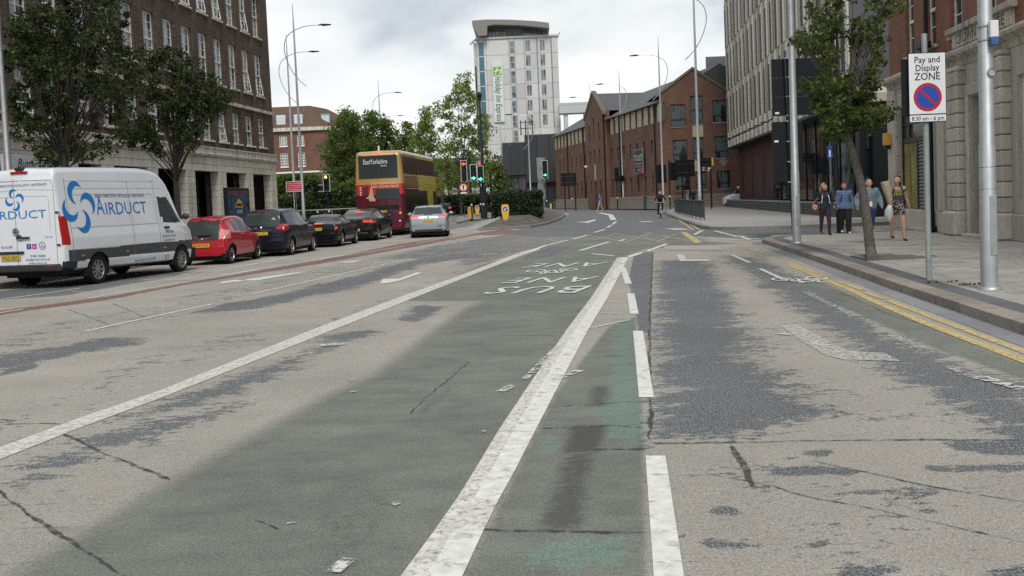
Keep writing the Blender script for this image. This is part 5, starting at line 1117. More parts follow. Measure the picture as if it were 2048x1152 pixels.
def car(name, label, pR, heading, paintm, side, L_, W, H, wb, ro, r, zt, belt, rear_glass, side_glass, lamps, plate, plate_z, wscreen, group='cars queueing at the lights', spokes=7, roofw=.70, rim=None, lamp_m=None, bump=.34, zb0=.20, brake=None, spw=.13, skirt=True):
    W0 = W/2; n_ = Vector((math.cos(heading), -math.sin(heading), 0)); d_ = Vector((math.sin(heading), math.cos(heading), 0))
    p_rear = pR - d_*ro - n_*side*(W0-.04)                         # pR: contact of the rear wheel seen, on side +1 right / -1 left
    yg, zg = rear_glass[0], rear_glass[1:]
    def cls(x, y, z, n, sg):
        ay = abs(y)
        g0, g1, ins_ = zg
        if x < 1.15 and n[0] < -.12 and g0 < z < g1 and ay < yg - (z-g0)*ins_ and sg >= 5: return 'rear_window'
        for i, (la, lb, lc, ld) in enumerate(lamps):
            if la < ay < lb and lc < z < ld and x < .42: return 'tail_lamp' + ('1' if y > 0 else '2')
        if sg in (5,):
            for i, (a, b_, c_, d2) in enumerate(side_glass):      # sloping front and back edges
                u = (z - c_)/max(.01, d2-c_)
                if c_ < z < d2 and a[0]*(1-u)+a[1]*u < x < b_[0]*(1-u)+b_[1]*u: return 'side_window' + str(2*i + (y > 0))
        if wscreen[0] < x < wscreen[1] and n[0] > .15 and ay < W0*.80 and sg >= 6: return 'windscreen'
        if sg <= 1 and skirt: return 'bumper_skirt0'
        return 'body0'
    sp = dict(L=L_, W=W, r=r, ra=r+.065, wheels=(ro, ro+wb), zt=zt, zb=[(0, zb0+.08), (.3, zb0), (L_-.4, zb0), (L_, zb0+.05)], w=wshape(W0, L_), wr=[(0, W0*roofw), (L_*.4, W0*(roofw+.015)), (L_, W0*roofw)], belt=belt, cls=cls, mats=[paintm], spokes=spokes, rim=rim or alloy, spw=spw,
              partmats={'rear_window': car_glass, 'side_window': car_glass, 'windscreen': car_glass, 'tail_lamp': lamp_m or lampred, 'bumper_skirt': trim})
    v = Veh(name, label, 'car', p_rear, heading, sp, group)
    v.plate(plate, 0, plate_z)
    return v
HQ = R_(14.5)
def towards(p, wb, px):                                          # heading that brings the front wheel, wb ahead of p, under picture column px
    best = min(np.arange(-12, 30, .25), key=lambda a: abs(colx(p + Vector((math.sin(R_(a)), math.cos(R_(a)), 0))*wb) - px)); return R_(best)
def colx(p): c = CAMROT.transposed() @ (p - Vector((0, 0, CAMH))); return CX + F*c.x/-c.z
# white panel van
def van_cls(x, y, z, n, sg):
    ay = abs(y)
    if ay > .80 and x < .24 and .98 < z < 1.66 and sg < 8: return 'tail_lamp' + ('1' if y > 0 else '2')
    if sg <= 4 and .60 < z < .86 and ay > .8 and x > .16: return 'rub_strip0'
    if z < .60 and x < .20 or (x < .46 and z < .62 and ay > .6) or z < .35: return 'bumper0'
    if x > 5.55 and z < .74: return 'bumper1'
    if ay > .6 and sg in (4, 5, 6) and z > 1.33:
        u = (z - 1.36)/(2.04-1.36)
        if 1.36 < z < 2.06 and 3.98 < x < 5.12 - .62*u and not (z < 1.52 and x < 4.1): return 'side_window' + ('1' if y > 0 else '2')
    if x > 4.5 and n[0] > .3 and 1.42 < z < 2.3 and ay < .86 and sg >= 6: return 'windscreen'
    return 'body0'
vw = carpaint('van_white', (.74, .765, .80), rough=.35)
pv = G(197, 567.5); W0 = 1.04; HQ = towards(pv, 3.665, 364)
d_ = Vector((math.sin(HQ), math.cos(HQ), 0)); n_ = Vector((math.cos(HQ), -math.sin(HQ), 0))
van = Veh('delivery_van', 'white panel van with blue AIRDUCT lettering, nearest vehicle in the left queue', 'van', pv - d_*1.24 - n_*(W0-.06), HQ,
          dict(L=5.93, W=2.10, step=.03, segn=[2, 2, 8, 18, 8, 34, 3, 2, 6, 6], r=.345, ra=.43, wheels=(1.24, 4.905), tw=.23, spokes=9, spw=.10, rim=mat('wheel_trim', (.30, .31, .31), .4, .6, var=.1), zt=[(0, 2.621), (.03, 2.704), (.12, 2.761), (.5, 2.787), (3.3, 2.829), (4.05, 2.766), (4.5, 2.538), (4.95, 2.059), (5.3, 1.560), (5.6, 1.310), (5.85, 1.061), (5.93, 0.853)], zb=[(0, .42), (.3, .38), (1., .36), (5.5, .30), (5.93, .34)],
               w=[(0, 0.993), (.05, 1.024), (.15, 1.040), (.5, 1.050), (4.6, 1.040), (5.3, 0.988), (5.7, 0.874), (5.93, 0.645)], wr=[(0, 0.874), (2, 0.884), (4.6, 0.832), (5.3, 0.749), (5.93, 0.624)], belt=[(0, 1.35), (3, 1.35), (4.6, 1.33), (5.3, 1.25), (5.93, 1.0)], shoulder=.03, crown=.03, cls=van_cls, mats=[vw],
               capmat=lambda z: 0, partmats={'tail_lamp': lampred, 'rub_strip': mat('strip_grey', (.055, .06, .063), .6, var=.1), 'bumper': mat('bumper_grey', (.028, .031, .034), .6, var=.15), 'side_window': car_glass, 'windscreen': car_glass}))
blue = mat('sign_blue', (.015, .19, .52), .4, var=.04); navy = mat('sign_navy', (.03, .10, .28), .4, var=0); crease_shade = mat('seam_crease_shade', (.42, .43, .45), .6, var=0); vdark = mat('seam_dark', (.20, .205, .215), .6, var=0)
def crescent(n=16):                                              # one blade of the swirl: a fat crescent with a tip at the hub
    c1, r1, c2, r2 = (-.10, .52), .42, (.07, .40), .36
    def ang_(c, p): return math.atan2(p[1]-c[1], p[0]-c[0])
    dx, dy = c2[0]-c1[0], c2[1]-c1[1]; D_ = math.hypot(dx, dy); a = (r1*r1-r2*r2+D_*D_)/(2*D_); h = math.sqrt(max(0, r1*r1-a*a)); mx_, my_ = c1[0]+a*dx/D_, c1[1]+a*dy/D_
    pA, pB = (mx_ + h*dy/D_, my_ - h*dx/D_), (mx_ - h*dy/D_, my_ + h*dx/D_)
    a0, a1 = ang_(c1, pB), ang_(c1, pA)
    if a1 < a0: a1 += 2*math.pi
    b0, b1 = ang_(c2, pB), ang_(c2, pA)
    if b1 < b0: b1 += 2*math.pi
    O = [(c1[0]+r1*math.cos(a0+(a1-a0)*i/n), c1[1]+r1*math.sin(a0+(a1-a0)*i/n)) for i in range(n+1)]
    I = [(c2[0]+r2*math.cos(b0+(b1-b0)*i/n), c2[1]+r2*math.sin(b0+(b1-b0)*i/n)) for i in range(n+1)]
    return O, I
def swirl(v, cx, cz, hw, hh, where, flip=1, phase=0.):
    O, I = crescent()
    for k in range(4):
        a = k*math.pi/2 + phase; R2 = lambda p: (p[0]*math.cos(a)-p[1]*math.sin(a), p[0]*math.sin(a)+p[1]*math.cos(a))
        vs = [R2(p) for p in O] + [R2(p) for p in I]; n = len(O)
        v.decal('emblem_blade', [(cx + flip*p[0]*hw, cz + p[1]*hh) for p in vs], [(i, i+1, n+i+1, n+i) for i in range(n-1)], blue, where)
SY = -1.03
q = lambda px, py: van.side_pt(px, py, SY)
ca, cb_ = q(132, 410), q(192, 415); ct, cbm = q(155, 362), q(172, 465)
swirl(van, (ca[0]+cb_[0])/2, (ct[1]+cbm[1])/2, (cb_[0]-ca[0])/1.7, (ct[1]-cbm[1])/1.85, 'side')
a0, a1 = q(198, 430), q(298, 429); at_ = q(205, 402)
van.text('lettering', 'A', a0[0] + .14, a0[1] + .20, .62, blue, 'side', width=.30); van.text('lettering', 'IRDUCT', (a0[0]+.34+a1[0])/2, (a0[1]+a1[1])/2 + .155, .44, blue, 'side', width=a1[0]-a0[0]-.36)
b0, b1 = q(195, 390), q(295, 392); van.text('lettering', 'DESIGN | FABRICATION | INSTALLATION | MAINTENANCE', (b0[0]+b1[0])/2, (b0[1]+b1[1])/2, .13, navy, 'side', width=b1[0]-b0[0])
for i, tx in enumerate(('01482 326868', 'sales@airduct-hull.co.uk', 'airduct-hull.co.uk')): c_ = q(338, 463 + 8*i); van.text('lettering', tx, c_[0], c_[1], .10, navy, 'side', width=(.42, .66, .52)[i])
c_ = q(292, 519); van.text('lettering', 'Round Bank, Hull HU2 8BP', c_[0], c_[1], .10, vdark, 'side', width=.9)
c_ = q(337, 514); van.text('lettering', 'DT', c_[0]-.05, c_[1], .16, vdark, 'side')
# door seams of the side; swage and recess creases as painted shade lines
def seamline(pts, wd, m, name='seam_crease_shade', where='side'):
    vs = []; fs = []
    for i in range(len(pts)-1):
        a, b_ = Vector(pts[i]), Vector(pts[i+1]); n2 = max(1, int((b_-a).length/.12)); d = (b_-a).normalized(); nn = Vector((-d.y, d.x))*wd/2
        for j in range(n2):
            p0, p1 = a.lerp(b_, j/n2), a.lerp(b_, (j+1)/n2); k = len(vs); vs += [p0+nn, p1+nn, p1-nn, p0-nn]; fs.append((k, k+1, k+2, k+3))
    van.decal(name, [(p.x, p.y) for p in vs], fs, m, where, .003)
for xx in (.32, 2.72, 3.88): seamline([(xx, .62), (xx, 2.0), (xx + (.0 if xx > 3 else .0), 2.52)], .014, vdark)
seamline([(.3, 2.28), (4.2, 2.30)], .012, crease_shade); seamline([(.3, 2.46), (4.0, 2.48)], .010, crease_shade); seamline([(.3, 1.37), (3.86, 1.37)], .02, crease_shade)
seamline([(.5, 2.14), (2.6, 2.14), (2.64, 2.10), (2.64, 1.42)], .014, crease_shade); seamline([(2.8, 2.14), (3.72, 2.14), (3.78, 2.08), (3.78, 1.42)], .014, crease_shade); seamline([(4.0, .62), (4.0, 1.30), (4.02, 2.1)], .012, vdark); seamline([(5.12, 1.36), (5.16, .86)], .012, vdark); seamline([(.3, .87), (4.4, .87)], .012, crease_shade)
van.box('door_handle', trim, 4.10, 4.30, -1.085, -1.01, 1.22, 1.28, .015)
van.mirrors(4.98, 1.52); 
for xx in (.62, 2.35, 4.02): van.box('side_marker', mat('marker_amber', (.55, .16, .02), .3, var=0), xx, xx+.09, -1.062, -1.02, .69, .73, .005)
# rear doors
q = lambda px, py: van.rear_pt(px, py, 0.)
ys_ = q(31, 440)[0]; seamline([(ys_, .50), (ys_, 2.55)], .014, vdark, where='rear'); 
for sd in (-1, 1):
    for pts in ([(.86, .55), (.86, 2.35), (.80, 2.48), (0.02, 2.50)], [(.72, 1.36), (.72, 2.02), (.68, 2.12), (.06, 2.14)], [(.86, 2.25), (.02, 2.30)]): seamline([(sd*a, b_) for a, b_ in pts], .012, vdark if pts[0][0] == .86 and len(pts) == 4 else crease_shade, where='rear')
    for zz in (1.72, .98): van.box('hinge', chrome, -.03, .02, sd*.93-.05, sd*.93+.05, zz, zz+.05, .01)
c_ = q(29, 400); c2 = q(45, 400); swirl(van, c_[0], c_[1], (c_[0]-c2[0])/.8, .27, 'rear', -1)
a1 = q(93, 433); a2 = q(32, 431); van.text('lettering', 'AIRDUCT', a2[0], a2[1], .27, blue, 'rear', width=(a2[0]-a1[0])*2)
c_ = q(45, 371); van.text('lettering', 'DESIGN | FABRICATION | INSTALLATION | MAINTENANCE', 0.05, c_[1], .085, navy, 'rear', width=1.5)
for i, tx in enumerate(('01482 326868', 'sales@airduct-hull.co.uk', 'airduct-hull.co.uk')): c_ = q(76, 512 + 7*i); van.text('lettering', tx, c_[0], c_[1], .075, navy, 'rear', width=(.40, .64, .48)[i])
c_ = q(14, 495); van.text('lettering', 'Hull, HU2 8BP', c_[0], c_[1], .085, navy, 'rear', width=.30)
c_ = q(98, 474); van.text('lettering', '316 CDI', c_[0], c_[1], .06, vdark, 'rear', width=.2)
ind = mat('icon_indigo', (.06, .05, .25), .4, var=0); inp = mat('icon_pink', (.45, .06, .30), .4, var=0)
for px, m_, tx in ((58, ind, 'f'), (69, inp, 'o')):
    c_ = q(px, 493); van.decal('icon', [(c_[0]+a, c_[1]+b_) for a, b_ in ((.06, -.06), (-.06, -.06), (-.06, .06), (.06, .06))], [(0, 1, 2, 3)], m_, 'rear', .004); van.text('lettering', tx, c_[0], c_[1], .11, white_paint, 'rear', off=.007)
c_ = q(85, 491); M = plane_M(van.onrear(c_[0], c_[1], .005), (0, -1, 0), (0, 0, 1)); mb = MB(); mb.lathe([(.075, 0), (.075, .004), (.088, .004), (.088, 0)], 20, 0, M); put_text(mb, 'R', M @ Matrix.Translation((0, .015, .003)), .08); mb.box(-.06, .06, -.035, -.02, 0, .003, 0, M); mb.build('round_badge', vdark, van.root)
c_ = q(32, 464); M = plane_M(van.onrear(c_[0], c_[1], .012), (0, -1, 0), (0, 0, 1)); mb = MB(); mb.lathe([(0, 0), (.075, 0), (.085, .012), (.085, -.01)], 20, 0, M)
for k in range(3): A_ = M @ Matrix.Rotation(R_(90+120*k), 4, 'Z'); mb.add([(0, -.014, .006), (0, .014, .006), (.072, 0, .006)], [(0, 1, 2)], 1, A_)
mb.build('star_badge', [vdark, chrome], van.root)
c_ = q(46, 476); hd = MB(); hd.ball(tuple(van.onrear(c_[0]+.08, c_[1], .01)), (.02, .10, .075), 1, 10); hd.bbox(-.06, -.02, c_[0]-.20, c_[0]+.06, c_[1]-.02, c_[1]+.025, .012, 0); hd.build('door_handle', [trim, chrome], van.root, smooth=True)
van.plate('YK22 BEO', .36, q(8, 517)[1]); van.box('plate_lamp', trim, -.05, .01, -.0, .70, q(8, 517)[1]+.09, q(8, 517)[1]+.15, .02)
van.box('brake_lamp', lampred, -.035, .05, -.22, .22, 2.655, 2.71, .01); van.box('camera', trim, -.05, .1, -.1, .1, 2.73, 2.80, .02)
van.box('rear_step', van.sp['partmats']['bumper'], -.06, .10, -.95, .95, .40, .57, .03); van.box('reflector', lampred, -.065, -.05, -.80, -.55, .52, .545, .004)
van.box('tow_bar', under_m, .2, .9, -.7, .7, .26, .40, .02)
# red three-door hatchback
pr = car('hatchback_car', 'red three door hatchback with a silver badge, stopped behind the white van', G(465.3, 527.3), towards(G(465.3, 527.3), 2.34, 517.5), carpaint('car_red', (.46, .016, .028), .15), 1, 3.43, 1.62, 1.47, 2.34, .46, .285,
    [(0, .60), (.02, .74), (.06, .83), (.14, .98), (.36, 1.33), (.46, 1.40), (.7, 1.445), (1.4, 1.47), (2.0, 1.41), (2.6, 1.03), (3.1, .92), (3.35, .76), (3.43, .58)], [(0, .86), (.5, .97), (1.2, .93), (2.6, .86), (3.43, .7)], (.55, .76, 1.35, .10),
    [((.86, .72), (1.20, 1.10), 1.0, 1.33), ((1.27, 1.17), (2.42, 1.86), .95, 1.36)], [(.53, .82, .79, 1.05)], 'BN69 RXK', .60, (1.75, 2.65), lamp_m=mat('lamp_pink', (.62, .26, .24), .25, var=.3, scale=25, coat=.6), spokes=8)
pr.box('door_handle', carpaint('car_red', ()), 1.30, 1.46, -.83, -.79, .86, .90, .01); pr.mirrors(2.22, .98); pr.box('rear_wiper', trim, .03, .10, -.28, .12, .90, .92, .004)
mb = MB(); o = pr.onrear(0, .775, .015); mb.ball(tuple(o), (.012, .075, .045), 0, 10); mb.build('badge', chrome, pr.root, smooth=True); pr.box('spoiler_lamp', lampred, .33, .37, -.15, .15, 1.385, 1.405, .004)
MB().tube([(.75, .2, 1.44), (.55, .2, 1.58)], .006, 5).build('aerial', trim, pr.root); pr.text('lettering', 'AYGO', .0, 1.39, .05, white_paint, 'rear'); 
mb = MB(); mb.quad((1.24, -.823, .42), (1.255, -.823, .42), (1.255, -.823, .92), (1.24, -.823, .92)); mb.quad((2.36, -.823, .42), (2.375, -.823, .42), (2.375, -.823, .85), (2.36, -.823, .85)); pr.decal('door_seam', [(1.24, .40), (1.252, .40), (1.252, .92), (1.24, .92), (2.33, .40), (2.342, .40), (2.342, .84), (2.33, .84)], [(0, 1, 2, 3), (4, 5, 6, 7)], vdark)
# dark blue people carrier
mv = car('people_carrier', 'dark navy people carrier with a green sticker in its rear window', G(585.6, 510), towards(G(585.6, 510), 2.64, 628), carpaint('car_navy', (.012, .016, .028), .3), 1, 4.29, 1.81, 1.62, 2.64, .72, .315,
    [(0, .66), (.03, .90), (.08, 1.02), (.20, 1.22), (.36, 1.50), (.5, 1.56), (.9, 1.60), (1.7, 1.62), (2.5, 1.54), (3.25, 1.12), (3.9, .98), (4.2, .78), (4.29, .6)], [(0, 1.02), (1.0, 1.05), (2.0, .98), (3.3, .95), (4.29, .75)], (.66, 1.03, 1.50, .14),
    [((.62, .72), (1.12, 1.08), 1.10, 1.46), ((1.19, 1.15), (2.0, 1.9), 1.05, 1.5), ((2.08, 1.98), (3.0, 2.5), 1.02, 1.5)], [(.56, .91, .88, 1.10)], 'NL60 VDY', .80, (2.4, 3.3))
mv.mirrors(2.85, 1.08); mv.box('chrome_bar', chrome, .02, .06, -.36, .36, .905, .925, .004); mb = MB(); mb.ball(tuple(mv.onrear(0, .985, .01)), (.012, .06, .05), 0, 10); mb.build('badge', chrome, mv.root, smooth=True)
c_ = mv.rear_pt(549, 437); o = mv.onrear(c_[0]*.8, c_[1]-.03, .006); mb = MB(); mb.add([o + Vector((0, a, b_)) for a, b_ in ((0, .085), (-.085, 0), (0, -.085), (.085, 0))], [(0, 1, 2, 3)]); mb.build('sticker', mat('sticker_green', (.30, .62, .36), .5, var=.2, scale=20), mv.root)
mv.box('high_brake_lamp', lampred, .42, .46, -.2, .2, 1.545, 1.565, .004); mv.box('rear_wiper', trim, .07, .12, -.05, .45, 1.06, 1.08, .004)
MB().tube([(.9, 0, 1.6), (.75, 0, 1.72)], .008, 5).build('aerial', trim, mv.root)
for i, xx in enumerate((2.04, 3.02, 1.12)): mv.decal('door_seam', [(xx, .42), (xx+.012, .42), (xx+.012, .98), (xx, .98)], [(0, 1, 2, 3)], vdark)
# black two seat roadster
rd = car('roadster_car', 'low black two seat coupe with lit orange tail lamps', G(685.4, 492.3), towards(G(685.4, 492.3), 2.43, 713), carpaint('car_black', (.008, .009, .012), .2), 1, 4.13, 1.81, 1.30, 2.43, .80, .33,
    [(0, .62), (.02, .84), (.06, .95), (.4, .985), (.75, 1.0), (1.3, 1.22), (1.75, 1.30), (2.1, 1.27), (2.75, .99), (3.6, .86), (4.0, .70), (4.13, .55)], [(0, .90), (.9, .93), (2.7, .90), (4.13, .66)], (.56, 1.02, 1.24, .3),
    [((1.22, 1.50), (2.55, 2.1), .96, 1.2)], [(.60, .86, .73, .84)], 'SH61 EWR', .74, (2.05, 2.8), lamp_m=mat('lamp_orange', (.62, .09, .03), .3, var=.45, scale=14, emit=.2), spokes=5, spw=.10)
rd.mirrors(2.42, .98); mb = MB(); mb.tube([(.02, -.42, .36), (-.02, -.42, .36)], .05, 10); mb.tube([(.02, .42, .36), (-.02, .42, .36)], .05, 10); mb.build('exhaust', chrome, rd.root); rd.box('high_brake_lamp', lit_red, .05, .08, -.28, .16, .952, .975, .004)
# dark saloon ahead of it
sl_ = car('saloon_car', 'dark grey fastback saloon with a chrome lower strip, right behind the bus', G(757.9, 480), towards(G(757.9, 480), 2.82, 782), carpaint('car_charcoal', (.014, .015, .018), .4), 1, 4.85, 1.86, 1.46, 2.82, 1.0, .34,
    [(0, .66), (.03, .92), (.07, 1.02), (.3, 1.06), (.5, 1.10), (1.1, 1.33), (1.7, 1.44), (2.2, 1.46), (2.8, 1.38), (3.5, 1.05), (4.4, .90), (4.75, .72), (4.85, .58)], [(0, .98), (1.2, 1.0), (3.4, .96), (4.85, .7)], (.62, 1.10, 1.38, .35),
    [((1.15, 1.35), (1.95, 1.9), 1.05, 1.36), ((2.02, 1.98), (3.05, 2.6), 1.03, 1.38)], [(.40, .92, .83, .92)], 'MX21 KTY', .52, (2.75, 3.55), lamp_m=mat('lamp_lit_red', (.62, .05, .035), .3, var=.35, scale=14, emit=.3))
sl_.mirrors(3.0, 1.08); sl_.box('chrome_strip', chrome, -.012, .05, -.62, .62, .36, .39, .006); sl_.box('high_brake_lamp', lit_red, 1.0, 1.05, -.25, .2, 1.325, 1.335, .003); mb = MB(); mb.ball(tuple(sl_.onrear(0, .90, .01)), (.01, .05, .04), 0, 8); mb.build('badge', chrome, sl_.root)
# silver estate in the next lane
a, b_ = G(826, 476.7), G(897, 472); hd_ = R_(-2.5); 
sv = car('estate_car', 'silver estate car with its brake lights on, right of the double decker bus', b_, hd_, carpaint('car_silver', (.31, .35, .38), .5, .3), 1, 4.9, 1.84, 1.50, 2.74, 1.05, .335,
    [(0, .62), (.03, .90), (.08, 1.0), (.22, 1.14), (.5, 1.40), (.65, 1.455), (1.1, 1.48), (2.2, 1.50), (3.0, 1.42), (3.6, 1.06), (4.5, .90), (4.8, .72), (4.9, .58)], [(0, 1.0), (1.5, 1.0), (3.5, .96), (4.9, .7)], (.66, 1.07, 1.40, .20),
    [((.75, .85), (1.4, 1.35), 1.08, 1.38), ((1.46, 1.42), (2.2, 2.1), 1.05, 1.4), ((2.28, 2.2), (3.25, 2.75), 1.03, 1.4)], [(.44, .92, .88, 1.02)], 'WP14 UHO', .78, (2.9, 3.7), group='cars moving off in the inner lane', lamp_m=mat('lamp_lit_red', ()), spokes=5)
sv.mirrors(3.1, 1.08, carpaint('car_silver', ())); sv.box('high_brake_lamp', lit_red, .55, .6, -.2, .2, 1.42, 1.44, .004); sv.text('lettering', 'GB', -.50, .52, .14, ink, 'rear'); mb = MB(); mb.ball(tuple(sv.onrear(0, .95, .01)), (.012, .06, .05), 0, 10); mb.build('badge', chrome, sv.root); sv.box('lower_trim', trim, -.012, .1, -.66, .66, .27, .40, .02)
MB().tube([(.75, 0, 1.48), (.6, 0, 1.66)], .008, 5).build('aerial', trim, sv.root); MB().tube([(.7, -.62, 1.50), (2.8, -.64, 1.53)], .015, 6).build('roof_rail', trim, sv.root); MB().tube([(.7, .62, 1.50), (2.8, .64, 1.53)], .015, 6).build('roof_rail', trim, sv.root)
# far dark car beyond the silver one
fcx = car('distant_car', 'distant dark hatchback with lit tail lamps beyond the silver estate', G(904.5, 430.5), R_(4), carpaint('car_black', ()), 1, 4.2, 1.8, 1.55, 2.6, .75, .33,
    [(0, .64), (.03, .92), (.1, 1.05), (.4, 1.42), (.6, 1.5), (1.6, 1.55), (2.5, 1.48), (3.2, 1.08), (3.9, .95), (4.2, .6)], [(0, 1.02), (2.0, 1.0), (4.2, .75)], (.66, 1.07, 1.42, .2), [((.9, .9), (2.9, 2.4), 1.06, 1.44)], [(.55, .92, .86, 1.04)], 'YJ15 KLM', .74, (2.4, 3.3), group='cars moving off in the inner lane', lamp_m=mat('lamp_lit_red', ()))
fcx.mirrors(2.7, 1.05)
# double decker bus
BH = R_(5.5)
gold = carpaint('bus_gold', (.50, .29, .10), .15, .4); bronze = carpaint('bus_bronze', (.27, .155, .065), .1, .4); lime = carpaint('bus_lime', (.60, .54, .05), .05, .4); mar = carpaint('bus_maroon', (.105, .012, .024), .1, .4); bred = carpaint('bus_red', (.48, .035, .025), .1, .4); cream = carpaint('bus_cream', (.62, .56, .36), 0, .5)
def bus_cls(x, y, z, n, sg):
    ay = abs(y); rear = x < .30 and ay < 1.12
    if rear and 2.97 < z < 4.16 and ay < 1.0 and n[0] < -.2: return 'rear_window1'
    if rear and 1.58 < z < 2.22 and -1.0 < y < .30 and False: return 'rear_window2'
    if ay > 1.1:
        if 3.16 < z < 4.08 and .35 < x < 10.0: return 'side_window' + ('1' if y > 0 else '2')
        if 1.25 < z < 2.36 and .55 < x < 6.9: return 'side_window' + ('3' if y > 0 else '4')
        if 1.0 < z < 2.36 and 8.8 < x < 10.0: return 'side_window' + ('5' if y > 0 else '6')
    if n[2] > .75 and z > 4.2 and x > .5: return 'body5'
    if x < .35:
        if z > 2.66: return 'body0'
        if z > 2.20: return 'body4'
        return 'body3'
    if ay > .9 and z > 4.2: return 'body5'
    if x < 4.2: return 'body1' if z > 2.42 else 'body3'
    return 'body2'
bp_ = G(812, 470.5); d_ = Vector((math.sin(BH), math.cos(BH), 0)); n_ = Vector((math.cos(BH), -math.sin(BH), 0)); BW = 1.27
def capm(z): return 0 if z > 2.66 else (4 if z > 2.20 else 3)
bus = Veh('double_decker_bus', 'maroon and gold double decker bus waiting at the lights, seen from behind', 'bus', bp_ - n_*(BW) - d_*.1, BH,
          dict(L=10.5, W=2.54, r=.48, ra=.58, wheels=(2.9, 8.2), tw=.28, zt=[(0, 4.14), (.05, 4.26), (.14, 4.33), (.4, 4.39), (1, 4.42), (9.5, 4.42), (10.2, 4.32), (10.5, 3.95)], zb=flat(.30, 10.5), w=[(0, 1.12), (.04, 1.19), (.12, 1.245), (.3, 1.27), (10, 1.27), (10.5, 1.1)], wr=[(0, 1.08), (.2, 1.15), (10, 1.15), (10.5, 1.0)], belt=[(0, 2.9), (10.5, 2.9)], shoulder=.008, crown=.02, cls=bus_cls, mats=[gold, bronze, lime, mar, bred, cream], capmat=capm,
               partmats={'rear_window': car_glass, 'side_window': glassmat('bus_window', (.03, .027, .025), .1, .6)}))
def bbox_rear(name, m, y0, y1, z0, z1, off=.02, th=.03, b_=.01): x = bus.onrear((y0+y1)/2, (z0+z1)/2, 0).x; return bus.box(name, m, x-off, x+th, y0, y1, z0, z1, b_)
bbox_rear('rear_window', car_glass, -1.02, 1.02, 2.97, 4.16, .012, .05); bbox_rear('lower_window', car_glass, -1.08, .16, 1.88, 2.45); bbox_rear('engine_grille', under_m, -1.0, .75, 1.36, 1.6); bbox_rear('vent_panel', mat('vent_dark', (.04, .012, .018), .6, var=.3, scale=20), -.70, .55, .62, 1.33, .012)
for j in range(4): bbox_rear('vent_slat', trim, -.62, .42, 0.72+.13*j, .79+.13*j, .03, .01, .004)
bus.plate('YX12 ABC', -.1, 1.27, .5, .11)
q = lambda px, py: bus.rear_pt(px, py)
c_ = q(763, 324.5); bus.text('lettering', 'EastYorkshire', .12, 3.83, .36, white_paint, 'rear', width=1.25, off=.03); bus.text('lettering', 'buses', -.32, 3.62, .14, white_paint, 'rear', off=.03)
lt = mat('bus_cream_text', (.75, .62, .36), .4, var=0); bus.text('lettering', 'your buses in the', -.26, 2.74, .24, lt, 'rear', width=1.35, off=.02, shear=.25); bus.text('lettering', 'palm of your hand', -.30, 2.57, .24, lt, 'rear', width=1.45, off=.021, shear=.25)
ph_ = [(.52, 1.82), (.22, 1.82), (.20, 1.90), (.28, 2.02), (.34, 2.42), (.40, 2.56), (.47, 2.40), (.50, 2.22), (.58, 2.06), (.70, 2.00), (.68, 1.96), (.56, 1.95)]
bus.decal('painted_hand', ph_, [(0, 1, 2, 3, 10, 11), (3, 4, 5, 6, 7, 8), (3, 8, 9, 10)], mat('hand_tan', (.48, .34, .20), .4, var=.1), 'rear', .014); bus.decal('painted_phone', [(.86, 2.12), (.56, 2.14), (.56, 2.60), (.84, 2.57)], [(0, 1, 2, 3)], mat('phone_purple', (.10, .015, .04), .4, var=0), 'rear', .010)
for j, zz in enumerate((2.5, 2.38, 2.26, 2.14)): bus.decal('icon', [(.94, zz), (1.0, zz), (1.0, zz+.06), (.94, zz+.06)], [(0, 1, 2, 3)], white_paint, 'rear', .01)
for sd in (-1, 1):
    bbox_rear('tail_lamp', lit_red, sd*1.06-.05, sd*1.06+.05, 1.12, 1.22, .02); bbox_rear('tail_lamp', lampred, sd*1.06-.05, sd*1.06+.05, 1.3, 1.4, .02); bbox_rear('reverse_lamp', white_paint, sd*1.02-.05, sd*1.02+.05, .72, .80, .02)
bbox_rear('high_lamp', lit_red, -.15, .15, 4.22, 4.27, .03); bbox_rear('rear_bumper', mar, -1.12, 1.12, .30, .52, .05, .1, .03)
for zz, x0, x1 in ((3.10, .3, 10.1), (2.40, .6, 7)): bus.decal('pale_moulding', [(x0, zz), (x1, zz), (x1, zz+.04), (x0, zz+.04)], [(0, 1, 2, 3)], cream, 'side', .012)
for i in range(8): bus.decal('window_pillar', [(1.6+1.2*i, 3.18), (1.66+1.2*i, 3.18), (1.66+1.2*i, 4.06), (1.6+1.2*i, 4.06)], [(0, 1, 2, 3)], ink, 'side', .01)
for i in range(5): bus.decal('window_pillar', [(1.6+1.1*i, 1.27), (1.66+1.1*i, 1.27), (1.66+1.1*i, 2.34), (1.6+1.1*i, 2.34)], [(0, 1, 2, 3)], ink, 'side', .01)
bus.decal('green_glint', [(6.6, 2.72), (8.4, 2.72), (8.4, 2.82), (6.6, 2.82)], [(0, 1, 2, 3)], mat('glint_green', (.22, .62, .30), .4, var=0), 'side', .01)
mb = MB(); mb.tube([(10.2, -1.25, 2.5), (10.7, -1.45, 2.35), (10.7, -1.45, 2.0)], .03, 6); mb.bbox(10.62, 10.76, -1.62, -1.40, 1.55, 2.1, .03); mb.build('wing_mirror', trim, bus.root)
mb = MB(); mb.tube([(.4, .0, 4.40), (.4, 0, 4.66)], .05, 6); mb.build('roof_vent', white_paint, bus.root)
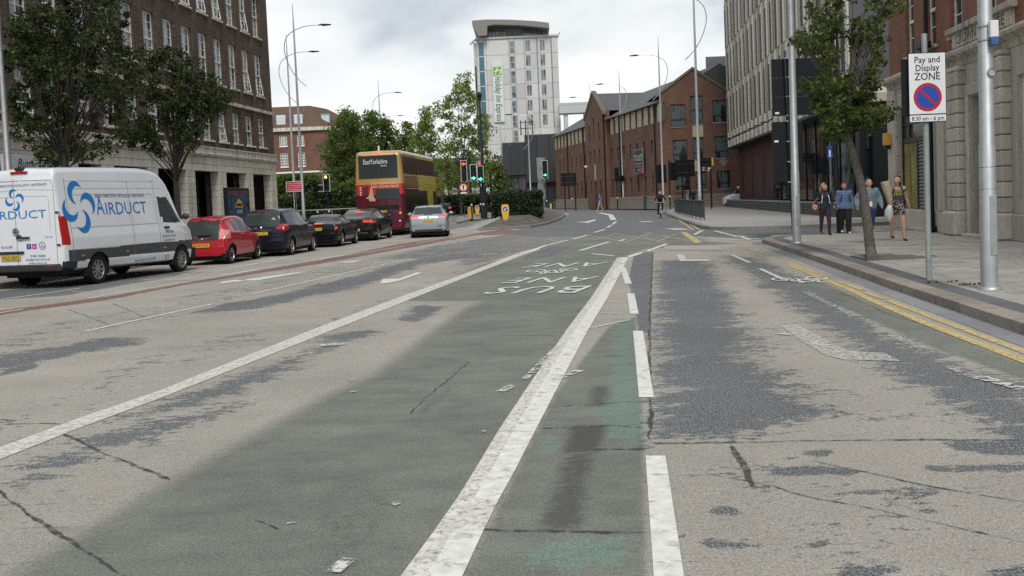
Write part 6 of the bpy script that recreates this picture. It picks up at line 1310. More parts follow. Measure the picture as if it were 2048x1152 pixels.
# white van parked by the brick offices
W0 = .95
def wv_cls(x, y, z, n, sg):
    ay = abs(y)
    if z < .45: return 'bumper0'
    if ay > .6 and 1.25 < z < 1.75 and 2.6 < x < 4.0 and sg in (4, 5, 6): return 'side_window' + ('1' if y > 0 else '2')
    if x > 3.6 and n[0] > .3 and 1.25 < z < 1.9 and ay < .8: return 'windscreen'
    return 'body0'
pw = Veh('parked_van', 'small white van parked beside the brick offices beyond the guard rail', 'van', Vector((24.7, 92.8, 0)), R_(-90),
         dict(L=4.8, W=1.9, r=.33, ra=.4, wheels=(.95, 3.9), zt=[(0, 1.8), (.05, 1.92), (.2, 1.97), (3.2, 1.98), (3.7, 1.8), (4.2, 1.25), (4.6, 1.05), (4.8, .75)], zb=flat(.28, 4.8), w=[(0, .9), (.1, .94), (4.2, .93), (4.8, .6)], wr=[(0, .8), (4.8, .7)], belt=[(0, 1.2), (4.8, 1.0)], cls=wv_cls, mats=[vw], partmats={'bumper': trim, 'side_window': car_glass, 'windscreen': car_glass}))
# ================================================================== STREET FURNITURE
def arc_pts(o, ux, pts): return [o + ux*a + Vector((0, 0, b_)) for a, b_ in pts]
# a street lamp: tapered mast running past a bow that carries the lantern; sd = direction of the lantern
def lamp(label, base, sd, group='bow armed street lamps', h=15., hc=13.1, hb=.0):
    t_ = thing('street_lamp', label, 'street lamp', base, 0, group)
    ux = (DT*sd).normalized()
    mb = MB(); mb.tube([(0, 0, 0), (0, 0, 1.9), (0, 0, 1.92), (0, 0, 6.2), (0, 0, hc), (0, 0, h)], [.11, .105, .095, .085, .055, .018], 12); mb.lathe([(.0, .0), (.16, 0), (.15, .03), (.11, .035)], 12); mb.build('mast', galv, t_, smooth=True)
    o = Vector((0, 0, 0))
    ctl = [(.62, hc-3.5), (0.05, hc-2.95), (-.42, hc-2.2), (-.72, hc-1.3), (-.70, hc-.6), (-.45, hc-.1), (0.05, hc+.22), (.7, hc+.42), (1.35, hc+.47), (1.75, hc+.44)]
    P = []
    for i in range(len(ctl)-1):
        p0, p1, p2, p3 = (Vector(ctl[max(i-1, 0)]), Vector(ctl[i]), Vector(ctl[i+1]), Vector(ctl[min(i+2, len(ctl)-1)]))
        for j in range(4): u = j/4; P.append(.5*((2*p1) + (p2-p0)*u + (2*p0-5*p1+4*p2-p3)*u*u + (3*p1-p0-3*p2+p3)*u**3))
    P.append(Vector(ctl[-1])); side = DS*.10
    MB().tube([side + ux*p.x + Vector((0, 0, p.y)) for p in P], .032, 6).build('bow_arm', galv, t_, smooth=True)
    mb = MB(); M = Matrix.Translation(side + ux*2.05 + Vector((0, 0, hc+.44))) @ Matrix.Rotation(math.atan2(ux.y, ux.x), 4, 'Z'); mb.add([(-.42, -.06, .03), (-.42, .06, .03), (-.1, .16, .06), (.45, .12, .02), (.45, -.12, .02), (-.1, -.16, .06), (-.1, .15, -.05), (.42, .10, -.03), (.42, -.10, -.03), (-.1, -.15, -.05)], [(0, 5, 2, 1), (5, 4, 3, 2), (6, 7, 8, 9), (2, 3, 7, 6), (3, 4, 8, 7), (4, 5, 9, 8), (0, 1, 2, 6), (0, 6, 9), (0, 9, 5)], 0, M); mb.build('lantern', black_metal, t_)
    mb = MB(); mb.bbox(-.05, .05, -.113, -.09, .45, 1.25, .01, 0, Matrix.Rotation(.2, 4, 'Z')); mb.build('inspection_door', galv_dull, t_)
    return t_
l1 = lamp('thick grey lamp mast at the right with a white box strapped to it', G(1979, 578, .12), -1)
cmx = MB(); cmx.bbox(-.02, .09, -.19, -.115, 3.30, 3.52, .01); cmx.build('sensor_box', mat('box_white', (.7, .71, .72), .4, var=.03), l1); MB().bbox(-.015, .085, -.195, -.12, 3.20, 3.298, .01).build('sensor_lens', mat('lens_blue', (.04, .10, .28), .2, var=0), l1)
for z in (3.28, 3.46): MB().lathe([(.098, z), (.104, z), (.104, z+.02), (.098, z+.02)], 12).build('strap', galv_dull, l1)
mb = MB(); mb.lathe([(0, 0), (.04, 0), (.05, .012), (.05, -.02)], 14, 0, plane_M((.02, -.105, 2.86), (1, 0, 0), (0, 0, 1))); mb.build('round_badge', galv_dull, l1)
for z in (1.62, 1.33): MB().lathe([(.1035, z), (.1075, z+.004), (.1035, z+.009)], 14).build('band', black_metal, l1)
lamp('pale lamp mast standing in front of the big black sign boards', G(1594, 486, .12), -1)
def at_d(px, Y): r = ray(px, 400); return Vector((r.x/r.y*Y, Y, .1))
lamp('lamp mast behind the near end of the guard rail', at_d(1400, 61.5), -1)
lamp('lamp mast just behind the cyclist', at_d(1327, 87), -1)
lamp('lamp mast in front of the middle of the brick offices', at_d(1247, 108), -1)
lamp('farthest lamp mast along the brick offices, with a white camera', at_d(1188, 121), -1)
lamp('taller of the two lamps at the corner of the brown office block', at_d(606, 66.6), 1)
lamp('shorter of the two lamps at the corner of the brown office block', at_d(590, 77.6), 1)
lamp('lamp rising behind the bus roof from the dark trees', at_d(768, 108), 1)
lamp('distant lamp whose lantern just clears the dark trees behind the bus', at_d(779, 136), 1, h=14)
lamp('grey lamp mast behind the roof of the white van', at_d(21, 29.5), 1)
lamp('thin lamp mast left of the dark block behind the hedge', at_d(1007, 150), -1, h=14.2, hc=12.4)
lamp('lamp mast in front of the dark block below the hotel', at_d(1062, 112), -1, h=12.2, hc=10.6)
mb = MB(); M = Matrix.Translation(at_d(1188, 121)); mb.tube([(0, 0, 5.2), (-.6, 0, 5.3)], .05, 6, 0, M); mb.bbox(-1.0, -.5, -.1, .1, 5.0, 5.25, .03, 0, M); cctv = mb.build('camera', white_paint); tag(cctv, 'small white traffic camera fixed to a far lamp mast', 'camera')
# tall black camera column on the refuge
bc = thing('camera_column', 'tall black camera column with a thick base between the traffic lights', 'column', G(969.5, 436.5, .12))
MB().tube([(0, 0, 0), (0, 0, 2.7), (0, 0, 2.75), (0, 0, 6), (0, 0, 10.1)], [.24, .24, .15, .12, .09], 14).build('mast', mat('column_black', (.012, .022, .028), .45, var=.1), bc, smooth=True); mb = MB(); mb.ball((0, 0, 10.45), (.2, .2, .28), 0, 10); mb.tube([(0, 0, 10.), (0, 0, 10.3)], .14, 10); mb.build('dome_camera', black_metal, bc, smooth=True); MB().tube([(0, 0, .0), (0, 0, .06)], .36, 14).build('base_flange', black_metal, bc)
# traffic signals -----------------------------------------------------------------
head_grey = mat('backing_grey', (.55, .56, .57), .5, var=.05)
def signal(name, label, base, heads, h_pole, heading=math.pi, group='traffic signals', pole_r=.055, back=False):
    t_ = thing(name, label, 'traffic light', base, 0, group)
    mb = MB(); mb.tube([(0, 0, 0), (0, 0, h_pole)], pole_r, 10); mb.build('pole', black_metal, t_, smooth=True); MB().lathe([(pole_r+.012, 1.15), (pole_r+.014, 1.16), (pole_r+.014, 1.27), (pole_r+.012, 1.28)], 10).build('reflective_band', white_paint, t_)
    for (dx, z0, w_, h_, lit, arrow, bord) in heads:
        b_ = MB().bbox(dx-w_/2, dx+w_/2, -.17, -.13, z0, z0+h_, .01).build('backing_board', black_metal, t_)
        MB().bbox(dx-.15, dx+.15, -.36, -.171, z0+.06, z0+h_-.06, .02).build('signal_head', black_metal, t_)
        n = 3; fac = -1
        if bord:
            e_ = .045; f = MB(); x0, x1, y0, y1 = dx-w_/2, dx+w_/2, -.178, -.168
            f.box(x0, x0+e_, y0, y1, z0, z0+h_); f.box(x1-e_, x1, y0, y1, z0, z0+h_); f.box(x0+e_, x1-e_, y0, y1, z0, z0+e_); f.box(x0+e_, x1-e_, y0, y1, z0+h_-e_, z0+h_); f.build('white_border', head_grey, b_)
        for i in range(3):
            zc = z0 + h_*(.82 - .32*i); r = .105; M = plane_M((dx, -.365, zc), (1, 0, 0), (0, 0, 1)); on = lit == i
            mb = MB(); mb.lathe([(0, .0), (r, .0), (r, -.01)], 16, 0, M)
            if on and arrow: mb = MB(); k = .16 if arrow != 'left' else -.16; mb.add([(dx+k, -.37, zc), (dx, -.37, zc+.15), (dx, -.37, zc+.06), (dx-k*.9, -.37, zc+.06), (dx-k*.9, -.37, zc-.06), (dx, -.37, zc-.06), (dx, -.37, zc-.15)], [tuple(range(7))])
            if on or not bord or True: mb.build('lens', (lit_red, lit_amber, lit_green)[i] if on else mat('lens_dark', (.02, .02, .02), .2, var=0), t_)
            hood = MB(); a_ = [(dx + r*1.15*math.cos(R_(q)), zc + r*1.15*math.sin(R_(q))) for q in range(-10, 191, 25)]
            for (xa, za), (xb, zb2) in zip(a_, a_[1:]): hood.quad((xa, -.36, za), (xb, -.36, zb2), (xb, -.54, zb2), (xa, -.54, za))
            hood.build('hood', black_metal, t_)
    return t_
ks_ = 79.5/F
gz = lambda py, px, Y: CAMH + (400 - .043*(px-1024) - py)*Y/F
# the cluster on the refuge
p = G(944.5, 440, .12); sY = p.y; X_ = lambda px: (px-944.5)*sY/F
signal('traffic_light', 'traffic light showing a red arrow, left of the tall black column', p, [(X_(932.5), gz(366.5, 932, sY), .5, 1.70, 0, 'left', True)], 4.7)
p2 = Vector((p.x + .95, p.y - .4, .12)); X2 = lambda px: (px-944.5)*sY/F - .95
signal('traffic_light', 'traffic light with a green arrow just left of the black column', p2, [(X2(951.5), gz(366, 951, sY), .54, 1.34, 2, 'up', True)], 3.9)
p3_ = Vector((p.x + 1.6, p.y - .9, .12)); X3 = lambda px: (px-944.5)*sY/F - 1.6
signal('traffic_light', 'traffic light with a green arrow overlapping the black column', p3_, [(X3(965.5), gz(367.5, 966, sY-.5), .52, 1.28, 2, 'up', True)], 3.7)
p4_ = Vector((p.x + .5, p.y + 8, .12)); signal('traffic_light', 'small far traffic light peeping out behind the two green ones', p4_, [(.05, gz(352, 946, sY+8), .5, 1.1, 0, None, True)], 4.6)
ns = thing('prohibition_sign', 'round red and white no turn sign hanging below the red arrow light', 'sign', (p.x + X_(930), sY-.2, gz(375, 930, sY)))
M = plane_M((0, 0, 0), (1, 0, 0), (0, 0, 1)); mb = MB(); mb.lathe([(0, .0), (.26, .0)], 20, 1, M); mb.lathe([(.25, .01), (.34, .01), (.34, -.02)], 20, 0, M); mb.build('disc', [mat('sign_red', (.55, .03, .04), .4, var=0), white_paint], ns); mb = MB(); mb.add([(-.05, -.016, -.2), (.04, -.016, -.2), (.04, -.016, .06), (.12, -.016, .06), (0, -.016, .2), (-.12, -.016, .06), (-.05, -.016, .06)], [tuple(range(7))]); mb.build('arrow', ink, ns); MB().bbox(-.03, .03, 0.02, .25, -.05, .05, .005).build('bracket', black_metal, ns); MB().box(-.24, .24, -.01, .01, -.5, -.38).build('plate', white_paint, ns)
pr_ = G(1094, 424.5, .12); signal('traffic_light', 'traffic light with a green right arrow at the end of the hedge', pr_, [(-.05, gz(359, 1093, pr_.y), .62, 1.88, 2, 'right', True)], 4.8)
# amber signal and red notice at the left, across the traffic
pl = at_d(657, 72); pl.z = .12; sY2 = 72; t_ = signal('traffic_light', 'amber lit traffic light with an L shaped white border above the dark roadster', pl, [(-.05 + (652-652)*sY2/F, gz(386.5, 652, sY2), .5, 1.25, 0, None, True)], 2.9, group='traffic signals')
for o in t_.children:
    if o.name.startswith('lens') and o.data.materials[0] == lit_red: o.data.materials[0] = lit_amber
mb = MB(); z0 = gz(386.5, 652, sY2); mb.bbox(-.98, -.31, -.17, -.13, z0, z0+.5, .01); o = mb.build('backing_board', black_metal, t_); f = MB(); f.box(-.98, -.93, -.178, -.168, z0, z0+.5); f.box(-.93, -.31, -.178, -.168, z0, z0+.045); f.box(-.93, -.31, -.178, -.168, z0+.455, z0+.5); f.build('white_border', head_grey, o)
for px, Y, lb in ((634, 72, 'dark signal seen from behind, left of the amber light'), (606, 70, 'black signal pole behind the red notice board')):
    b_ = at_d(px, Y); b_.z = .12; signal('traffic_light', lb, b_, [(0, 2.2, .42, 1.1, 9, None, False)], 3.4)
nb = thing('notice_sign', 'red rectangular notice with white writing on a black post', 'sign', at_d(590, 64) - Vector((0, 0, -.02))); zz = gz(387, 588, 64)
MB().tube([(0, .05, 0), (0, .05, zz+.5)], .045, 8).build('post', black_metal, nb); MB().bbox(-.5, .5, -.02, .02, zz, zz+.64, .01).build('panel', mat('notice_red', (.50, .03, .05), .4, var=.05), nb); mb = MB()
for j, tx in enumerate(('Left turning', 'vehicles give', 'way to cyclists', '& pedestrians')): put_text(mb, tx, plane_M((0, -.026, zz+.52-.135*j), (1, 0, 0), (0, 0, 1)), .135, width=.82)
mb.build('lettering', white_paint, nb); f = MB(); f.box(-.52, -.48, -.024, -.018, zz-.01, zz+.65); f.box(.48, .52, -.024, -.018, zz-.01, zz+.65); f.box(-.48, .48, -.024, -.018, zz-.01, zz+.02); f.box(-.48, .48, -.024, -.018, zz+.62, zz+.65); f.build('white_border', white_paint, nb)
# signals seen from behind across the junction, and sign backs
for px, Y, lb, hd in ((1340, 88, 'black signal backs on a pole beside the cyclist', [(-.75, 2.4, .95, 1.6, 9, None, False), (.35, 2.6, .8, 1.6, 9, None, False)]), (1235, 108, 'black signal with a side box in front of the long brick wall', [(0, 3.0, .5, 1.5, 9, None, False), (.5, 3.0, .5, .6, 9, None, False)])):
    b_ = at_d(px, Y); b_.z = .1; signal('traffic_light', lb, b_, hd, 4.4)
def sign_back(label, bx, Y, x0, x1, y0, y1, posts, rails=2, m=black_metal):
    b_ = at_d(bx, Y); b_.z = .1; t_ = thing('direction_sign', label, 'road sign', b_, 0, 'road signs seen from behind'); k = Y/F
    X_ = lambda px: (px-bx)*k; xm = (x0+x1)/2
    z0, z1 = gz(y1, xm, Y), gz(y0, xm, Y); a_, c_ = X_(x0), X_(x1)
    MB().bbox(a_, c_, .06, .09, z0, z1, .01).build('panel', m, t_)
    for i in range(rails): zz = z0 + (z1-z0)*(i+.5)/rails; MB().box(a_+.05, c_-.05, .02, .058, zz-.03, zz+.03).build('rail', mat('sign_rail', (.05, .052, .056), .5, var=.1), t_)
    for px in posts: MB().tube([(X_(px), 0, 0), (X_(px), 0, z1-.1)], .07 if Y > 40 else .06, 10).build('post', black_metal, t_)
    return t_
sign_back('pair of dark sign backs on a post left of the brick offices', 1132, 112, 1123, 1154, 348, 374, (1130, 1151))
sign_back('wide dark sign back behind the guard rail, above the seated pair', 1375, 92, 1352, 1392, 322, 356, (1366, 1380))
s_ = sign_back('dark blue sign back with a yellow edge right of the lamp mast', 1412, 80, 1397, 1427, 319, 336, (1405, )); MB().bbox((1426-1412)*80/F, (1429.5-1412)*80/F, .05, .1, gz(334, 1428, 80), gz(318.5, 1428, 80), .01).build('yellow_edge', mat('edge_yellow', (.65, .60, .10), .5, var=.05), s_)
s_ = sign_back('black post with a small white plate in front of the brick gable', 1422, 84, 1418, 1424, 338, 345, (1423, ), 1, white_paint)
s_ = sign_back('slim post with a red and white striped plate by the white van', 1455, 96, 1452, 1456, 339, 362, (1455, ), 1, mat('plate_pale', (.62, .60, .58), .5, var=.2, scale=4))
# the two big black boards at the right
Yb = 31.; bb = thing('large_sign', 'huge black back of a two part direction sign beside the leaning tree', 'road sign', at_d(1588, Yb) + Vector((0, 0, .02))); k = Yb/F; Xb = lambda px: (px-1588)*k
blk_m = mat('sign_back_black', (.010, .012, .018), .35, var=.15, scale=1.5)
def bz(py, px): return gz(py, px, Yb)
for (x0, x1, ya, yb_, n) in ((1551, 1683, 127, 240, 3), (1549, 1610, 251, 372, 3)):
    for j in range(n): z0 = bz(yb_, 1580) + (bz(ya, 1580)-bz(yb_, 1580))*j/n; z1 = bz(yb_, 1580) + (bz(ya, 1580)-bz(yb_, 1580))*(j+1)/n; MB().bbox(Xb(x0+.0*j), Xb(x1), .06, .10, z0+.004, z1-.004, .008).build('panel', blk_m, bb)
    for px in ((1581, 1668) if x1 > 1650 else (1581,)):
        for j in range(n+1): zc = bz(yb_, 1580) + (bz(ya, 1580)-bz(yb_, 1580))*j/n; MB().bbox(Xb(px)-.07, Xb(px)+.07, -.07, .055, zc-.018, zc+.018, .004).build('clip', galv, bb)
for px, m_ in ((1578, black_metal), (1668, black_metal)): MB().tube([(Xb(px)+.14, -.0, 0), (Xb(px)+.0, 0, bz(128, px))], .075, 12).build('post', blk_m, bb, smooth=True)
for px, py in ((1560, 235), (1557, 291)): MB().bbox(Xb(px-4), Xb(px+4), .04, .059, bz(py+2, px), bz(py-2, px), .003).build('label', white_paint, bb)
bs = thing('blue_sign', 'small blue sign with a white bar on the tall black post', 'sign', at_d(1659, Yb) + Vector((0, 0, .02))); MB().bbox(-.07, .07, -.14, -.12, bz(326, 1659), bz(301, 1659), .005).build('panel', mat('sign_blue_dark', (.02, .09, .36), .4, var=0), bs); MB().box(-.025, .025, -.146, -.141, bz(322, 1659), bz(309, 1659)).build('bar', white_paint, bs)
# pay and display sign
ps = thing('parking_sign', 'white Pay and Display ZONE sign on a grey post', 'sign', G(1858, 560, .12)); Yp = ps.location.y; k = Yp/F
MB().tube([(0, 0, 0), (0, 0, 3.62)], .042, 12).build('post', galv_dull, ps, smooth=True); MB().tube([(-.0, 0, 3.62), (0, 0, 3.64)], .044, 12).build('post_cap', galv, ps)
zP = lambda py: gz(py, 1853, Yp); x0, x1 = (1817.5-1853.5)*k, (1889.5-1853.5)*k; zt_, zb_ = zP(127), zP(262)
sw = mat('sign_face', (.80, .81, .82), .35, var=.02); MB().bbox(x0-.012, x1+.012, -.075, -.05, zb_-.0, zt_+.012, .006).build('backplate', black_metal, ps); zs = zP(247)
MB().bbox(x0, x1, -.082, -.0751, zs+.008, zt_, .003).build('panel', sw, ps); MB().bbox(x0, x1, -.082, -.0751, zb_+.008, zs-.008, .003).build('time_plate', sw, ps)
cxp = (x0+x1)/2; mb = MB()
for tx, py, h_, wd in (('Pay and', 140, .132, 50), ('Display', 156, .132, 47), ('ZONE', 173, .150, 51)): put_text(mb, tx, plane_M((cxp, -.0835, zP(py)), (1, 0, 0), (0, 0, 1)), h_, width=wd*k, offset=.0015)
mb.build('lettering', ink, ps); mb = MB(); put_text(mb, '8.30 am - 6 pm', plane_M((cxp, -.0835, zP(255)), (1, 0, 0), (0, 0, 1)), .085, width=64*k, offset=.001); mb.build('lettering', ink, ps)
M = plane_M((cxp, -.0830, zP(213)), (1, 0, 0), (0, 0, 1)); rr = 28*k; mb = MB(); mb.lathe([(0, 0), (rr*.80, 0)], 36, 0, M); mb.lathe([(rr*.79, .0008), (rr, .0008)], 36, 1, M); A_ = M @ Matrix.Rotation(R_(-45), 4, 'Z'); mb.add([(-rr*.85, -rr*.09, .0014), (rr*.85, -rr*.09, .0014), (rr*.85, rr*.09, .0014), (-rr*.85, rr*.09, .0014)], [(0, 1, 2, 3)], 1, A_); mb.build('no_waiting_roundel', [mat('roundel_blue', (.02, .07, .40), .35, var=0), mat('roundel_red', (.50, .015, .04), .35, var=0)], ps)
MB().bbox(x0-.09, x0+.02, -.03, .0, zP(249), zP(136), .006).build('second_sign_back', black_metal, ps)
# yellow keep left bollards
by = mat('bollard_yellow', (.72, .42, .03), .35, var=.04)
def bollard(label, base, face=0., blank=False, dark=False):
    t_ = thing('keep_left_bollard', label, 'bollard', base, face, 'yellow traffic island bollards')
    prof = [(0, .02), (.10, .05), (.17, .3), (.215, .62), (.225, .85), (.20, 1.0), (.15, 1.06), (0, 1.07)]
    L_ = [(-x, z) for x, z in prof[::-1]]; R2 = prof
    pts = [(x, z) for x, z in prof] + [(-x, z) for x, z in prof[::-1]]
    MB().prism([(x, -.06, z) for x, z in pts], (0, .12, 0)).build('shell', by if not dark else black_metal, t_); MB().prism([(x*1.07, -.045, z*1.0+.0) for x, z in pts], (0, .09, 0)).build('rim', black_metal, t_)
    if dark: MB().prism([(x*.45, -.07, .15+z*.75) for x, z in pts], (0, .01, 0)).build('yellow_strip', by, t_); return t_
    if not blank:
        M = plane_M((0, -.063, .78), (1, 0, 0), (0, 0, 1)); mb = MB(); mb.lathe([(0, .0), (.15, .0)], 20, 0, M); mb.lathe([(.15, .001), (.168, .001)], 20, 1, M); A_ = M @ Matrix.Rotation(R_(-135), 4, 'Z'); mb.add([(-.10, -.022, .002), (.02, -.022, .002), (.02, -.07, .002), (.12, 0, .002), (.02, .07, .002), (.02, .022, .002), (-.10, .022, .002)], [tuple(range(7))], 1, A_); mb.build('keep_left_roundel', [mat('roundel_blue', ()), white_paint], t_)
    else: MB().box(-.08, .08, -.066, -.06, .7, .9).build('grey_panel', galv, t_)
    MB().tube([(0, 0, -.02), (0, 0, .06)], .13, 10).build('base', black_metal, t_)
    return t_
bollard('yellow keep left bollard standing on the paved slope before the hedge', Vector((-.28, 58.0, .28)))
bollard('yellow bollard seen from behind at the front of the refuge', G(941.5, 439.5, .12), 0, True)
bollard('small yellow keep left bollard farther back on the refuge', G(955, 431, .12))
bollard('black edged bollard with a yellow strip at the right end of the hedge', G(1102, 425, .12), 0, False, True)
# rails --------------------------------------------------------------------------
def rail(name, label, pts, h, m, bars=.14, posts=None, group=None, mid=False):
    t_ = thing(name, label, 'railing', pts[0], 0, group); P = [Vector(p) - Vector(pts[0]) for p in pts]
    MB().tube([p + Vector((0, 0, h)) for p in P], .028, 6).build('top_rail', m, t_); MB().tube([p + Vector((0, 0, .12 if not mid else h*.5)) for p in P], .02, 6).build('bottom_rail', m, t_)
    tot = 0
    for a, b_ in zip(P, P[1:]):
        d = (b_-a).length; n = max(1, int(d/2.)) 
        for i in range(n+1): q_ = a.lerp(b_, i/n); MB().tube([q_, q_ + Vector((0, 0, h+.03))], .03, 6).build('post', m, t_)
        if bars:
            mb = MB(); k = int(d/bars)
            for i in range(1, k): q_ = a.lerp(b_, i/k); mb.tube([q_ + Vector((0, 0, .12)), q_ + Vector((0, 0, h))], .011, 4, cap=False)
            o = mb.build('infill_bars', m, t_); tag(o, kind='stuff')
    return t_
rg = mat('rail_grey', (.07, .075, .078), .5, .3, var=.15)
rail('guard_rail', 'grey pedestrian guard rail curving round the far kerb corner beside the cyclist', [G(1409, 440.5, .12), Vector((10.4, 57, .12)), Vector((11.6, 68, .12)), Vector((12.9, 78, .12))], 1.0, rg, .12)
rail('guard_rail', 'long open rail along the far kerb in front of the brick offices', [Vector((14.6, 100.2, .12)), Vector((13.1, 106.5, .12)), Vector((11.4, 115, .12)), Vector((10.2, 122, .12))], 1.0, rg, 0, mid=True)
rail('guard_rail', 'short rail behind the traffic lights on the refuge', [Vector((-4.2, 92, .12)), Vector((-2.6, 92, .12)), Vector((-1.2, 91, .12))], 1.0, rg, .2)
wr_ = mat('rail_white', (.5, .51, .51), .5, .2, var=.1)
rail('barrier_rail', 'pale barrier rail running behind the queueing cars on the left', [Vector((-17.2, 67, .12)), Vector((-12.5, 70, .12)), Vector((-9.6, 76, .12))], 1.35, wr_, 0, mid=True)
rail('barrier_rail', 'pale barrier rail in the shade to the left of the bus', [Vector((-12.2, 80, .12)), Vector((-8.6, 84, .12))], 1.1, wr_, .3)
# advertising panel
ad = thing('poster_panel', 'free standing illuminated poster panel with a dark blue and gold show poster', 'poster panel', S(46.9, -17.9, .12), ROTS); 
MB().bbox(-1.5, 1.5, -.02, .14, .55, 2.62, .02).build('case', black_metal, ad); MB().bbox(-1.1, 1.1, 0, .1, 0, .55, .02).build('plinth', black_metal, ad)
pm2 = bpy.data.materials.new('show_poster'); pm2.use_nodes = True; t = pm2.node_tree; b = t.nodes['Principled BSDF']; co = N(t, 'ShaderNodeTexCoord'); rp = N(t, 'ShaderNodeValToRGB'); L(t, noise(t, co, 2.6, 7., .7), rp.inputs[0]); cr_ = rp.color_ramp
cr_.elements[0].position = .36; cr_.elements[0].color = (.006, .01, .014, 1); cr_.elements[1].position = .70; cr_.elements[1].color = (.10, .30, .38, 1)
for p_, c_ in ((.47, (.012, .02, .05, 1)), (.55, (.02, .10, .26, 1)), (.61, (.03, .05, .06, 1))): x = cr_.elements.new(p_); x.color = c_
L(t, rp.outputs[0], b.inputs['Base Color']); b.inputs['Roughness'].default_value = .25
MB().quad((-1.36, -.024, .66), (1.36, -.024, .66), (1.36, -.024, 2.48), (-1.36, -.024, 2.48)).build('poster', pm2, ad); MB().box(-1.3, 1.3, -.03, -.025, 2.34, 2.44).build('red_strip', mat('strip_red', (.16, .02, .03), .4, var=.1), ad)
gd = mat('poster_gold', (.55, .36, .05), .4, var=.3, scale=9); mb = MB(); put_text(mb, 'SHOWTIME', plane_M((.05, -.030, 1.92), (1, 0, 0), (0, 0, 1)), .34, width=1.35) if False else None
mb = MB(); mb.add([(-.5, -.028, 1.66), (.6, -.028, 1.66), (.42, -.028, 1.92), (.06, -.028, 2.10), (-.32, -.028, 1.92)], [(0, 1, 2, 3, 4)]); mb.add([(-.36, -.0285, 1.72), (.46, -.0285, 1.72), (.36, -.0285, 1.86), (-.26, -.0285, 1.86)], [(0, 1, 2, 3)], 1); mb.build('gold_crest', [gd, ink], ad)
mb = MB(); put_text(mb, 'LIVE', plane_M((.05, -.031, 1.46), (1, 0, 0), (0, 0, 1)), .24, width=.7); mb.build('lettering', white_paint, ad); mb = MB(); put_text(mb, 'NOW', plane_M((.55, -.031, .80), (1, 0, 0), (0, 0, 1)), .3, width=.8); mb.build('lettering', white_paint, ad)
# bins and small cabinets by the far rail
for x_, y_, lb in ((14.1, 99.5, 'dark green litter bin behind the cyclist'), (5.2, 128, 'teal utility cabinet beyond the end of the hedge')):
    t_ = thing('street_cabinet', lb, 'cabinet', (x_, y_, .1)); MB().bbox(-.7, .7, -.4, .4, 0, 1.15, .03).build('case', mat('cabinet_green', (.02, .06, .055), .5, var=.1), t_); MB().bbox(-.74, .74, -.44, .44, 1.151, 1.22, .02).build('lid', black_metal, t_)
# ================================================================== TREES AND HEDGES
bark = mat('bark', (.050, .044, .038), .9, var=.35, scale=14, bump=.8, bscale=30); bark_l = mat('bark_grey', (.115, .105, .088), .9, var=.4, scale=16, bump=1., bscale=40)
L_dark = leafmat('leaf_dark', (.012, .021, .007), (.066, .088, .024), .28); L_mid = leafmat('leaf_mid', (.03, .06, .012), (.16, .22, .045), .45); L_lime = leafmat('leaf_poplar', (.06, .10, .014), (.24, .30, .05), .45); L_right = leafmat('leaf_right', (.028, .048, .012), (.14, .185, .05), .4); L_hedge = leafmat('leaf_hedge', (.008, .017, .006), (.035, .06, .016), .15)
def in_poly(poly, n, r):
    poly = np.asarray(poly, float); lo_, hi_ = poly.min(0), poly.max(0); out = []
    while len(out) < n:
        p = lo_ + r.random((n*2, 2))*(hi_-lo_); k = sdf(poly, p) > 0; out += list(p[k])
    return np.array(out[:n])
def leaves(cent, rad, n, size, r, up=.4):
    c = np.repeat(cent, n, 0); m = len(c); d = r.normal(size=(m, 3)); d /= np.linalg.norm(d, axis=1, keepdims=True); rr = np.repeat(rad, n)*r.random(m)**.45
    p = c + d*rr[:, None]*np.array([1, 1, .85])
    nrm = r.normal(size=(m, 3)); nrm[:, 2] += up; nrm /= np.linalg.norm(nrm, axis=1, keepdims=True)
    a = np.cross(nrm, r.normal(size=(m, 3))); a /= np.linalg.norm(a, axis=1, keepdims=True)+1e-9; b_ = np.cross(nrm, a)
    s = size*(.6 + .8*r.random(m))[:, None]; v = np.stack([p - a*s*.75, p + b_*s*.42 + nrm*s*.1, p + a*s*.75, p - b_*s*.42 + nrm*s*.1], 1).reshape(-1, 3)
    return v, np.arange(m*4).reshape(-1, 4)
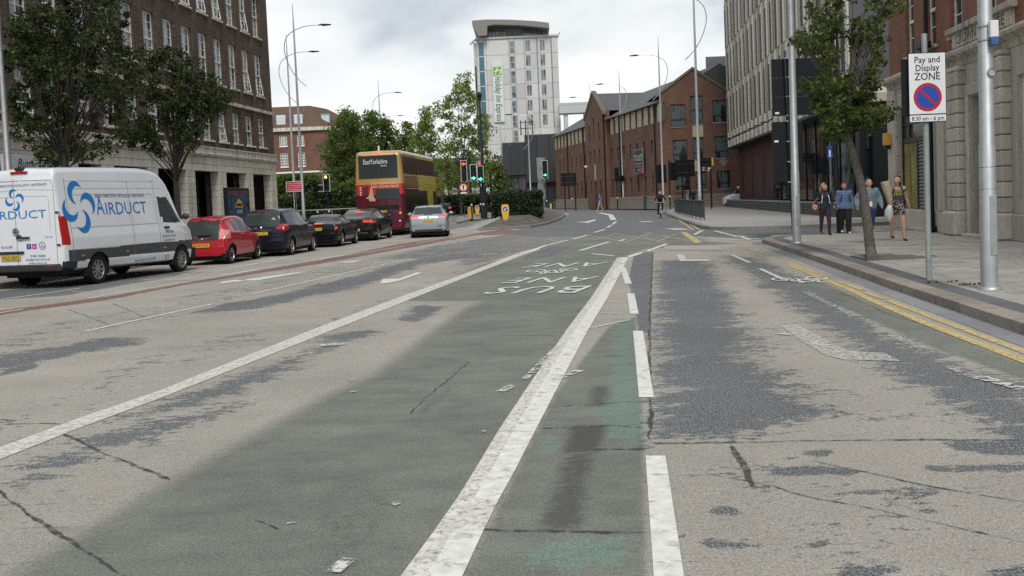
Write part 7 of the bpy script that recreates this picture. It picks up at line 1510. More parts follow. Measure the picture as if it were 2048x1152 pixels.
def tree(name, label, base, trunk, polys, Y, depth, leaf_m, size, per, rad, seed, limbs=40, fork=None, tr=.13, group=None, bark_m=None, lr=.035, spread=.5, up=.4):
    r = np.random.default_rng(seed); t_ = thing(name, label, 'tree', base, 0, group); B = Vector(base); cs = []; rs = []
    for poly, n in polys:
        for p in in_poly(poly, n, r): q = AT(p[0], p[1], Y + r.normal()*depth*.6); cs.append(q - B); rs.append(rad*(.45+1.1*r.random()))
    cs = np.array([tuple(c) for c in cs]); rs = np.array(rs)
    v, f = leaves(cs, rs, per, size, r, up); npmesh('crown', v, f, leaf_m, t_)
    mb = MB(); T = [Vector(p) - B for p in trunk]; n = len(T); mb.tube(T, [tr*(1 - .45*i/max(1, n-1)) for i in range(n)], 10)
    F_ = T[-1] if fork is None else Vector(fork) - B
    order = r.permutation(len(cs))[:limbs]
    for i in order:
        e = Vector(cs[i]); s0 = T[-1].lerp(T[-2], r.random()*1.1) if n > 1 else T[-1]; d = e - s0
        m1 = s0 + Vector((d.x*.25, d.y*.25, d.z*.45)) + Vector(r.normal(size=3)*.08*d.length*.4); m2 = s0 + Vector((d.x*.65, d.y*.65, d.z*.80)) + Vector(r.normal(size=3)*.06*d.length*.4)
        P = []
        for k in range(7): u = k/6; P.append((1-u)**3*s0 + 3*u*(1-u)**2*m1 + 3*u*u*(1-u)*m2 + u**3*e)
        mb.tube(P, [lr*(1-.8*k/6)*(.6+.8*r.random()*.5) for k in range(7)], 5, cap=False)
        if r.random() < spread:
            for _ in range(2):
                j = int(r.integers(3, 6)); e2 = P[j] + Vector((r.normal()*.5, r.normal()*.5, .4+.5*r.random()))*min(1.2, d.length*.25); mb.tube([P[j], (P[j]+e2)/2 + Vector((0, 0, .05)), e2], [lr*.35, lr*.22, lr*.08], 4, cap=False)
    mb.build('trunk', bark_m or bark, t_, smooth=True)
    return t_
b1 = AT(128, 470, 30.); b1.z = .12
tree('broadleaf_tree', 'large dark vase shaped tree rising behind the white van', b1, [b1, AT(126, 400, 30.), AT(128, 345, 30.), AT(132, 310, 30.)],
     [([(15, 60), (90, -30), (230, -60), (262, 40), (290, 110), (284, 170), (262, 215), (210, 200), (150, 150), (60, 140), (10, 110)], 270), ([(30, 110), (200, 150), (275, 200), (225, 290), (150, 262), (90, 270), (25, 220), (5, 150)], 85), ([(70, -160), (260, -160), (240, 0), (60, 0)], 70), ([(150, 262), (225, 290), (180, 325), (140, 315)], 16), ([(20, 180), (70, 260), (60, 300), (25, 280)], 14), ([(70, 290), (110, 300), (120, 330), (80, 325)], 10)],
     30., 1.5, L_dark, .080, 52, .26, 11, limbs=80, tr=.17, lr=.036, spread=.9)
b2 = AT(358, 460, 37.); b2.z = .12
tree('broadleaf_tree', 'smaller dark vase shaped tree before the stone shopfront, behind the red car', b2, [b2, AT(356, 420, 37.), AT(352, 370, 37.), AT(352, 335, 37.)],
     [([(285, 130), (310, 100), (355, 98), (385, 120), (425, 150), (440, 175), (400, 215), (330, 220), (290, 190)], 125), ([(400, 190), (440, 180), (462, 188), (450, 215), (420, 235), (395, 225)], 46), ([(290, 190), (430, 220), (420, 260), (370, 285), (300, 255), (275, 215)], 46), ([(240, 235), (290, 230), (320, 290), (330, 315), (280, 300), (240, 275)], 48), ([(340, 250), (400, 250), (390, 300), (345, 310)], 20)],
     37., 1.3, L_dark, .080, 52, .25, 12, limbs=64, tr=.13, lr=.030, spread=.9)
# the leaning street tree on the right
Yr = 20.6; tb = G(1746, 522, .115); tp = [tb, AT(1741, 500, Yr), AT(1735, 450, Yr), AT(1727, 390, Yr), AT(1714, 335, Yr), AT(1704, 300, Yr), AT(1694, 272, Yr), AT(1690, 250, Yr)]
rt = tree('street_tree', 'leaning rough barked street tree with sparse green leaves on the right pavement', tb, tp,
     [([(1640, 175), (1700, 150), (1735, 170), (1752, 200), (1735, 250), (1690, 272), (1650, 240), (1618, 215), (1625, 185)], 100), ([(1618, 10), (1660, -20), (1700, 0), (1690, 60), (1680, 120), (1660, 165), (1640, 150), (1625, 90)], 64), ([(1590, 75), (1625, 70), (1640, 95), (1600, 105)], 18), ([(1700, 30), (1760, -10), (1800, -10), (1815, 10), (1780, 22), (1740, 70), (1700, 110)], 30), ([(1720, 60), (1760, 55), (1770, 95), (1720, 130), (1700, 110)], 16), ([(1735, 120), (1770, 105), (1765, 160), (1735, 200), (1720, 160)], 16), ([(1715, 220), (1778, 215), (1785, 245), (1735, 258)], 24), ([(1600, 160), (1640, 158), (1650, 175), (1615, 182)], 10), ([(1650, -80), (1800, -90), (1790, -10), (1660, -10)], 40), ([(1640, 225), (1700, 260), (1670, 285), (1645, 262)], 12)],
     Yr, .8, L_right, .068, 30, .155, 13, limbs=70, tr=.115, bark_m=bark_l, lr=.026, spread=.9, up=.6)
for a, b_ in (([(1690, 255), (1680, 200), (1676, 120), (1672, 40), (1668, -60)], .048), ([(1698, 262), (1722, 190), (1740, 120), (1755, 70), (1790, 10)], .042), ([(1690, 250), (1660, 200), (1650, 110), (1640, 20), (1640, -60)], .042), ([(1684, 210), (1700, 150), (1705, 90), (1730, 40)], .035)):
    MB().tube([AT(x, y, Yr + .15*i) - tb for i, (x, y) in enumerate(a)], [b_*(1-.16*i) for i in range(len(a))], 8).build('limb', bark_l, rt, smooth=True)
# trees beyond the bus
def far_tree(label, px, Y, polys, m, size, per, rad, seed, top=None, limbs=24, tr=.16, depth=2.2, lr=.05):
    b_ = at_d(px, Y); tp_ = top or 300
    return tree('distant_tree', label, b_, [b_, AT(px, 400, Y), AT(px, 350, Y)], polys, Y, depth, m, size, per, rad, seed, limbs=limbs, tr=tr, lr=lr, group='trees beyond the bus')
far_tree('dark rounded tree to the left of the bus', 682, 98, [([(650, 290), (668, 245), (690, 222), (715, 240), (722, 300), (718, 380), (690, 400), (655, 370), (645, 330)], 190), ([(680, 228), (695, 222), (712, 232), (716, 250), (690, 250)], 14)], L_dark if False else L_mid, .18, 54, .72, 21)
far_tree('broad dark tree rising straight behind the bus roof', 745, 104, [([(712, 300), (722, 262), (735, 228), (760, 236), (780, 252), (800, 290), (802, 320), (770, 340), (715, 350)], 180), ([(730, 232), (748, 226), (760, 240), (740, 250)], 10), ([(768, 245), (782, 240), (780, 256), (766, 256)], 6), ([(660, 380), (720, 330), (725, 420), (670, 420)], 40)], L_mid, .18, 54, .72, 22)
far_tree('small cone shaped tree in the gap right of the bus roof', 811, 150, [([(800, 310), (803, 262), (812, 238), (820, 262), (824, 310), (822, 350), (800, 350)], 40)], L_mid, .35, 40, 1.1, 23, depth=1.5)
far_tree('light green poplar just right of the bus', 842, 118, [([(815, 330), (826, 262), (838, 236), (850, 222), (866, 240), (876, 300), (872, 385), (840, 390), (812, 380)], 190), ([(846, 224), (852, 212), (858, 226), (854, 240)], 7), ([(868, 215), (875, 205), (880, 222), (874, 240)], 7)], L_lime, .18, 40, .68, 24)
far_tree('tallest light green poplar, beside the black camera column', 922, 112, [([(872, 300), (880, 250), (890, 200), (905, 195), (918, 172), (945, 178), (955, 200), (975, 260), (980, 300), (970, 360), (930, 385), (880, 380)], 260), ([(908, 195), (912, 158), (920, 148), (926, 175), (924, 195)], 13), ([(930, 190), (932, 152), (938, 148), (944, 180), (942, 195)], 10), ([(884, 215), (890, 192), (900, 195), (896, 215)], 8), ([(960, 250), (972, 225), (982, 260), (975, 290)], 12)], L_lime, .17, 38, .58, 25, limbs=40)
far_tree('pale green poplar filling the gap behind the traffic lights', 897, 140, [([(868, 330), (885, 300), (940, 300), (975, 330), (985, 395), (950, 400), (872, 395)], 70)], L_lime, .2, 42, .9, 26)
far_tree('dark bushy tree at the foot of the hotel tower', 992, 150, [([(972, 345), (985, 315), (1000, 318), (1012, 350), (1016, 395), (975, 398)], 55), ([(1000, 350), (1012, 330), (1020, 350), (1018, 395)], 18)], L_mid, .34, 36, 1.1, 27)
far_tree('tree in shadow farther back between the bus and the mansard block', 700, 140, [([(640, 400), (660, 350), (740, 330), (760, 380), (740, 420), (650, 425)], 60), ([(690, 300), (730, 280), (800, 310), (800, 350), (700, 350)], 40)], L_mid, .34, 36, 1.2, 28)
# hedges and shrubs
def shrub(name, label, cat, base, boxes, m, size, per, rad, seed, core=True, dens=6.):
    r = np.random.default_rng(seed); t_ = thing(name, label, cat, base); cs = []
    for (x0, x1, y0, y1, z0, z1) in boxes:
        n = int(max(12, dens*((x1-x0)*(y1-y0) + 2*(z1-z0)*((x1-x0)+(y1-y0)))))
        for _ in range(n):
            p = np.array([x0+(x1-x0)*r.random(), y0+(y1-y0)*r.random(), z0+(z1-z0)*r.random()]); k = r.integers(0, 5)
            if k == 0: p[2] = z1 - r.random()*.15
            elif k == 1: p[1] = y0 + r.random()*.1
            elif k == 2: p[0] = x1 - r.random()*.1
            elif k == 3: p[0] = x0 + r.random()*.1
            cs.append(p)
    cs = np.array(cs); v, f = leaves(cs, np.full(len(cs), rad), per, size, r, .5); npmesh('foliage', v, f, m, t_)
    if core:
        mb = MB()
        for (x0, x1, y0, y1, z0, z1) in boxes: mb.bbox(x0+rad*.6, x1-rad*.6, y0+rad*.6, y1-rad*.6, z0, z1-rad*.7, .08)
        mb.build('stems', mat('hedge_core', (.012, .014, .008), .9, var=.2), t_)  # one solid dark block filling the inside of the leaves, no separate stems
    return t_
shrub('hedge', 'clipped dark hedge on top of the brick paved island', 'hedge', (0, 62, .58), [(-1.0, 1.95, 0, 3, 0, 1.42), (-.6, 2.0, 3, 10, 0, 1.45), (.0, 2.2, 10, 18, 0, 1.4), (.6, 2.4, 18, 27, 0, 1.35)], L_hedge, .085, 26, .22, 31, dens=16)
shrub('hedge', 'long low hedge behind the silver estate and traffic lights', 'hedge', (-9.5, 128, 0), [(-1, 8.5, 0, 2.5, 0, 2.2)], L_hedge, .2, 26, .5, 32, dens=8)
shrub('shrub_border', 'tangled dark shrubs behind the pale barrier rail at the left', 'shrubs', (-20.5, 88, 0), [(0, 3.2, 0, 3, 0, 2.6), (3, 6.2, .5, 3, 0, 3.1), (6, 9.5, 0, 3, 0, 2.4), (9.4, 12.5, 0, 3, 0, 2.8)], L_dark, .17, 24, .5, 33, dens=7)
shrub('shrub', 'tall green shrub below the mansard block, left of the red notice', 'shrubs', (-22.5, 96, 0), [(0, 3.6, 0, 2.5, 0, 4.6), (3.4, 7, .5, 3, 0, 3.8)], L_mid, .2, 24, .6, 34, dens=6)
shrub('shrub', 'dark green shrub patch between the amber light and the bus', 'shrubs', (-14.5, 92, 0), [(0, 2.6, 0, 2, 0, 3.9), (2.4, 4.4, 0, 2, 0, 3.0)], L_mid, .19, 24, .55, 35, dens=6)
wd = shrub('weeds', 'tuft of weeds at the foot of the thick lamp mast', 'weeds', G(1950, 569, .12), [(-.22, .08, -.03, .03, 0, .01)], L_mid, .022, 10, .025, 36, False, 60); wd2 = shrub('weeds', 'thin weeds growing by the parking sign post', 'weeds', G(1885, 565, .12), [(-.22, .22, -.04, .04, 0, .02)], L_mid, .018, 8, .02, 37, False, 60)
# ================================================================== PEOPLE
skin_m = mat('skin', (.50, .29, .21), .55, var=.06, scale=20); skin_d = mat('skin_tan', (.40, .215, .15), .55, var=.06, scale=20); eye_m = mat('eye_dark', (.02, .015, .012), .3, var=0); lip_m = mat('lips', (.34, .12, .10), .5, var=0)
def cap_geo(a, b_, ra, rb, sc=None, n=12):                       # tapered capsule a -> b
    a, b_ = Vector(a), Vector(b_); d = b_ - a; L_ = max(d.length, 1e-5); z = d/L_; x = z.orthogonal().normalized(); 
    if abs(z.z) > .6: x = (Vector((0, 1, 0)) - z*z.y).normalized()
    y = z.cross(x); rings = []
    for i in range(5): t_ = math.pi/2*(1 - i/4); rings.append((-ra*math.sin(t_), ra*math.cos(t_)))
    for i in range(1, 5): u = i/5; rings.append((L_*u, ra + (rb-ra)*u))
    for i in range(5): t_ = math.pi/2*i/4; rings.append((L_ + rb*math.sin(t_), rb*math.cos(t_)))
    sx, sy = sc or (1, 1); vs = [tuple(a + z*h + x*(r*sx*math.cos(2*math.pi*j/n)) + y*(r*sy*math.sin(2*math.pi*j/n))) for h, r in rings for j in range(n)]; k = len(rings)
    fs = [(i*n+j, i*n+(j+1) % n, (i+1)*n+(j+1) % n, (i+1)*n+j) for i in range(k-1) for j in range(n)]
    return vs, fs
def remeshed(name, geo, vox, mats, parent, smooth=5, assign=None):
    mb = MB()
    for g_ in geo: mb.add(*g_)
    o = mb.build('tmp', [], None); m = o.modifiers.new('r', 'REMESH'); m.mode = 'VOXEL'; m.voxel_size = vox; m2 = o.modifiers.new('s', 'SMOOTH'); m2.iterations = smooth; m2.factor = .5
    dg = bpy.context.evaluated_depsgraph_get(); me = bpy.data.meshes.new_from_object(o.evaluated_get(dg)); bpy.data.objects.remove(o); me.name = name
    me.materials.clear()
    for q in mats: me.materials.append(q)
    me.polygons.foreach_set('use_smooth', [True]*len(me.polygons))
    if assign: me.polygons.foreach_set('material_index', assign(np.array([p.center[:] for p in me.polygons])))
    return link(bpy.data.objects.new(name, me), parent)
def person(label, loc, rz, H, pose, cloth, hair, group=None, bulk=1., vox=.013, name='person', wide=1., hair_kind='tied', skin=None, look=0., detail=True, sleeves=True):
    """x forward, y left, z up, in body heights; pose gives the joints; cloth: materials for top, legs, shoes"""
    skin = skin or skin_m; t_ = thing(name, label, 'person', loc, rz, group); J = dict(pel=(0, 0, .535), wst=(0, 0, .61), chs=(0, 0, .725), nck=(0, 0, .825), hd=(.012, 0, .885), top=(.012, 0, .955),
        shL=(0, .105, .80), shR=(0, -.105, .80), hpL=(0, .052, .515), hpR=(0, -.052, .515)); J.update(pose); J = {k: Vector(v)*H for k, v in J.items()}; h = H*bulk; B = []
    def bone(a, b_, ra, rb, mi, sc=None): B.append((J[a], J[b_], ra*h, rb*h, mi, sc))
    SK, TP, LG, SH = 0, 1, 2, 3
    bone('pel', 'wst', .078*wide, .068*wide, cloth.get('pel', LG), (1.25, .85)); bone('wst', 'chs', .066*wide, .076*wide, TP, (1.22, .82)); bone('chs', 'nck', .078*wide, .034, TP, (1.15, .8)); bone('nck', 'hd', .030, .032, SK)
    for s in 'LR':
        bone('chs', 'sh'+s, .058*wide, .040*wide, TP); a_ = cloth.get('arm', TP); bone('sh'+s, 'el'+s, .034*wide, .026*wide, a_); bone('el'+s, 'wr'+s, .025*wide, .017, cloth.get('fore', a_)); 
        bone('pel', 'hp'+s, .065*wide, .062*wide, LG); bone('hp'+s, 'kn'+s, .060*wide, .040*wide*cloth.get('flare', 1), cloth.get('thigh', LG)); bone('kn'+s, 'an'+s, .038*wide*cloth.get('flare', 1), .026*cloth.get('flare2', 1), cloth.get('shin', LG))
        an = J['an'+s]; f = Vector(pose.get('toe'+s, (1, 0, -.25))).normalized(); J['hl'+s] = an + Vector((-.018*H, 0, -.016*H)); J['to'+s] = an + f*.105*H + Vector((0, 0, -.010*H))
        B.append((J['hl'+s], J['to'+s], .021*H, .019*H, SH, (1.1, .85)))
        w_ = J['wr'+s]; e_ = J['el'+s]; d = (w_ - e_).normalized(); d = (d + Vector(pose.get('hand'+s, (0, 0, 0)))).normalized(); sd = Vector((0, 1, 0)); sd = (sd - d*sd.dot(d)).normalized(); fw = d.cross(sd)
        J['pm'+s] = w_ + d*.045*H; B.append((w_, J['pm'+s], .013*H, .017*H, SK, (1.0, .6)))
        for k in range(4): q = w_ + d*.048*H + fw*(k-1.5)*.0088*H; e2 = q + d*(.034 - .004*abs(k-1.2))*H*.7 + sd*.004*H; B.append((q, e2, .0062*H, .0058*H, SK, None)); B.append((e2, e2 + d*.016*H + sd*(-.010 if s == 'L' else .010)*H, .0056*H, .0048*H, SK, None))
        q = w_ + d*.014*H + fw*.014*H; B.append((q, q + (d*.7+fw*.9).normalized()*.034*H, .0068*H, .0056*H, SK, None))
    R2 = Matrix.Rotation(look, 3, 'Z'); hc = J['hd'] + Vector((0, 0, .028*H)); R = lambda x, y, z: hc + R2 @ Vector((x, y, z))*H
    head = [(R(-.008, 0, .022), R(-.008, 0, .024), .056*H, .056*H, SK, (.88, 1.)), (R(.012, 0, -.03), R(.014, 0, -.006), .034*H, .044*H, SK, None), (R(.034, 0, -.042), R(.036, 0, -.040), .017*H, .017*H, SK, None), (R(.050, 0, .006), R(.058, 0, -.012), .0065*H, .010*H, SK, None), (R(0, .049, -.004), R(0, .049, .008), .009*H, .010*H, SK, None), (R(0, -.049, -.004), R(0, -.049, .008), .009*H, .010*H, SK, None)]
    B += head; arr = [(np.array(a), np.array(b_), (ra+rb)/2, mi) for a, b_, ra, rb, mi, _ in B]
    def assign(P):
        best = np.full(len(P), 1e9); out = np.zeros(len(P), 'i4')
        for a, b_, r, mi in arr:
            ab = b_-a; t2 = np.clip(((P-a)@ab)/max(ab@ab, 1e-9), 0, 1); dd = np.linalg.norm(P-(a+t2[:, None]*ab), axis=1) - r; k = dd < best; best[k] = dd[k]; out[k] = mi
        for fn in cloth.get('rules', []): out = fn(P/H, out)
        return out
    remeshed('body', [cap_geo(*b_[:4], b_[5]) for b_ in B], vox, [skin, cloth['top'], cloth['legs'], cloth['shoes']] + cloth.get('extra', []), t_, 4, assign)
    hg = [cap_geo(R(-.026, 0, .036), R(-.024, 0, .038), .057*H, .057*H, (.92, 1.02)), cap_geo(R(-.03, 0, .0), R(-.03, 0, .02), .044*H, .05*H)]
    if hair_kind == 'tied': hg += [cap_geo(R(-.075, 0, .02), R(-.10, 0, -.03), .022*H, .026*H), cap_geo(R(-.10, 0, -.03), R(-.085, .0, -.12), .026*H, .012*H)]
    elif hair_kind == 'long': hg += [cap_geo(R(-.02, .05, .0), R(-.02, .055, -.11), .022*H, .018*H), cap_geo(R(-.02, -.05, .0), R(-.02, -.055, -.11), .022*H, .018*H), cap_geo(R(-.05, 0, .0), R(-.06, 0, -.12), .04*H, .03*H)]
    elif hair_kind == 'bun': hg += [cap_geo(R(-.05, 0, .075), R(-.05, 0, .08), .026*H, .026*H)]
    remeshed('hair', hg, vox*1.1, [hair], t_, 2)
    if detail:
        for s in (-1, 1): MB().ball(tuple(R(.047, s*.019, .006)), (.004*H, .0075*H, .0045*H), 0, 6).build('eye', eye_m, t_); MB().tube([R(.046, s*.012, .019), R(.043, s*.03, .020)], .0022*H, 4).build('eyebrow', hair, t_)
        MB().tube([R(.047, -.014, -.030), R(.0505, 0, -.031), R(.047, .014, -.030)], .0036*H, 5).build('mouth', lip_m, t_)
    t_['_'] = 0; del t_['_']
    return t_, J, R
def walk(fl, bl, armL, armR, lean=0.):                            # fl: forward reach of the left foot, bl: of the right foot
    return dict(knL=(fl*.62+.02, .052, .285), anL=(fl, .050, .045 + max(0, -fl)*.25), knR=(bl*.62+.02, -.052, .285), anR=(bl, -.050, .045 + max(0, -bl)*.25), elL=armL[0], wrL=armL[1], elR=armR[0], wrR=armR[1])
navyj = mat('jacket_navy', (.014, .017, .030), .8, var=.15); maroon = mat('leggings_maroon', (.045, .014, .035), .8, var=.12); blk = mat('cloth_black', (.012, .012, .014), .85, var=.15); jeans = mat('jeans_blue', (.028, .055, .13), .85, var=.2, scale=25); denim = mat('denim_faded', (.15, .20, .235), .85, var=.3, scale=14, bump=.4); tank = mat('tank_grey', (.055, .06, .066), .85, var=.12); shoe_b = mat('shoe_black', (.013, .013, .014), .5, var=.1); shoe_w = mat('shoe_white', (.70, .70, .70), .5, var=.05)
blond = mat('hair_blond', (.36, .25, .12), .6, var=.35, scale=30); brown = mat('hair_brown', (.035, .020, .013), .5, var=.3, scale=30); dark_h = mat('hair_dark', (.012, .009, .008), .45, var=.2)
def pattern(name, kind):
    m = bpy.data.materials.new(name); m.use_nodes = True; t = m.node_tree; b = t.nodes['Principled BSDF']; b.inputs['Roughness'].default_value = .85; co = N(t, 'ShaderNodeTexCoord'); rp = N(t, 'ShaderNodeValToRGB'); rp.color_ramp.interpolation = 'CONSTANT'; e = rp.color_ramp.elements
    if kind == 'stripe':
        wv = N(t, 'ShaderNodeTexWave', bands_direction='Z', i_Scale=5., i_Distortion=.5); L(t, co.outputs['Object'], wv.inputs[0]); L(t, wv.outputs[0], rp.inputs[0]); e[0].color = (.05, .13, .28, 1); e[1].position = .55; e[1].color = (.30, .37, .46, 1); x = e.new(.78); x.color = (.38, .16, .20, 1); x = e.new(.9); x.color = (.06, .10, .2, 1)
    else:
        v = N(t, 'ShaderNodeTexNoise', i_Scale=16., i_Detail=2.); L(t, co.outputs['Object'], v.inputs[0]); L(t, v.outputs[0], rp.inputs[0]); e[0].color = (.02, .02, .022, 1); e[1].position = .51; e[1].color = (.50, .49, .46, 1); x = e.new(.58); x.color = (.02, .02, .022, 1)
    L(t, rp.outputs[0], b.inputs['Base Color']); return m
stripe = pattern('stripe_top', 'stripe'); leafp = pattern('shorts_pattern', 'leaf')
FACE = R_(-92); grp = 'women walking along the right pavement'
arm_d = lambda s: ((.0, s*.145, .66), (.03, s*.155, .535))
# 1: navy jacket, maroon leggings
w1, J, R = person('woman with blond hair in a navy jacket and maroon leggings, leftmost of the four', G(1651, 469.5, .12), FACE, 1.57, walk(.10, -.12, ((-.04, .14, .66), (.06, .15, .56)), ((-.02, -.15, .66), (.03, -.185, .545))), dict(top=navyj, legs=maroon, shoes=shoe_b, rules=[lambda P, o: np.where((o == 2) & (P[:, 2] > .50), 1, o)]), blond, grp, 1.04, look=R_(35))
for s in (1, -1): MB().tube([J['nck'] + Vector((.03, s*.07, -.03)), J['chs'] + Vector((.12, s*.105, -.02)), J['wst'] + Vector((.10, s*.12, .0))], .012, 5).build('white_stripe', white_paint, w1)
mb = MB(); [mb.tube([R(.035, s*.012, .075), R(.03, s*.045, .065)], .012, 5) for s in (1, -1)]; mb.build('sunglasses', eye_m, w1)
bag = thing('shoulder_bag', 'small orange bag at the hip of the woman in navy', 'bag', w1.location + Vector((-.30, -.02, .76)), 0); MB().bbox(-.085, .085, -.05, .05, 0, .17, .04).build('pouch', mat('bag_orange', (.52, .22, .12), .5, var=.1), bag); MB().tube([(-.06, 0, .16), (.02, 0, .30), (.12, 0, .36)], .008, 5).build('strap', mat('bag_orange', ()), bag)
# 2: striped top, wide black trousers
w2, J, R = person('woman in a blue striped top and wide black trousers', G(1690, 466.5, .12), FACE, 1.56, walk(.08, -.09, arm_d(1), arm_d(-1)), dict(top=stripe, legs=blk, shoes=shoe_w, flare=1.15, flare2=1.75, rules=[lambda P, o: np.where((o == 2) & (P[:, 2] > .485), 1, o)]), brown, grp, 1.05, wide=1.38, hair_kind='bun', skin=skin_d)
MB().tube([J['nck'] + Vector((.02, .09, .0)), J['chs'] + Vector((.15, .12, 0)), J['wst'] + Vector((.10, .16, 0))], .014, 5).build('bag_strap', blk, w2); MB().tube([J['nck'] + Vector((.02, -.09, .0)), J['chs'] + Vector((.15, -.12, 0)), J['wst'] + Vector((.10, -.16, 0))], .014, 5).build('bag_strap', blk, w2)
# 3: denim jacket, half hidden by the trunk
w3, J, R = person('dark haired woman in a faded denim jacket, half hidden by the leaning trunk', G(1740, 486, .12), FACE, 1.62, walk(-.14, .13, ((-.03, .17, .68), (.10, .155, .575)), ((-.05, -.17, .68), (.06, -.20, .575))), dict(top=white_paint, legs=jeans, shoes=shoe_b), dark_h, grp, 1.02, hair_kind='bun')
h = 1.62; jk = []
for a, b_, ra, rb, sc in (('wst', 'chs', .088, .094, (1.25, .85)), ('chs', 'nck', .092, .042, (1.2, .8)), ('shL', 'elL', .052, .052, None), ('shR', 'elR', .052, .052, None), ('elL', 'wrL', .050, .034, None), ('elR', 'wrR', .050, .034, None), ('chs', 'shL', .07, .056, None), ('chs', 'shR', .07, .056, None)): jk.append(cap_geo(J[a], J[b_], ra*h, rb*h, sc))
jk.append(cap_geo(J['pel'] + Vector((0, .03, .04)), J['wst'], .085*h, .085*h, (1.25, .8))); remeshed('denim_jacket', jk, .016, [denim], w3, 2); MB().bbox(.13, .15, -.035, .035, .56*h, .64*h, .01).build('shirt_hem', white_paint, w3)
# 4: tank top, patterned shorts, carrying things
def w4rules(P, o): o = np.where((o == 2) & (P[:, 2] < .395), 0, o); return np.where((o == 1) & (P[:, 2] > .78) & ((np.abs(P[:, 1]) < .045) & (P[:, 0] > 0) | (np.abs(P[:, 1]) > .082)), 0, o)
w4, J, R = person('woman with a ponytail in a grey vest and patterned shorts, carrying a wrapped bouquet', G(1796, 481, .12), FACE, 1.66, dict(walk(.13, -.13, ((-.04, .15, .655), (-.02, .185, .53)), ((.0, -.145, .66), (.12, -.155, .60)))), dict(top=tank, legs=leafp, shoes=shoe_b, arm=0, shin=0, rules=[w4rules]), dark_h, grp, 1.0, skin=skin_m, look=R_(-38))
bv = BVHTree.FromPolygons([v.co[:] for v in w4.children[0].data.vertices], [tuple(p.vertices) for p in w4.children[0].data.polygons]); ym = mat('print_yellow', (.68, .52, .04), .7, var=.05); mb = MB()
for tx, zz, sz, wd in (('I AM THE', .775, .075, .20), ('MAN', .735, .10, .20)):
    vs, fs = text_geo(tx, sz); xs = [v.x for v in vs]; k = wd/(max(xs)-min(xs)); c_ = (max(xs)+min(xs))/2; out = []
    for v in vs: y = (v.x-c_)*k; z = zz*1.66 - .04 + v.y; hh = bv.ray_cast(Vector((1, y, z)), Vector((-1, 0, 0))); out.append(Vector((hh[0].x+.004 if hh[0] else .14, y, z)))
    mb.add(out, fs)
mb.build('shirt_print', ym, w4); W4 = w4.matrix_basis if False else Matrix.Translation(w4.location) @ Matrix.Rotation(FACE, 4, 'Z')
for s in 'LR': MB().tube([J['hl'+s] + Vector((-.01, 0, -.028)), J['to'+s] + Vector((.02, 0, -.026))], .018, 6).build('shoe_sole', shoe_w, w4)
hp_ = W4 @ (J['wrR'] + Vector((.05, 0, 0)))
bq = thing('bouquet', 'tall paper wrapped bouquet carried by the woman in the grey vest', 'bouquet', hp_); pm3 = mat('wrap_paper', (.50, .42, .29), .7, var=.3, scale=16, bump=.5)
MB().tube([(0, 0, -.10), (-.04, -.03, .12), (-.10, -.05, .34), (-.14, -.05, .52)], [.05, .085, .11, .115], 10).build('wrapping', pm3, bq, smooth=True); mb = MB(); mb.tube([(.0, 0, -.1), (.01, 0, -.18)], .02, 6); mb.build('stems', mat('stem_tan', (.4, .25, .17), .7, var=.2), bq)
pb = thing('carrier_bag', 'white plastic carrier bag hanging from the same hand as the bouquet', 'bag', hp_ + Vector((-.05, -.02, -.48))); mb = MB(); mb.tube([(0, 0, 0), (-.01, 0, .10), (0, 0, .25), (.03, 0, .38), (.05, 0, .44)], [.05, .105, .105, .06, .015], 10); mb.build('bag', mat('bag_plastic', (.55, .58, .60), .35, var=.12, scale=14, bump=.6, bscale=18), pb, smooth=True)
# cyclist -----------------------------------------------------------------------
cb_ = G(1322, 437, 0); bz_ = R_(-97); bk_ = thing('bicycle', 'white bicycle ridden towards the camera beside the guard rail', 'bicycle', cb_, bz_, None); silver = mat('bike_white', (.6, .62, .64), .35, var=.05)
for x_ in (.0, -1.05):
    mb = MB(); M = Matrix.Translation((x_, 0, .34)) @ Matrix.Rotation(math.pi/2, 4, 'X'); mb.lathe([(.31, -.018), (.34, -.012), (.345, 0), (.34, .012), (.31, .018), (.305, 0), (.31, -.018)], 24, 0, M); o = mb.build('wheel', rubber, bk_, smooth=True); mb = MB()
    for k in range(12): mb.tube([(x_, 0, .34), (x_+.31*math.cos(k*math.pi/6), 0, .34+.31*math.sin(k*math.pi/6))], .003, 3, cap=False)
    mb.tube([(x_, -.05, .34), (x_, .05, .34)], .025, 8); mb.build('spokes', galv, o)
mb = MB()
for a, b_ in (((-.15, 0, .92), (-.22, 0, .72)), ((-.22, 0, .72), (-.62, 0, .30)), ((-.18, 0, .84), (-.72, 0, .82)), ((-.62, 0, .30), (-.76, 0, .95)), ((-.74, 0, .84), (-1.05, .05, .34)), ((-.74, 0, .84), (-1.05, -.05, .34)), ((-.62, 0, .30), (-1.05, .05, .34)), ((-.62, 0, .30), (-1.05, -.05, .34)), ((-.22, 0, .74), (0, .05, .34)), ((-.22, 0, .74), (0, -.05, .34))): mb.tube([a, b_], .018, 6)
mb.build('frame', silver, bk_); MB().tube([(-.22, -.33, 1.04), (-.16, -.2, 1.05), (-.13, 0, 1.0), (-.16, .2, 1.05), (-.22, .33, 1.04)], .014, 6).build('handlebar', galv, bk_); MB().bbox(-.88, -.64, -.08, .08, .94, 1.0, .03).build('saddle', trim, bk_)
mb = MB(); mb.tube([(-.62, -.09, .30), (-.62, -.09, .16), (-.62, -.17, .16)], .012, 6); mb.tube([(-.62, .09, .30), (-.62, .09, .44), (-.62, .17, .44)], .012, 6); mb.tube([(-.62, -.09, .3), (-.62, .09, .3)], .03, 8); mb.build('cranks', trim, bk_)
HB = 1.72; I = lambda x, y, z: (x/HB, y/HB, z/HB); off = .76
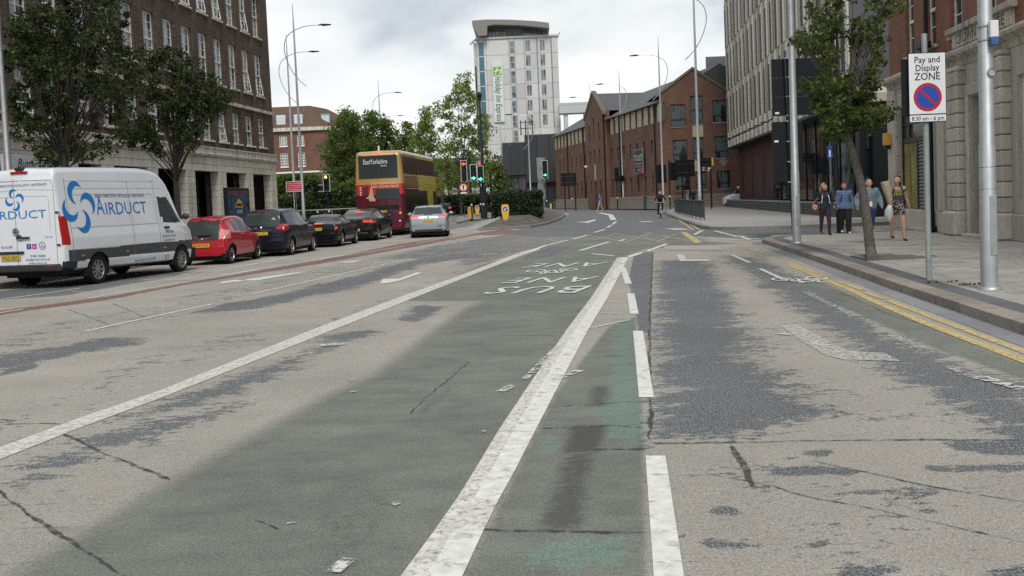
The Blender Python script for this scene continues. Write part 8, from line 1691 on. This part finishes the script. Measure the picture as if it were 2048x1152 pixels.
cyc, J, R = person('cyclist dressed in black with white shoes riding towards the camera', cb_ + Vector((math.cos(bz_)*-off, math.sin(bz_)*-off, 0)), bz_, HB,
    dict(pel=I(0, 0, 1.02), wst=I(.06, 0, 1.13), chs=I(.17, 0, 1.30), nck=I(.24, 0, 1.46), hd=I(.28, 0, 1.55), top=I(.28, 0, 1.7), shL=I(.20, .19, 1.42), shR=I(.20, -.19, 1.42), hpL=I(0, .10, .98), hpR=I(0, -.10, .98), knL=I(.34, .14, .82), knR=I(.22, -.13, .60), anL=I(.13, .14, .50), anR=I(.10, -.14, .22), elL=I(.33, .33, 1.2), elR=I(.33, -.33, 1.2), wrL=I(.51, .32, 1.08), wrR=I(.51, -.32, 1.08)),
    dict(top=blk, legs=blk, shoes=shoe_w), dark_h, None, 1.0, vox=.016, hair_kind='short', wide=1.1)
# far pedestrians
def far(label, p, H, top, legs, shoes, hair, rz, fl=.12, g_=None, pose=None, **kw): return person(label, p, rz, H, pose or walk(fl, -fl, ((-.03, .15, .66), (.02, .155, .54)), ((.03, -.15, .66), (.06, -.155, .54))), dict(top=top, legs=legs, shoes=shoes), hair, g_, vox=.022, hair_kind='short', detail=False, **kw)
bluet = mat('shirt_blue', (.10, .17, .45), .8, var=.1); tan = mat('trousers_tan', (.36, .33, .24), .8, var=.1); whit = mat('top_white', (.62, .62, .60), .8, var=.08); teal_c = mat('top_teal', (.18, .32, .34), .8, var=.1); pinkc = mat('top_pink', (.55, .42, .44), .8, var=.1)
px_ = at_d(1200, 104); px_.z = 0; far('pedestrian in a blue top and pale trousers crossing near the far kerb', px_, 1.78, bluet, tan, shoe_w, dark_h, R_(185), .16, wide=1.15)
px_ = at_d(1146, 132); px_.z = .1; far('distant pedestrian in a white top and black trousers left of the brick offices', px_, 1.65, whit, blk, shoe_b, brown, R_(90), .1)
sit = dict(knL=(.20, .06, .42), anL=(.22, .06, .21), knR=(.20, -.06, .42), anR=(.22, -.06, .21), elL=(.06, .14, .67), wrL=(.16, .10, .60), elR=(.06, -.14, .67), wrR=(.16, -.10, .60), pel=(0, 0, .50), hpL=(0, .052, .485), hpR=(0, -.052, .485))
px_ = at_d(1377, 93); px_.z = .12; far('person in a pale teal top beyond the guard rail', px_ + Vector((0, 0, 0)), 1.62, teal_c, pinkc, shoe_w, blond, R_(-60), .06)
px_ = at_d(1387, 94); px_.z = .12; far('person in black standing beside the lamp mast beyond the guard rail', px_, 1.75, blk, blk, shoe_w, brown, R_(-120), .05)
px_ = at_d(1392, 95.5)
